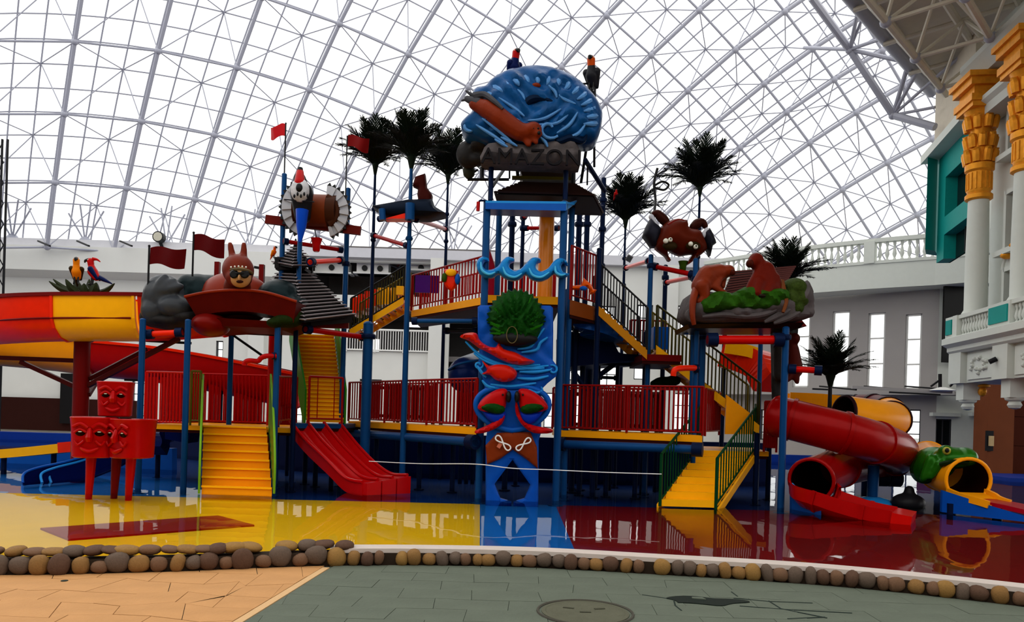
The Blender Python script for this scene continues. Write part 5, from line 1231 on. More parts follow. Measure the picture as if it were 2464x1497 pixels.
# oval ring with the two parrots
ring = [P(1233 + 88 * math.cos(a), 984 + 52 * math.sin(a) + 10 * abs(math.cos(a)) * -1, pd - .14) for a in [2 * math.pi * k / 36 for k in range(36)]]
mk('oval_board', puff([(1233 + 84 * math.cos(a), 982 + 50 * math.sin(a)) for a in [2 * math.pi * k / 30 for k in range(30)]], pd - .08, .1, .02, dm=.1, step=.08), PB, rp_, smooth=True)
mk('oval_ring', MB().tube(ring, .055, 10, closed=True), BLUEP, rp_, smooth=True)
for sx in (-1, 1):
    X = lambda x: 1234 + sx * x
    relief('parrot_body', [(X(14), 938), (X(34), 936), (X(58), 948), (X(78), 966), (X(84), 984), (X(62), 992), (X(38), 988), (X(20), 985), (X(14), 960)], PRED, .12, off=.24)
    relief('parrot_wing', [(X(22), 978), (X(44), 968), (X(68), 972), (X(76), 982), (X(58), 992), (X(34), 996), (X(20), 990)], GRASSM, .08, off=.33)
    relief('parrot_lower_wing', [(X(20), 990), (X(60), 992), (X(72), 986), (X(62), 1008), (X(40), 1022), (X(20), 1010)], mat('parrot_blue', (.01, .06, .42), .3), .07, off=.24)
    relief('parrot_tail', [(X(18), 996), (X(30), 1004), (X(58), 1022), (X(90), 1036), (X(86), 1044), (X(56), 1038), (X(26), 1020)] if sx < 0 else [(X(8), 960), (X(16), 990), (X(30), 1016), (X(60), 1026), (X(92), 1032), (X(92), 1042), (X(50), 1042), (X(20), 1020), (X(6), 990)], PRED, .06, off=.26, dm=.06)
    mk('parrot_beak', MB().ell(P(X(10), 955, pd - .36), (.05, .07, .11), 10, 7), BLK, rp_, smooth=True)
    mk('parrot_eye', MB().ell(P(X(24), 950, pd - .4), .02, 8, 6), BLK, rp_, smooth=True)
relief('brown_cloth', [(1168, 1072), (1196, 1042), (1234, 1040), (1276, 1040), (1292, 1076), (1294, 1128), (1268, 1106), (1234, 1082), (1204, 1104), (1172, 1118)], mat('brown_cloth_paint', (.26, .055, .012), .45, var=.3), .04, sk=1, off=.12, dm=.05)
for (x0, y0), (x1, y1) in (((1194, 1050), (1227, 1082)), ((1243, 1082), (1276, 1056))):
    cx, cy = (x0 + x1) / 2, (y0 + y1) / 2; L = math.hypot(x1 - x0, y1 - y0) / 2; ux, uy = (x1 - x0) / 2 / L, (y1 - y0) / 2 / L
    pts = []
    for k in range(28):
        a = 2 * math.pi * k / 28; d = 1 + math.sin(a) ** 2 * .4; l = L * math.cos(a); w = L * .55 * math.sin(a) * math.cos(a); pts.append(P(cx + ux * l - uy * w, cy + uy * l + ux * w, pd - .27))
    mk('white_bow', MB().tube(pts, .014, 6, closed=True), WHITE, rp_, smooth=True)
mk('pink_tab', MB().box(P(1202, 1072, pd - .24), (.07, .02, .1), M=Matrix.Rotation(.5, 3, 'Y')), mat('salmon_tab', (.6, .22, .14), .4), rp_)
# dark blue tube slide mouth left of the panel
ts = thing('blue_tube_slide', 'dark blue covered tube slide left of the relief panel', 'slide', P(1115, 915, 17))
mk('hood', MB().capsule(P(1175, 888, 18.4), P(1122, 902, 16.9), .5, .42, 22), mat('dark_blue_plastic', (.012, .03, .12), .3, coat=.03), ts, smooth=True)
mk('seam', MB().tube(bez([P(1080, 890, 16.75), P(1100, 878, 16.45), P(1130, 870, 16.4), P(1160, 866, 16.6)], 5), .03, 8), BLUE, ts, smooth=True)
# orange jumping figures on the rails either side of the tower
jf = thing('rail_figure', 'orange and yellow frog-like figure on the upper red rail', 'play panel', P(1085, 712, 15.9))
mk('body', puff([(1068, 650), (1085, 648), (1103, 652), (1098, 668), (1100, 684), (1088, 700), (1074, 692), (1068, 676), (1072, 664)], 15.8, .04, .06, dm=.06, step=.04, smoothk=2), REDO, jf, smooth=True)
mk('head', MB().ell(P(1085, 656, 15.7), (.12, .06, .08), 12, 8), YEL, jf, smooth=True)
mk('arm', MB().ell(P(1069, 668, 15.7), (.06, .05, .1), 10, 7), mat('olive_green_plastic'), jf, smooth=True); mk('arm', MB().ell(P(1101, 672, 15.7), (.06, .05, .12), 10, 7), BLUEP, jf, smooth=True)
jf = thing('rail_figure', 'orange leaping figure on the dark rail right of the tower', 'play panel', P(1412, 710, 15.3))
mk('body', puff([(1370, 688), (1398, 686), (1404, 668), (1412, 676), (1422, 684), (1428, 696), (1436, 698), (1430, 706), (1416, 710), (1420, 700), (1412, 690), (1396, 697), (1372, 698)], 15.3, .04, .05, dm=.05, step=.035, smoothk=1), mat('bright_orange_plastic', (.78, .16, .01), .3), jf, smooth=True)
mk('patch', MB().ell(P(1404, 694, 15.2), (.08, .05, .05), 10, 7), BLUEP, jf, smooth=True)
# ================================================================== LEFT HALF: CABIN, PAGODA, BIRD FRAME, SLIDES
# ---- slatted pagoda
pg_c = [P(735, 772, 14.5), P(855, 758, 16.2), P(735, 748, 17.9), P(600, 757, 16.2)]
pg_r = [P(708, 655, 15.7), P(745, 656, 16.2), P(712, 652, 16.8), P(668, 653, 16.2)]
slat_roof('pagoda_roof', pg_c, pg_r, 14, 'wide lower tier of the dark slatted pagoda roof')
up_c = [P(703, 641, 15.3), P(762, 640, 16.2), P(712, 632, 17.0), P(655, 632, 16.2)]
up_r = [P(710, 592, 16.1), P(714, 592, 16.2), P(711, 591, 16.3), P(707, 592, 16.2)]
slat_roof('pagoda_roof', up_c, up_r, 7, 'small upper tier of the dark slatted pagoda roof')
t = thing('pagoda_lantern', 'dark open box between the two pagoda roof tiers', 'box', P(708, 655, 16.2))
c = P(708, 655, 16.2)
mk('frame', MB().box(c + V(0, 0, .03), (.62, .62, .08)).box(c + V(0, 0, .22), (.66, .66, .06)), WOODK, t)
for sx in (-.28, 0, .28):
    for sy in (-.28, .28): mk('upright', MB().box(c + V(sx, sy, .12), (.09, .09, .2)), WOODK, t)
mk('finial', MB().lathe(P(711, 592, 16.2), [(.05, -.05), (.05, .0), (.02, .06), (.035, .1), (.01, .16)], 10), BLACKM, t, smooth=True)
bird('small_bird', P(659, 622, 15.6), 1.2, .26, 'small orange bird perched at the left of the upper pagoda tier', PORA, PORA, PYEL, PORA, tl=.4)
t = thing('eave_band', 'dark red band under the lower pagoda eave', 'band', P(760, 800, 16.2))
mk('band', MB().prism([P(640, 772, 16.0), P(742, 775, 15.2), P(742, 788, 15.2), P(640, 788, 16.0)], (0, .1, 0)).prism([P(742, 775, 15.2), P(838, 768, 16.2), P(838, 790, 16.2), P(742, 788, 15.2)], (0, .1, 0)), DRED, t)
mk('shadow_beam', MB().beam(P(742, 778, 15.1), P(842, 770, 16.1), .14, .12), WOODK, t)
# ---- red-canopied cabin with hooded child
cb = thing('cabin_canopy', 'red winged canopy on the blue-posted cabin', 'canopy', P(570, 800, 15))
mk('shell', MB().ell(P(567, 720, 15.45), (.74, .62, .55), 28, 16), mat('canopy_orange_red', (.28, .04, .010), .4, var=.15), cb, smooth=True)
wing = bez([P(x, y, 14.35) for x, y in ((444, 714), (500, 703), (570, 698), (640, 704), (714, 726))], 8); wl_ = bez([P(x, y, 14.5) for x, y in ((474, 764), (520, 752), (580, 749), (640, 756), (706, 776))], 8)
n = len(wing); mbw = MB(); vs = list(wing) + list(wl_) + [p + V(0, .9, .02) for p in wing] + [p + V(0, .9, 0) for p in wl_]
fs = []
for i in range(n - 1): fs += [(i, i + 1, n + i + 1, n + i), (2 * n + i, 3 * n + i, 3 * n + i + 1, 2 * n + i + 1), (i, 2 * n + i, 2 * n + i + 1, i + 1), (n + i, n + i + 1, 3 * n + i + 1, 3 * n + i)]
fs += [(0, n, 3 * n, 2 * n), (n - 1, 3 * n - 1, 4 * n - 1, 2 * n - 1)]
CDR = mat('canopy_dark_red', (.13, .012, .008), .45, var=.3, scale=3)
mk('wing_board', mbw.add(vs, fs), CDR, cb, smooth=True)
mk('wing_edge', MB().tube(wing, .028, 8), mat('canopy_orange_red'), cb, smooth=True)
mk('underside', MB().prism([P(476, 762, 14.5), P(706, 776, 14.5), P(668, 790, 14.6), P(545, 785, 14.6), P(480, 790, 14.6)], (0, 1.4, 0)), CDR, cb)
mk('bowl', MB().ell(P(508, 782, 14.8), (.34, .5, .24), 22, 14), mat('bowl_red', (.22, .012, .008), .35), cb, smooth=True)
for x0, y0, x1 in ((523, 632, 523), (630, 645, 630)): mk('seat_post', MB().box(P(x0, (y0 + 680) / 2, 16.0), (.1, .1, .45)), DRED, cb)
mk('seat_bar', MB().beam(P(612, 643, 16), P(636, 647, 16), .05, .05), BLACKM, cb)
ch = thing('hooded_child', 'figure of a child in a red rabbit-eared hood with goggles', 'statue', P(573, 700, 14.5))
hb = MB(); hb.ell(P(573, 650, 14.5), (.30, .3, .31), 20, 14); hb.ell(P(575, 668, 14.42), (.25, .26, .2), 18, 12)
for x in (560, 586): hb.capsule(P(x, 622, 14.55), P(x - (6 if x < 570 else -1), 588, 14.55), .075, .055)
hb.capsule(P(572, 680, 14.75), P(570, 705, 15.2), .24, .3)
blob('hood', hb, mat('hood_red_brown', (.20, .035, .014), .45, var=.2), ch, voxel=.03)
mk('face', MB().ell(P(578, 667, 14.33), (.2, .2, .2), 20, 14), FACE, ch, smooth=True)
mk('visor', MB().tube(bez([P(550, 652, 14.3), P(565, 648, 14.12), P(580, 648, 14.08), P(598, 652, 14.16), P(606, 658, 14.3)], 4), .03, 8), mat('visor_olive', (.14, .10, .05), .5), ch, smooth=True)
for x in (564, 590): mk('goggle', MB().lathe(P(x, 660, 14.14), [(.075, 0), (.085, .02), (.06, .045)], 16, Matrix.Rotation(math.pi / 2, 3, 'X')), BLK, ch, smooth=True)
mk('goggle_strap', MB().tube(bez([P(548, 656, 14.3), P(564, 658, 14.13), P(577, 658, 14.1), P(590, 659, 14.13), P(606, 660, 14.3)], 4), .022, 8), BLK, ch, smooth=True)
mk('nose', MB().ell(P(576, 668, 14.1), (.022, .05, .055), 10, 8), FACE, ch, smooth=True)
mk('mouth', MB().ell(P(577, 678, 14.13), (.07, .03, .028), 12, 8), mat('mouth_dark', (.03, .008, .006), .4), ch, smooth=True)
for k in range(5): mk('hood_stud', MB().ell(P(556 + k * 9, 643 - 2 * math.sin(k / 4 * 3.14), 14.19), .018, 8, 6), EYEW, ch, smooth=True)
BOUL = mat('slate_boulder', (.045, .05, .058), .35, var=.5, scale=3, bump=.3, bscale=5); BOUG = mat('green_slate_boulder', (.010, .018, .02), .35, var=.5, scale=3, bump=.3, bscale=5)
bb = MB(); bb.ell(P(396, 712, 14.9), (.40, .42, .43)); bb.ell(P(380, 750, 14.9), (.3, .42, .3)); bb.ell(P(425, 740, 14.8), (.35, .42, .25)); bb.ell(P(368, 730, 14.9), (.2, .3, .35))
for k in range(3): bb.ell(P(385 + k * 12, 690 + k * 4, 14.6), (.1, .15, .3), M=Matrix.Rotation(.5 + k * .35, 3, 'Y'))
blob('boulder', bb, BOUL, None, voxel=.035, label='pale grey streaked boulder beside the yellow flume', cat='boulder')
bb = MB(); bb.ell(P(478, 708, 15.4), (.42, .45, .42)); bb.ell(P(455, 690, 15.3), (.25, .3, .26)); bb.ell(P(445, 715, 15.2), (.26, .3, .22)); bb.ell(P(500, 690, 15.5), (.3, .3, .25))
blob('boulder', bb, BOUG, None, voxel=.035, label='dark green boulder between the grey boulder and the red canopy', cat='boulder')
bb = MB(); bb.ell(P(672, 715, 15.3), (.45, .45, .36)); bb.ell(P(715, 740, 15.2), (.26, .35, .25))
blob('boulder', bb, BOUG, None, voxel=.035, label='dark green boulder right of the hooded child', cat='boulder')
bb = MB(); bb.ell(P(410, 775, 15.0), (.5, .5, .16)); bb.ell(P(450, 765, 14.9), (.3, .4, .16)); bb.ell(P(372, 765, 15.0), (.26, .4, .2))
blob('rock_ledge', bb, DROCK, None, voxel=.035, label='black rock ledge under the grey boulder', cat='boulder')
bb = MB(); bb.ell(P(690, 772, 14.7), (.3, .3, .14)); bb.ell(P(664, 778, 14.6), (.18, .25, .1)); bb.ell(P(718, 762, 14.8), (.16, .2, .12))
blob('mossy_ledge', bb, mat('moss_dark', (.02, .035, .008), .7, var=.5, bump=.5), None, voxel=.03, label='dark mossy ledge at the right end of the red canopy', cat='boulder')
# ---- flags
def flag(px, ytop, ybot, D, pix, label, m=None, pr=.02):
    t = thing('flag', label, 'flag', P(px, ybot, D)); a = P(px, ybot, D); b = V(a.x, a.y, P(px, ytop, D).z)
    mk('flag_pole', MB().tube([a, b], pr, 8), BLACKM, t, smooth=True); mk('pole_tip', MB().ell(b, pr * 1.3, 8, 6), BLACKM, t, smooth=True)
    tl, tr, br, bl = [P(x, y, D) for x, y in pix]; nx, nz = 14, 6; vs = []; fs = []
    for s_ in (0, .012):
        for i in range(nx + 1):
            for j in range(nz + 1):
                u, v = i / nx, j / nz; p = tl.lerp(tr, u).lerp(bl.lerp(br, u), v); w = .06 * math.sin(u * 7 + v) * u
                vs.append(p + V(0, w + s_, .035 * math.sin(u * 6.3) * (1 if u < .98 else 1)))
    N_ = (nx + 1) * (nz + 1); idx = lambda i, j, k: k * N_ + i * (nz + 1) + j
    for i in range(nx):
        for j in range(nz): fs += [(idx(i, j, 0), idx(i + 1, j, 0), idx(i + 1, j + 1, 0), idx(i, j + 1, 0)), (idx(i, j, 1), idx(i, j + 1, 1), idx(i + 1, j + 1, 1), idx(i + 1, j, 1))]
    for i in range(nx): fs += [(idx(i, 0, 0), idx(i, 0, 1), idx(i + 1, 0, 1), idx(i + 1, 0, 0)), (idx(i, nz, 0), idx(i + 1, nz, 0), idx(i + 1, nz, 1), idx(i, nz, 1))]
    for j in range(nz): fs += [(idx(0, j, 0), idx(0, j + 1, 0), idx(0, j + 1, 1), idx(0, j, 1)), (idx(nx, j, 0), idx(nx, j, 1), idx(nx, j + 1, 1), idx(nx, j + 1, 0))]
    mk('cloth', MB().add(vs, fs), m or mat('flag_dark_red', (.13, .008, .010), .6), t, smooth=True)
flag(356, 592, 700, 14.6, ((362, 596), (446, 598), (440, 645), (360, 636)), 'dark red flag on a black pole beside the grey boulder')
flag(463, 560, 665, 15.0, ((468, 564), (538, 575), (536, 620), (466, 602)), 'dark red flag on a black pole above the green boulder')
flag(684, 297, 425, 16.0, ((686, 298), (650, 306), (650, 334), (687, 328)), 'small bright red flag on the left mast of the fan-tailed bird', mat('flag_bright_red', (.55, .02, .03), .5), .016)
flag(829, 328, 552, 16.05, ((837, 326), (888, 332), (884, 366), (836, 352)), 'dark red flag in front of the first palm crown', mat('flag_mid_red', (.22, .006, .006), .6), .014)
# ---- fan-tailed bird on its plank frame
fb = thing('fan_frame', 'brown drum with pleated white fans on a red-brown plank', 'sculpture', P(755, 560, 15.9))
mk('plank', MB().beam(P(640, 528, 15.95), P(868, 556, 15.95), .1, .18), mat('plank_red_brown', (.17, .022, .015), .5, var=.3), fb)
a, b = P(712, 505, 15.9), P(812, 510, 15.9)
mk('drum', MB().tube([a, b], .34, 24), mat('drum_brown', (.08, .03, .015), .5, var=.4, scale=3), fb, smooth=True)
mk('drum_band', MB().tube([P(735, 507, 15.9), P(790, 509, 15.9)], .346, 24), mat('drum_orange', (.20, .05, .012), .5, var=.3), fb, smooth=True)
PLE = mat('pleat_white', (.40, .40, .43), .6, var=.1)
for cx, cy, a0, a1, rx, ry, rin in ((735, 500, 95, 250, 58, 66, .30), (782, 508, 85, -78, 56, 62, .62)):
    for k in range(14):
        th0 = math.radians(a0 + (a1 - a0) * k / 14); th1 = math.radians(a0 + (a1 - a0) * (k + 1) / 14); z_ = 15.8 - (.05 if k % 2 else 0)
        q = [P(cx + rx * rin * math.cos(th0), cy - ry * rin * math.sin(th0), z_ - .05), P(cx + rx * math.cos(th0), cy - ry * math.sin(th0), z_), P(cx + rx * math.cos(th1), cy - ry * math.sin(th1), z_), P(cx + rx * rin * math.cos(th1), cy - ry * rin * math.sin(th1), z_ - .05)]
        mk('pleat', MB().prism(q, (0, .08, 0)), PLE, fb)
        tm = (th0 + th1) / 2; q = [P(cx + rx * 1.0 * math.cos(th0), cy - ry * math.sin(th0), 15.82), P(cx + rx * 1.14 * math.cos(tm), cy - ry * 1.13 * math.sin(tm), 15.82), P(cx + rx * math.cos(th1), cy - ry * math.sin(th1), 15.82)]
        mk('black_tooth', MB().prism(q, (0, .06, 0)), BLK, fb)
    if rin > .5:
        arc_ = [P(cx + rx * .5 * math.cos(math.radians(a)), cy - ry * .55 * math.sin(math.radians(a)), 15.72) for a in range(80, -85, -15)]
        mk('inner_band', MB().tube(arc_, .07, 8), mat('drum_brown'), fb, smooth=True)
tb = thing('macaw_statue', 'macaw with red head, spotted white chest and long blue tail on the plank', 'bird statue', P(722, 510, 15.3))
blob('body', MB().capsule(P(728, 520, 15.4), P(726, 465, 15.3), .17, .24).capsule(P(726, 465, 15.3), P(721, 430, 15.25), .2, .13), mat('macaw_black', (.014, .014, .016), .4), tb, voxel=.025)
mk('chest', MB().ell(P(722, 458, 15.12), (.19, .14, .24), 16, 11), mat('macaw_white', (.5, .5, .52), .5, var=.4, scale=14), tb, smooth=True)
mk('head', MB().capsule(P(721, 440, 15.1), P(722, 415, 15.2), .11, .075, 16), PRED, tb, smooth=True)
mk('throat', MB().ell(P(720, 452, 15.0), (.07, .06, .09), 10, 8), BLK, tb, smooth=True)
mk('beak', MB().tube([P(722, 412, 15.2), P(723, 403, 15.2)], [.07, .045], 8), BLK, tb, smooth=True)
mk('tail', MB().tube([P(727, 505, 15.2), P(725, 545, 15.2), P(722, 583, 15.2)], [.13, .10, .03], 10), mat('macaw_blue', (.008, .11, .55), .35), tb, smooth=True)
for k in range(5): mk('chest_spot', MB().ell(P(708 + k * 8, 472 - (k % 2) * 5, 14.98), (.022, .03, .04), 8, 6), BLK, tb, smooth=True)
mk('perch_rod', MB().tube([P(684, 480, 15.1), P(756, 486, 15.1)], .012, 6), BLACKM, tb)
# ---- brown glider on the palm poles
gl_ = thing('glider_sculpture', 'dark blue winged glider with a brown tail fin on the palm pole', 'sculpture', P(985, 528, 15.7))
mk('wing', puff([(900, 503), (986, 488), (1043, 487), (1046, 503), (1073, 519), (1032, 528), (923, 527), (914, 510)], 15.9, .5, .12, dm=.15, step=.07), mat('glider_navy', (.010, .016, .03), .45), gl_, smooth=True)
mk('orange_keel', MB().prism([P(926, 526, 15.55), P(978, 512, 15.55), P(984, 526, 15.55)], (0, .3, 0)), REDO, gl_)
mk('blue_strut', MB().tube([P(919, 503, 15.5), P(921, 530, 15.5)], .07, 10).tube([P(987, 490, 15.5), P(986, 530, 15.5)], .1, 10), BLUE, gl_, smooth=True)
mk('tail_fin', puff([(1000, 428), (1024, 420), (1028, 453), (1041, 471), (1039, 496), (1009, 490), (1005, 471), (1007, 455), (994, 449)], 15.9, .16, .07, dm=.1, step=.05, smoothk=1), mat('fin_dark_red', (.08, .014, .010), .5, var=.3), gl_, smooth=True)
# ---- palms
def frond_data(bend, seed):
    r = random.Random(seed); mb = MB(); pts = []
    for i in range(9):
        t = i / 8; a = bend * t; pts.append(V(.16 * t + .55 * bend * t * t, 0, t * (1 - .28 * bend * t)))
    mb.tube(pts, [.014 * (1 - .7 * i / 8) for i in range(9)], 5)
    for i in range(30):
        t = .2 + .78 * i / 29; f = t * 8; k = min(7, int(f)); p = pts[k].lerp(pts[k + 1], f - k); d = (pts[k + 1] - pts[k]).normalized()
        for s in (-1, 1):
            L = (.30 * math.sin(math.pi * min(1, .18 + .8 * t)) + .05) * r.uniform(.7, 1.15); e = p + (V(0, s, 0) * .62 + d * .8 + V(0, 0, r.uniform(-.22, .1))).normalized() * L; w = V(d.x, 0, d.z) * .013
            m_ = p.lerp(e, .5) + V(.006, 0, .012); mb.add([p - w, p + w, m_ + w * 1.2, m_ - w * 1.2, e], [(0, 1, 2, 3), (3, 2, 4)])
    return meshdata('frond', mb, PALMM)
FR = [frond_data(b, i) for i, b in enumerate((.12, .3, .5, .75, 1.0))]
def palm(px, py, D, H, label, ybase_=None, tilt=0.0, spread=1.3, nf=34, seed=0, r=.035, pm=NAVY, z0=ZB):
    r_ = random.Random(seed); top = P(px, py, D); t = thing('artificial_palm', label, 'palm', V(top.x, top.y, z0))
    mk('pole', MB().tube([(top.x, top.y, z0), (top.x, top.y, top.z - 2.2), (top.x, top.y, top.z)], [r * 1.5, r * 1.2, r * .8], 10), pm, t, smooth=True)
    mk('crown_base', MB().lathe(top, [(r * .9, -.12), (r * 1.6, .02), (r * 2.2, .12), (r * 1.2, .2)], 10), PALMM, t, smooth=True)
    for k in range(nf):
        f = k / nf; a = k * 2.39996; inc = math.radians(3 + 36 * f ** .8) * spread; kk = min(4, int(f * 5 * spread))
        L = H * (1.0 - .08 * f) * r_.uniform(.88, 1.06)
        o = inst('frond', FR[kk], t, top + V(0, 0, .04), None, (L * .95, L * .95, L)); o.rotation_euler = (Matrix.Rotation(a, 3, 'Z') @ Matrix.Rotation(inc * .55 + tilt, 3, 'Y')).to_euler()
    for z in (.9, 1.6): mk('pole_joint', MB().lathe(top - V(0, 0, z), [(r * 1.5, -.04), (r * 1.9, 0), (r * 1.5, .04)], 10), pm, t)
    return t
palm(903, 408, 17.0, 1.12, 'black-green artificial palm behind the dark red flag', seed=1)
palm(990, 393, 15.9, 1.12, 'tallest artificial palm rising beside the glider fin', seed=2, r=.045, pm=BLUE)
palm(1078, 432, 19.4, 1.25, 'artificial palm touching the dark boulder of the tower', seed=3)
# ---- long flume at the left
def flume(t, path, secs, hw=.5, hh=.5, k=8):
    """open trough; secs: list of (start index, end index, material)"""
    outer = [(-hw, hh), (-hw, -.02), (-hw * .86, -hh * .45), (-hw * .5, -hh * .82), (0, -hh * .95), (hw * .5, -hh * .82), (hw * .86, -hh * .45), (hw, -.02), (hw, hh)]
    inner = [(hw - .06, hh), (hw - .06, 0), (hw * .76, -hh * .38), (hw * .45, -hh * .7), (0, -hh * .82), (-hw * .45, -hh * .7), (-hw * .76, -hh * .38), (-hw + .06, 0), (-hw + .06, hh)]
    pts = bez(path, k)
    for s0, s1, m in secs:
        seg = pts[s0 * k:s1 * k + 1]; mk('trough_section', MB().sweep(seg, outer + inner), m, t, smooth=True)
        mk('flange', MB().sweep([seg[0], seg[0] + (seg[1] - seg[0]).normalized() * .05], [(a * 1.07, b * 1.05) for a, b in outer] + inner), m, t)
    for sx in (-1, 1): 
        mk('lip', MB().sweep(pts, [(sx * hw - .05, hh - .03), (sx * hw + .05, hh - .03), (sx * hw + .05, hh + .04), (sx * hw - .05, hh + .04)]), DRED if sx < 0 else REDO, t)
    return pts
lf = thing('long_flume', 'long looping red and yellow water flume on a dark red column', 'slide', P(195, 820, 16))
path = [P(540, 764, 17.2), P(440, 768, 16.0), P(345, 771, 15.5), P(165, 771, 15.5), P(60, 775, 15.6), P(-60, 785, 16.3), P(-170, 800, 17.8), P(-150, 822, 19.4), P(-40, 838, 20.4), P(110, 852, 20.4), P(245, 868, 19.8), P(400, 884, 19.5), P(560, 912, 19.3), P(720, 945, 19.0)]
flume(lf, path, [(0, 2, REDO), (2, 3, YEL), (3, 6, REDO), (6, 10, ORA), (10, 13, RED)], .5, .46)
mk('mid_seam', MB().tube([p + V(0, -.52, -.02) for p in bez(path[2:6], 8)], .02, 6), DRED, lf, smooth=True)
cl_ = thing('flume_support', 'thick dark red column under the looping flume', 'support', P(196, 1060, 16))
c = P(196, 900, 16.0)
mk('shaft', MB().tube([(c.x, c.y, ZB), (c.x, c.y, P(196, 812, 16).z)], .16, 18), DRED, cl_, smooth=True)
mk('saddle', MB().tube([V(c.x, c.y, P(196, 822, 16).z), V(c.x, c.y, P(196, 808, 16).z)], [.2, .34], 16), DRED, cl_, smooth=True)
for a, b in ((P(0, 861, 16.2), P(180, 868, 16.1)), (P(50, 871, 16.2), P(180, 930, 16.1)), (P(212, 928, 16.0), P(430, 815, 15.6)), (P(214, 912, 16), P(352, 840, 17)), (P(212, 950, 16), P(240, 905, 17))): mk('brace', MB().beam(a, b, .09, .09), mat('brace_brown', (.09, .012, .010), .5), cl_)
for a, b in ((P(255, 815, 15.9), P(460, 826, 15.9)), (P(545, 800, 16.5), P(660, 806, 16.5)), (P(560, 806, 16.6), P(640, 862, 16.6)), (P(300, 914, 17), P(345, 916, 17))):
    mk('tie_beam', MB().beam(a, b, .05, .05), BLACKM, None, 'thin black tie beam under the cabin and flume', 'beam', 'tie beams under the cabin')
post(656, 850, 780, 17.6, .1, RED, 'thick red column behind the cabin front', None)
# birds nest on the flume
ns = thing('leaf_planter', 'dark leafy planter on the rim of the yellow flume', 'planter', P(205, 712, 15.4))
mk('tray', MB().ell(P(207, 708, 15.4), (.42, .22, .06), 18, 8), mat('dark_planter', (.03, .012, .006), .6), ns, smooth=True)
LEAF = mat('dark_olive_leaf', (.022, .028, .010), .5, var=.3)
for x0, x1, y1, w, d in ((185, 118, 677, .10, 0), (190, 128, 672, .10, .1), (190, 158, 672, .13, -.08), (200, 180, 668, .15, .12), (207, 202, 682, .16, -.12), (222, 232, 680, .17, -.1), (230, 276, 682, .09, 0), (214, 215, 672, .12, .15)):
    a = P(x0, 708, 15.4 + d); b = P(x1, y1, 15.4 + d * 1.6); m_ = a.lerp(b, .55) + V(0, 0, -.05)
    mk('leaf', MB().tube(bez([a, m_, b], 4), [w * .5, w * .62, w * .68, w * .66, w * .6, w * .52, w * .4, w * .24, .01], 6), LEAF, ns, smooth=True)
bird('perched_bird', P(183, 684, 15.3), .35, .56, 'yellow bird with a dark face perched on the leafy planter', PYEL, PYEL, mat('dark_wing_paint', (.06, .035, .008), .4), mat('dark_wing_paint'), tl=.35, lean=.1)
bird('perched_bird', P(221, 686, 15.3), -1.45, .56, 'red crested bird with a blue tail facing the yellow bird', PRED, PRED, PNAVY, PNAVY, crest=PRED, tl=.22, lean=.62)
# ---- red triple slide
tr_ = thing('triple_slide', 'glossy red three-lane slide running into the yellow pool', 'slide', P(925, 1180, 14.5))
Le = bez([P(698, 1013, 15.6), P(735, 1058, 15.3), P(788, 1108, 14.9), P(832, 1150, 14.6), P(872, 1160, 14.3)], 8); Re = bez([P(818, 1018, 16.6), P(860, 1070, 16.2), P(905, 1116, 15.7), P(942, 1140, 15.3), P(980, 1143, 14.9)], 8)
ns_ = 36; vs = []; fs = []; m_ = len(Le)
for s_, dz in ((0, 0), (1, -.1)):
    for i in range(m_):
        for j in range(ns_ + 1):
            u = j / ns_; p = Le[i].lerp(Re[i], u); w = abs(math.sin(math.pi * 3 * u)); vs.append(p + V(0, 0, -.17 * min(1, w * 1.35) ** 1.5 * (1 if s_ == 0 else 0) + (dz - .17 if s_ else 0)))
NN = m_ * (ns_ + 1); idx = lambda i, j, k: k * NN + i * (ns_ + 1) + j
for i in range(m_ - 1):
    for j in range(ns_): fs += [(idx(i, j, 0), idx(i, j + 1, 0), idx(i + 1, j + 1, 0), idx(i + 1, j, 0)), (idx(i, j, 1), idx(i + 1, j, 1), idx(i + 1, j + 1, 1), idx(i, j + 1, 1))]
    fs += [(idx(i, 0, 0), idx(i + 1, 0, 0), idx(i + 1, 0, 1), idx(i, 0, 1)), (idx(i, ns_, 0), idx(i, ns_, 1), idx(i + 1, ns_, 1), idx(i + 1, ns_, 0))]
for j in range(ns_): fs += [(idx(0, j, 0), idx(0, j, 1), idx(0, j + 1, 1), idx(0, j + 1, 0)), (idx(m_ - 1, j, 0), idx(m_ - 1, j + 1, 0), idx(m_ - 1, j + 1, 1), idx(m_ - 1, j, 1))]
SLR = mat('slide_red', (.50, .006, .010), .22, spec=.4)
mk('chute', MB().add(vs, fs), SLR, tr_, smooth=True)
for k in range(3):
    a = Le[-1].lerp(Re[-1], (k + .04) / 3); b = Le[-1].lerp(Re[-1], (k + .96) / 3); d = (Le[-1] - Le[-3]).normalized(); d.z = 0
    mk('lane_end', MB().prism([a + V(0, 0, -.02), b + V(0, 0, -.02), lvl(b, .0), lvl(a, .0)], d * .12), SLR, tr_)
for k in range(4):
    mk('lane_edge', MB().tube([Le[i].lerp(Re[i], k / 3) for i in range(m_)], .035, 8), SLR, tr_, smooth=True)
for e in (Le[8].lerp(Re[8], .5), Le[20].lerp(Re[20], .5)): mk('leg', MB().tube([lvl(e, ZB), e - V(0, 0, .25)], .05, 8), NAVY, tr_, smooth=True)
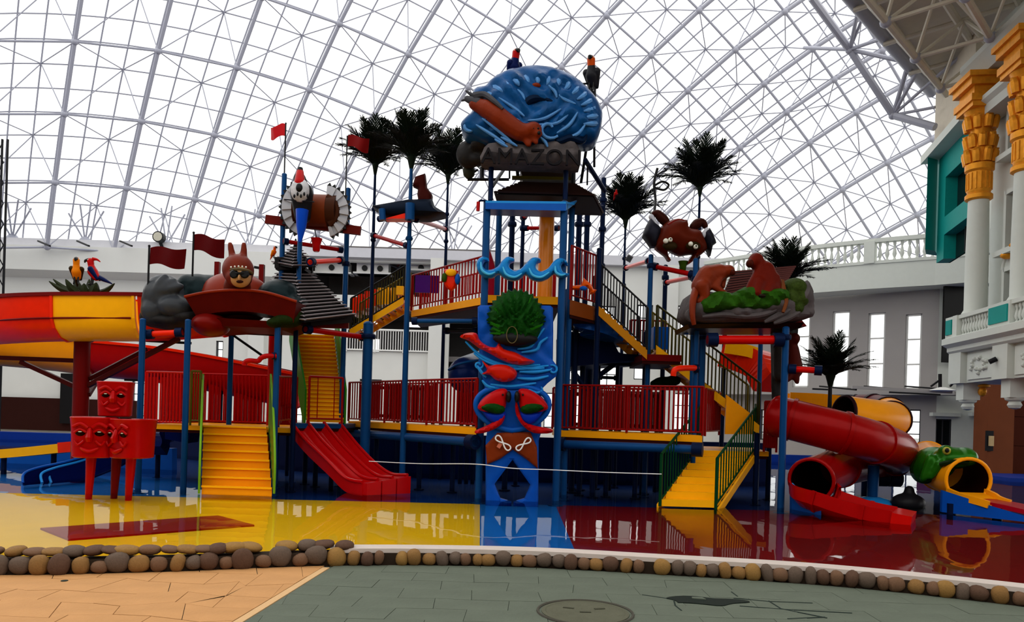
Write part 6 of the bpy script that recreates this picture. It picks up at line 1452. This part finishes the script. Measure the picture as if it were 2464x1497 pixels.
# ---- totem of three red faces
tt = thing('face_totem', 'glossy red totem of three stacked face buckets on legs', 'sculpture', P(268, 1190, 13.2))
TRD = mat('totem_red', (.46, .005, .006), .25, spec=.4)
def facepot(cx, y0, y1, r, D, yaw, legs):
    a = P(cx, y1, D); h = P(cx, y0, D).z - a.z
    M = Matrix.Rotation(yaw, 3, 'Z'); mb = MB(); n = 40; prof = [(.0, 0), (.86, 0), (.93, .03), (.95, .3), (.98, .7), (1.03, .95), (1.05, .98), (1.0, 1.0), (.86, .985), (.8, .9)]
    vs = []; fs = []
    for pr_, pz in prof:
        for k in range(n):
            t_ = 2 * math.pi * k / n; c_, s_ = math.cos(t_), math.sin(t_); q = (abs(c_) ** 3.2 + abs(s_) ** 3.2) ** (-1 / 3.2); vs.append(a + M @ V(pr_ * r * q * c_, pr_ * r * q * s_, pz * h))
    for i in range(len(prof) - 1):
        for k in range(n): fs.append((i * n + k, i * n + (k + 1) % n, (i + 1) * n + (k + 1) % n, (i + 1) * n + k))
    fs.append(tuple((len(prof) - 1) * n + k for k in range(n)))
    b = mk('face_bucket', mb.add(vs, fs), TRD, tt, smooth=True)
    def fp(x, z, o=0): return a + M @ V(x * r, -r * (.97 + o), z * h)
    for s in (-1, 1):
        mk('eye_socket', MB().ell(fp(.42 * s, .62, -.02), (.24 * r, .1 * r, .085 * h), 14, 8, M), mat('socket_black', (.015, .004, .004), .3), b, smooth=True)
        mk('eye_lid', MB().tube(bez([fp(.16 * s, .63, .03), fp(.42 * s, .70, .06), fp(.68 * s, .62, .03)], 4), .022, 7), TRD, b, smooth=True)
        mk('eye_glint', MB().ell(fp(.42 * s, .64, .08), (.09 * r, .03 * r, .012 * h), 8, 6, M), EYEW, b, smooth=True)
        mk('brow', MB().tube(bez([fp(.1 * s, .74, .02), fp(.4 * s, .84, .06), fp(.75 * s, .76, .02)], 4), .03, 7), TRD, b, smooth=True)
        mk('cheek_fold', MB().tube(bez([fp(.25 * s, .42, .02), fp(.5 * s, .32, .05), fp(.68 * s, .42, .02)], 4), .022, 7), TRD, b, smooth=True)
    mk('nose', MB().tube([fp(0, .72, .02), fp(0, .5, .16), fp(0, .42, .1)], [.035, .06, .05], 8), TRD, b, smooth=True)
    mk('lips', MB().tube(bez([fp(-.4, .25, .02), fp(0, .17, .1), fp(.4, .25, .02)], 5), [.012, .022, .03, .034, .036, .038, .036, .034, .03, .022, .012], 8), TRD, b, smooth=True)
facepot(277, 919, 1002, .285, 13.35, .35, 0); facepot(226, 1003, 1100, .35, 13.1, .3, 0); facepot(317, 1008, 1102, .335, 13.15, -.35, 0)
for x, m in ((217, TRD), (278, DRED), (313, TRD)):
    a = P(x, 1190, 13.2); b = P(x + 3, 1096, 13.2 + (.2 if x == 278 else 0)); a.z = ZB; a.y = b.y; a.x = b.x - .03
    mk('leg', MB().tube([a, b], [.055, .09], 14), m, tt, smooth=True)
# ---- blue slides and yellow chute behind the totem
bl_ = thing('blue_wave_slide', 'dark blue three-lane slide curling into the blue water', 'slide', P(130, 1160, 15.5))
for k, (dx, dd) in enumerate(((0, 0), (42, .25), (62, .5))):
    pth = bez([P(400 + dx * .4, 1018, 17.6 + dd), P(330 + dx * .5, 1040, 17.0 + dd), P(250 + dx * .6, 1080, 16.2 + dd), P(170 + dx * .7, 1108, 15.5 + dd), P(90 + dx, 1126, 14.9 + dd), P(58 + dx, 1140, 14.6 + dd), P(55 + dx * 1.1, 1162, 14.5 + dd)], 6)
    mk('edge_tube', MB().tube(pth, .025, 8), BLUEL if k else BLUEP, bl_, smooth=True)
    low = [lvl(p, max(-.05, p.z - .42)) for p in pth]; mbx = MB(); n = len(pth)
    mbx.add(pth + low + [p + V(0, .06, 0) for p in pth] + [p + V(0, .06, 0) for p in low], [(i, i + 1, n + i + 1, n + i) for i in range(n - 1)] + [(2 * n + i, 3 * n + i, 3 * n + i + 1, 2 * n + i + 1) for i in range(n - 1)] + [(i, 2 * n + i, 2 * n + i + 1, i + 1) for i in range(n - 1)] + [(n + i, n + i + 1, 3 * n + i + 1, 3 * n + i) for i in range(n - 1)])
    mk('side_wall', mbx, mat('slide_navy', (.006, .02, .13), .3), bl_, smooth=True)
mk('slide_head', MB().sweep(bez([P(470, 1040, 17.5), P(400, 1030, 17.4), P(365, 1050, 17.2), P(350, 1080, 17.0)], 5), [(-.4, -.25), (.4, -.25), (.4, .12), (-.4, .12)]), mat('slide_navy'), bl_, smooth=True)
yc = thing('yellow_chute', 'long low yellow chute at the left pool edge', 'slide', P(60, 1090, 17))
q = [P(-60, 1092, 17.5), P(60, 1084, 17.3), P(180, 1072, 17.0)]
mk('trough', MB().sweep(bez(q, 5), [(-.3, .06), (-.3, -.14), (.3, -.14), (.3, .06), (.24, .06), (.24, -.08), (-.24, -.08), (-.24, .06)]), YEL, yc, smooth=False)
mk('red_end', MB().sweep([P(165, 1073, 17.0), P(200, 1070, 16.9)], [(-.3, .08), (-.3, -.15), (.3, -.15), (.3, .08)]), REDO, yc)
for x in (10, 130): mk('leg', MB().tube([lvl(P(x, 1090, 17.3), ZB), P(x, 1090, 17.3)], .06, 8), NAVY, yc, smooth=True)
wl2 = thing('basin_edge', 'blue painted low basin edge behind the yellow chute', 'basin', P(60, 1110, 19))
mk('wall', MB().sweep(bez([P(-160, 1130, 19.5), P(30, 1116, 19.2), P(180, 1100, 19.0), P(420, 1100, 18.6)], 5), [(-.1, -.6), (.1, -.6), (.1, .22), (-.1, .22)]), BLUEP, wl2)
mast = thing('lattice_mast', 'tall thin black lattice mast at the end of the far wall', 'mast', P(3, 700, 33))
for dx in (-5, 8): mk('mast_leg', MB().tube([lvl(P(dx, 700, 33), .1), lvl(P(dx, 700, 33), P(0, 335, 33).z)], .05, 6), BLACKM, mast)
for k in range(14): mk('lattice_bar', MB().tube([P(-5 if k % 2 else 8, 340 + k * 25, 33), P(8 if k % 2 else -5, 365 + k * 25, 33)], .025, 5), BLACKM, mast)
# ================================================================== RIGHT HALF
palm(1505, 540, 19.7, 1.32, 'artificial palm between the tower and the orange crab', seed=4, spread=1.35)
palm(1684, 462, 18.4, 1.30, 'tall artificial palm rising behind the orange crab', seed=5, spread=1.45)
palm(1892, 690, 18.4, 1.2, 'artificial palm behind the seated monkey', seed=6, spread=1.6)
palm(1998, 918, 16.8, 1.12, 'low artificial palm in front of the slit windows', seed=7, spread=1.7, r=.05, pm=BLACKM)
# red parrot in the palm and curled vine pole
bird('small_bird', P(1482, 478, 18.9), .6, .24, 'small red bird half hidden in the palm beside the tower', PRED, PRED, PRED, PRED, tl=.4)
vp = thing('vine_pole', 'black curling vine ornament right of the palm crown', 'ornament', P(1576, 510, 16.6))
vpt = bez([P(1573, 524, 16.2), P(1576, 496, 16.4), P(1577, 478, 16.6), P(1574, 440, 16.6), P(1582, 405, 16.6)], 5)
mk('stem', MB().tube(vpt, .03, 8), BLACKM, vp, smooth=True)
mk('vine_loop', MB().tube(bez([P(1576, 446, 16.6), P(1594, 437, 16.55), P(1609, 445, 16.6), P(1598, 457, 16.6), P(1577, 452, 16.6)], 5), .025, 7), BLACKM, vp, smooth=True)
mk('vine_twig', MB().tube(bez([P(1578, 424, 16.6), P(1592, 414, 16.6), P(1604, 410, 16.6), P(1598, 404, 16.6)], 4), .018, 6), BLACKM, vp, smooth=True)
# ---- orange crab
cd_ = 16.2
cr = thing('crab_sculpture', 'orange-red sculpted crab with bulging eyes on two blue posts', 'animal statue', P(1632, 628, cd_))
mk('body', puff([(1588, 552), (1597, 541), (1612, 532), (1629, 529), (1639, 532), (1652, 532), (1654, 547), (1661, 553), (1683, 557), (1692, 578), (1699, 600), (1682, 617), (1668, 628), (1655, 637), (1653, 634), (1661, 620), (1667, 612), (1648, 614), (1636, 616), (1618, 609), (1605, 602), (1607, 618), (1613, 628), (1606, 627), (1600, 617), (1580, 602), (1575, 592), (1580, 572)], cd_, .18, .3, dm=.42, step=.05, smoothk=2, back=.15), mat('crab_orange_brown', (.15, .026, .010), .4, var=.45, scale=3), cr, smooth=True)
mk('shell_ridge', MB().tube(bez([P(1607, 542, cd_ - .25), P(1630, 533, cd_ - .2), P(1652, 535, cd_ - .15)], 5), [.03, .04, .05, .055, .06, .06, .06, .055, .05, .04, .03], 8), mat('crab_red', (.22, .016, .010), .35), cr, smooth=True)
for nm, pix in (('left', [(1563, 528), (1554, 545), (1550, 555), (1546, 569), (1556, 582), (1566, 596), (1577, 596), (1590, 562), (1588, 551), (1576, 540)]), ('right', [(1705, 551), (1714, 567), (1721, 587), (1713, 592), (1707, 618), (1702, 605), (1695, 594), (1686, 567), (1692, 556)])):
    mk('dark_claw_shell', puff(pix, cd_ + .05, .2, .18, dm=.18, step=.05, smoothk=1), mat('crab_black', (.016, .016, .024), .4), cr, smooth=True)
mk('horn', MB().tube(bez([P(1608, 542, cd_), P(1594, 526, cd_), P(1580, 514, cd_), P(1570, 518, cd_)], 4), [.05, .08, .1, .11, .11, .11, .1, .1, .09, .08, .07, .06, .05], 10), mat('crab_horn_brown', (.06, .015, .010), .4), cr, smooth=True)
mk('horn', MB().tube(bez([P(1660, 556, cd_), P(1676, 540, cd_), P(1690, 536, cd_), P(1699, 548, cd_)], 4), [.04, .06, .09, .1, .11, .11, .1, .1, .09, .08, .07, .06, .05], 10), mat('crab_horn_brown'), cr, smooth=True)
mk('horn_tip', MB().capsule(P(1567, 522, cd_ - .05), P(1583, 547, cd_ - .05), .06, .04), mat('horn_white', (.5, .5, .55), .4), cr, smooth=True)
mk('horn_tip', MB().capsule(P(1701, 556, cd_ - .1), P(1693, 567, cd_ - .1), .07, .06), mat('horn_white'), cr, smooth=True)
for x, y, r, pup in ((1602, 580, .055, 0), (1613, 577, .048, 1), (1662, 587, .05, 0), (1674, 594, .05, 1)):
    e = mk('eye', MB().ell(P(x, y, cd_ - .42), r, 12, 9), EYEW, cr, smooth=True)
    if pup: mk('pupil', MB().ell(P(x, y - 1, cd_ - .42) - V(0, r * .85, 0), r * .4, 8, 6), BLK, e, smooth=True)
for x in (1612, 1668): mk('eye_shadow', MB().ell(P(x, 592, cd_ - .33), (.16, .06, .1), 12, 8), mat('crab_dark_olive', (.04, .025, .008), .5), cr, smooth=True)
# ---- monkey rock
mr = thing('monkey_rock', 'grey sculpted rock ledge topped with green turf on blue posts', 'sculpture', P(1790, 782, 14.8))
rD = 14.75
mk('rock', puff([(1640, 760), (1650, 724), (1664, 706), (1700, 712), (1760, 720), (1850, 715), (1905, 700), (1921, 684), (1931, 700), (1935, 724), (1937, 750), (1934, 769), (1892, 779), (1811, 781), (1723, 782), (1676, 782), (1650, 773)], rD, .9, .22, dm=.3, step=.055, smoothk=2, rel=lambda x, z: .05 * math.sin(7 * x + 6 * z) + .04 * math.sin(15 * z - 5 * x) + .025 * math.sin(29 * x)), ROCK, mr, smooth=True)
mk('turf', puff([(1674, 735), (1690, 720), (1711, 708), (1735, 706), (1752, 711), (1770, 702), (1795, 692), (1826, 700), (1850, 700), (1880, 700), (1890, 720), (1880, 735), (1855, 746), (1796, 750), (1738, 750), (1705, 756), (1682, 755)], rD - .38, .5, .16, dm=.2, step=.05, smoothk=2, rel=lambda x, z: .03 * math.sin(19 * x + 3 * math.sin(11 * z)) + .025 * math.sin(23 * z + 4 * math.sin(9 * x))), LGRASS, mr, smooth=True)
bsh = MB(); bsh.ell(P(1908, 697, rD - .3), (.24, .4, .22)); bsh.ell(P(1920, 722, rD - .3), (.17, .4, .24)); bsh.ell(P(1900, 725, rD - .42), (.16, .3, .22)); bsh.ell(P(1914, 745, rD - .45), (.14, .25, .12))
blob('bush', bsh, mat('bush_olive', (.06, .09, .02), .7, var=.7, scale=12, bump=.9, bscale=22), mr, voxel=.03)
for k, (pl) in enumerate(([(1690, 762), (1740, 757), (1800, 760), (1850, 752), (1890, 732)], [(1840, 775), (1875, 758), (1905, 742)], [(1862, 778), (1895, 765), (1925, 750)], [(1660, 745), (1655, 760), (1668, 775)])):
    q = bez([P(x, y, rD - .62) for x, y in pl], 5); n = len(q); mk('rock_ledge_ridge', MB().tube(q, [.05 * math.sin(math.pi * (.1 + .8 * i / (n - 1))) + .01 for i in range(n)], 7), ROCK, mr, smooth=True)
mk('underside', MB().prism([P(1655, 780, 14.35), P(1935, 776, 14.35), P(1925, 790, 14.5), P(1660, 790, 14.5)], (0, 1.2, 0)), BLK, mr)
mk('red_valance', MB().prism([P(1925, 765, 14.8), P(1942, 785, 14.8), P(1905, 785, 14.8)], (0, .8, 0)), DRED, mr)
# hanging rock roots and brown monkey below the right corner
hr = MB(); hr.capsule(P(1885, 790, 15.2), P(1880, 900, 15.2), .22, .16); hr.capsule(P(1870, 800, 15.4), P(1868, 960, 15.4), .14, .1); hr.capsule(P(1905, 790, 15.3), P(1912, 830, 15.3), .14, .06)
blob('rock_pillar', hr, DROCK, None, voxel=.04, label='black rocky pillar hanging under the right end of the monkey rock', cat='sculpture')
hm = thing('hanging_monkey', 'dark red-brown monkey clinging below the monkey rock', 'animal statue', P(1912, 920, 15.0))
mbm = MB(); mbm.capsule(P(1908, 840, 15.0), P(1912, 890, 15.0), .12, .17); mbm.ell(P(1912, 815, 14.95), (.11, .12, .12)); mbm.capsule(P(1906, 835, 14.95), P(1896, 800, 14.95), .06, .045); mbm.capsule(P(1914, 895, 14.95), P(1918, 920, 14.9), .09, .05); mbm.capsule(P(1908, 900, 14.95), P(1895, 915, 14.9), .08, .05)
blob('body', mbm, mat('dark_monkey_brown', (.09, .015, .010), .45), hm, voxel=.025)
# monkeys
mD = rD - .45
m1 = thing('monkey_statue', 'orange-brown monkey bending forward on the turf beside the rock edge', 'animal statue', P(1700, 722, mD))
b1 = MB()
b1.capsule(P(1688, 688, mD), P(1703, 664, mD), .20, .21); b1.capsule(P(1703, 664, mD), P(1730, 656, mD), .20, .17); b1.capsule(P(1730, 656, mD), P(1746, 652, mD), .13, .11)
b1.ell(P(1752, 652, mD - .02), (.13, .14, .12)); b1.ell(P(1760, 656, mD - .05), (.07, .09, .07))
b1.capsule(P(1690, 690, mD - .12), P(1698, 716, mD - .15), .15, .09); b1.capsule(P(1698, 716, mD - .15), P(1680, 726, mD - .15), .08, .06); b1.capsule(P(1680, 726, mD - .15), P(1696, 730, mD - .2), .06, .04)
b1.capsule(P(1732, 664, mD - .05), P(1722, 692, mD - .12), .09, .07); b1.capsule(P(1722, 692, mD - .12), P(1748, 708, mD - .15), .07, .05)
b1.capsule(P(1740, 664, mD + .1), P(1738, 690, mD + .05), .08, .06)
blob('body', b1, ORBR, m1, voxel=.025)
mk('tail', MB().tube(bez([P(1678, 690, mD), P(1668, 720, mD - .22), P(1666, 755, mD - .32), P(1670, 782, mD - .32)], 5), [.085 - .003 * i for i in range(16)], 9), ORBR, m1, smooth=True)
mk('face', MB().ell(P(1762, 656, mD - .1), (.06, .08, .065), 12, 8), mat('monkey_face_dark', (.10, .02, .010), .5), m1, smooth=True)
m2 = thing('monkey_statue', 'red-brown monkey sitting upright on the turf with one hand down', 'animal statue', P(1835, 705, mD))
b2_ = MB()
b2_.capsule(P(1845, 690, mD), P(1838, 655, mD), .27, .22); b2_.capsule(P(1838, 650, mD), P(1828, 637, mD), .15, .12); b2_.ell(P(1819, 628, mD), (.15, .16, .16)); b2_.ell(P(1808, 634, mD - .04), (.09, .11, .085))
b2_.capsule(P(1862, 672, mD - .05), P(1868, 696, mD - .12), .13, .1); b2_.capsule(P(1850, 660, mD + .05), P(1866, 684, mD), .12, .12)
b2_.capsule(P(1824, 655, mD - .1), P(1806, 685, mD - .16), .08, .07); b2_.capsule(P(1806, 685, mD - .16), P(1796, 698, mD - .2), .06, .045)
b2_.capsule(P(1826, 684, mD - .15), P(1820, 705, mD - .25), .15, .1); b2_.capsule(P(1820, 705, mD - .25), P(1832, 712, mD - .3), .08, .05); b2_.capsule(P(1850, 690, mD - .15), P(1842, 710, mD - .25), .13, .08)
blob('body', b2_, REDBR, m2, voxel=.025)
mk('tail', MB().tube(bez([P(1880, 678, mD), P(1886, 700, mD - .2), P(1892, 725, mD - .3), P(1884, 752, mD - .35)], 5), [.06 - .002 * i for i in range(16)], 8), mat('monkey_tail_tan', (.20, .07, .02), .5), m2, smooth=True)
mk('face', MB().ell(P(1804, 634, mD - .1), (.07, .09, .08), 12, 8), mat('monkey_face_dark'), m2, smooth=True)
for x, y, s in ((1822, 612, 0),): pass
mk('paw', MB().ell(P(1834, 712, mD - .36), (.07, .06, .04), 10, 7), mat('paw_black', (.02, .015, .008), .5), m2, smooth=True)
# slatted roof behind the monkeys
t = thing('slatted_awning', 'sloping roof of thin brown slats behind the two monkeys', 'roof', P(1830, 712, 16.0))
for k in range(10):
    f = k / 9; a = P(1762 - 24 * f, 655 + 58 * f, 16.1 - .6 * f); b = P(1914 - 24 * f, 642 + 42 * f, 16.1 - .6 * f)
    mk('slat', MB().beam(a, b, .06, .035), mat('awning_slat', (.13, .05, .045), .5), t)
mk('backing', MB().prism([P(1762, 657, 16.2), P(1912, 644, 16.2), P(1888, 686, 15.6), P(1738, 714, 15.6)], (0, .05, 0)), WOODK, t)
# bush and small things behind the right walkway
bsh = MB(); bsh.ell(P(1600, 920, 17.0), (.28, .2, .13)); bsh.ell(P(1580, 924, 17.0), (.16, .18, .1)); bsh.ell(P(1620, 916, 17.0), (.18, .18, .12))
blob('shrub', bsh, mat('dark_shrub', (.008, .025, .010), .8, var=.6, bump=.8), None, voxel=.03, label='dark green shrub behind the red rail of the right walkway', cat='shrub')
mk('shrub_shelf', MB().box(P(1610, 936, 17.1), (.9, .5, .05)), NAVY, None, 'dark shelf carrying the green shrub', 'shelf')
post(1560, 960, 940, 17.1, .04, NAVY, 'slim dark leg under the shrub shelf', None)
# yellow/orange flume box behind the olive handrails
fl2 = thing('orange_flume', 'orange and yellow enclosed flume behind the lower right stair', 'slide', P(1800, 880, 17.6))
mk('trough', MB().sweep(bez([P(1740, 850, 18.0), P(1790, 862, 17.8), P(1835, 880, 17.5), P(1862, 920, 17.2)], 5), [(-.35, .3), (-.35, -.35), (.35, -.35), (.35, .3)]), REDO, fl2, smooth=False)
mk('rim', MB().sweep(bez([P(1745, 836, 17.5), P(1800, 845, 17.4), P(1830, 855, 17.3)], 5), [(-.06, .14), (-.06, -.14), (.06, -.14), (.06, .14)]), YEL, fl2)
bsp = thing('blue_spiral_slide', 'dark blue slide curving below the tower landing', 'slide', P(1430, 800, 17.2))
mk('chute', MB().sweep(bez([P(1385, 778, 16.6), P(1420, 792, 16.6), P(1460, 812, 17.0), P(1480, 826, 17.6)], 6), [(-.4, .2), (-.4, -.1), (.4, -.1), (.4, .2), (.34, .2), (.34, -.04), (-.34, -.04), (-.34, .2)]), BLUEP, bsp)
# ---- red tube slide
def tubeslide(t, path, r, mats, k=7, ringm=None, hollow=True, n=26):
    pts = bez(path, k)
    for s0, s1, m in mats:
        seg = pts[s0 * k:s1 * k + 1]
        mk('tube_section', MB().tube(seg, r, n, caps=False), m, t, smooth=True)
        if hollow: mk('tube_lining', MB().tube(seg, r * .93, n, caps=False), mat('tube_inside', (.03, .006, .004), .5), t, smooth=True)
    for i in sorted({x for s0, s1, m in mats for x in (s0, s1)}):
        j = min(i * k, len(pts) - 1); d = (pts[min(j + 1, len(pts) - 1)] - pts[max(0, j - 1)]).normalized()
        mk('joint_ring', MB().tube([pts[j] - d * .035, pts[j] + d * .035], r * 1.07, n), ringm or mats[0][2], t, smooth=True) if 0 < j < len(pts) - 1 else mk('end_ring', MB().tube([pts[j] + (d.orthogonal().normalized() * math.cos(a) + d.cross(d.orthogonal().normalized()) * math.sin(a)) * r * .97 for a in [2 * math.pi * q / 28 for q in range(28)]], .035, 8, closed=True), ringm or mats[0][2], t, smooth=True)
    return pts
rt = thing('red_tube_slide', 'big red tube slide curling round to an open mouth', 'slide', P(2040, 1150, 14.8))
TUR = mat('tube_red', (.36, .006, .006), .25, spec=.4)
tubeslide(rt, [P(1868, 1002, 15.2), P(1905, 1010, 15.0), P(2030, 1042, 14.7), P(2110, 1065, 14.9), P(2158, 1085, 15.7), P(2150, 1100, 16.7), P(2085, 1112, 16.8), P(2020, 1125, 15.8), P(1972, 1145, 14.6), P(1952, 1156, 14.0)], .41, [(0, 1, TUR), (1, 2, TUR), (2, 3, TUR), (3, 5, TUR), (5, 7, TUR), (7, 9, TUR)])
of = thing('red_runout_flume', 'open red run-out flume below the mouth of the red tube', 'slide', P(2070, 1260, 13.2))
pth = bez([P(1956, 1180, 14.1), P(1968, 1193, 13.65), P(2015, 1212, 13.35), P(2080, 1232, 13.05), P(2150, 1247, 12.8)], 6)
oc = [(-.44, .16), (-.42, -.08), (-.27, -.23), (0, -.28), (.27, -.23), (.42, -.08), (.44, .16), (.40, .16), (.37, -.06), (.23, -.18), (0, -.23), (-.23, -.18), (-.37, -.06), (-.40, .16)]
mk('trough', MB().sweep(pth, oc), mat('runout_red', (.50, .008, .008), .25, spec=.4), of, smooth=True)
mk('end_box', MB().sweep([pth[-1], pth[-1] + (pth[-1] - pth[-2]).normalized() * .3], [(-.48, .14), (-.48, -.25), (.48, -.25), (.48, .14)]), REDB, of)
for i in (8, 18): mk('joint_band', MB().sweep([pth[i], pth[i] + (pth[i + 1] - pth[i]).normalized() * .06], [(a * 1.05, b * 1.06) for a, b in oc]), RED, of)
bw = thing('blue_splash_guard', 'blue splash guard wall beside the mouth of the red tube', 'slide guard', P(1940, 1240, 13.6))
mk('guard', MB().prism([P(1905, 1165, 14.0), P(1925, 1188, 13.8), P(1976, 1208, 13.2), P(1976, 1248, 13.2), P(1905, 1235, 14.0)], (0, .1, 0)), mat('guard_blue', (.015, .10, .32), .35), bw)
mk('guard_cap', MB().tube([P(1905, 1165, 14.0), P(1925, 1188, 13.8), P(1976, 1208, 13.2)], .03, 8), BLUEL, bw, smooth=True)
bp_ = thing('slide_support', 'blue post with a round foot under the red tube slide', 'post', P(2100, 1200, 15.6))
c = P(2100, 1195, 15.6)
mk('shaft', MB().tube([(c.x, c.y, ZB), (c.x, c.y, P(2100, 1120, 15.6).z)], .11, 16), BLUE, bp_, smooth=True)
mk('foot', MB().lathe((c.x, c.y, ZB), [(.42, 0), (.42, .14), (.3, .2), (.12, .24)], 24), BLUEL, bp_, smooth=True)
# ---- yellow flume and hoop tube behind
yt = thing('yellow_hoop_slide', 'yellow tube slide with dark hoops behind the red tube', 'slide', P(2090, 1000, 18))
q = bez([P(1895, 968, 19.2), P(1980, 972, 19.0), P(2060, 980, 18.6)], 6)
for i in range(3):
    seg = q[i * 4:i * 4 + 5]; mk('trough_panel', MB().sweep(seg, [(-.4, .24), (-.4, -.3), (.4, -.3), (.4, .24), (.34, .24), (.34, -.22), (-.34, -.22), (-.34, .24)]), ORA, yt)
tubeslide(yt, [P(2060, 990, 18.5), P(2100, 990, 18.2), P(2135, 998, 17.6), P(2145, 1010, 17.0), P(2100, 1006, 16.5), P(2030, 997, 16.3)], .41, [(0, 1, mat('hoop_maroon', (.16, .012, .025), .35)), (1, 2, mat('hoop_maroon')), (2, 3, ORA), (3, 5, ORA)], ringm=mat('hoop_dark', (.03, .008, .012), .4))
mk('tube_cap', MB().ell(P(2060, 990, 18.5), (.2, .40, .40), 18, 12), mat('hoop_maroon'), yt, smooth=True)
post(2085, 1060, 1000, 18.2, .09, NAVY, 'dark pillar under the yellow hoop slide', None)
# ---- frog tunnel
fg = thing('frog_slide', 'yellow tube slide emerging below a green frog head', 'slide', P(2310, 1200, 14.6))
tubeslide(fg, [P(2232, 1106, 17.6), P(2240, 1116, 16.4), P(2265, 1130, 15.4), P(2305, 1148, 14.7), P(2330, 1155, 14.3)], .42, [(0, 2, ORA), (2, 4, ORA)], ringm=ORA)
mk('apron', MB().sweep(bez([P(2325, 1185, 14.3), P(2360, 1200, 13.9), P(2405, 1215, 13.6)], 5), [(-.4, .08), (-.4, -.05), (.4, -.05), (.4, .08), (.34, .08), (.34, 0), (-.34, 0), (-.34, .08)]), ORA, fg, smooth=True)
fh = thing('frog_statue', 'glossy green frog head sitting over the yellow tube', 'animal statue', P(2270, 1140, 15.2))
fb_ = MB(); fb_.ell(P(2248, 1115, 15.2), (.38, .45, .34)); fb_.ell(P(2292, 1102, 14.85), (.38, .42, .22)); fb_.ell(P(2318, 1100, 14.7), (.2, .38, .2)); fb_.ell(P(2276, 1086, 14.75), (.15, .13, .13)); fb_.ell(P(2222, 1130, 15.2), (.2, .4, .3)); fb_.capsule(P(2240, 1105, 14.8), P(2222, 1150, 14.85), .11, .08); fb_.capsule(P(2262, 1118, 14.65), P(2240, 1148, 14.75), .09, .06)
blob('head', fb_, mat('frog_green', (.03, .16, .012), .25, var=.4, scale=4, spec=.45), fh, voxel=.03)
e = mk('eye', MB().ell(P(2278, 1085, 14.6), (.08, .06, .08), 14, 9), mat('frog_eye_yellow', (.42, .4, .08), .3), fh, smooth=True)
mk('pupil', MB().ell(P(2279, 1084, 14.54), (.045, .03, .045), 10, 7), BLK, fh, smooth=True)
mk('mouth', MB().tube(bez([P(2262, 1118, 14.55), P(2290, 1112, 14.42), P(2330, 1112, 14.36)], 5), .05, 8), mat('frog_mouth', (.012, .03, .008), .4), fh, smooth=True)
bfl = thing('blue_runout_flume', 'blue sided run-out flume with a crimson bed below the frog', 'slide', P(2380, 1230, 13.5))
q = bez([P(2268, 1180, 14.1), P(2330, 1200, 13.7), P(2400, 1222, 13.3), P(2520, 1258, 12.7)], 6); ql = [lvl(p, -.03) for p in q]
n = len(q); mbx = MB(); hh_ = .42
lowp = [lvl(p, max(.02, p.z - hh_)) for p in q]
mbx.add(q + lowp + [p + V(.02, .1, 0) for p in q] + [p + V(.02, .1, 0) for p in lowp], [(i, i + 1, n + i + 1, n + i) for i in range(n - 1)] + [(2 * n + i, 3 * n + i, 3 * n + i + 1, 2 * n + i + 1) for i in range(n - 1)] + [(i, 2 * n + i, 2 * n + i + 1, i + 1) for i in range(n - 1)] + [(n + i, n + i + 1, 3 * n + i + 1, 3 * n + i) for i in range(n - 1)] + [(0, n, 3 * n, 2 * n)])
mk('near_side', mbx, mat('flume_blue', (.01, .13, .48), .3), bfl)
mk('bed', MB().sweep([P(2370, 1208, 13.9), P(2440, 1222, 13.5), P(2560, 1250, 12.9)], [(-.36, -.02), (.36, -.02), (.36, .06), (-.36, .06)]), mat('crimson_bed', (.42, .006, .03), .3), bfl)
for x, D in ((2290, 14.0), (2400, 13.4)): mk('leg', MB().tube([lvl(P(x, 1230, D), ZB), lvl(P(x, 1200, D), .2)], .08, 10), NAVY, bfl, smooth=True)
pump = MB(); pump.ell(P(2185, 1210, 15.2), (.34, .3, .2)); pump.capsule(P(2188, 1200, 15.2), P(2188, 1180, 15.2), .1, .1)
blob('pump_housing', pump, BLACKM, None, voxel=.03, label='black domed pump housing in the water beside the frog slide', cat='pump')
btube('blue_canopy_pipe', P(2105, 1150, 17), P(2165, 1152, 17), .12, BLUE, 'short blue pipe behind the slide pillar')

fl3 = thing('floodlight', 'small grey square floodlight clamped to a palm pole', 'spotlight', P(1512, 630, 19.45))
mk('housing', MB().box(P(1514, 622, 19.45), (.15, .12, .15), M=Matrix.Rotation(.5, 3, 'Y')), mat('floodlight_grey', (.16, .15, .16), .4), fl3)
mk('glass', MB().box(P(1514, 622, 19.38), (.11, .02, .11), M=Matrix.Rotation(.5, 3, 'Y')), DARKG, fl3); mk('clamp', MB().beam(P(1504, 622, 19.6), P(1514, 622, 19.5), .05, .05), BLACKM, fl3)
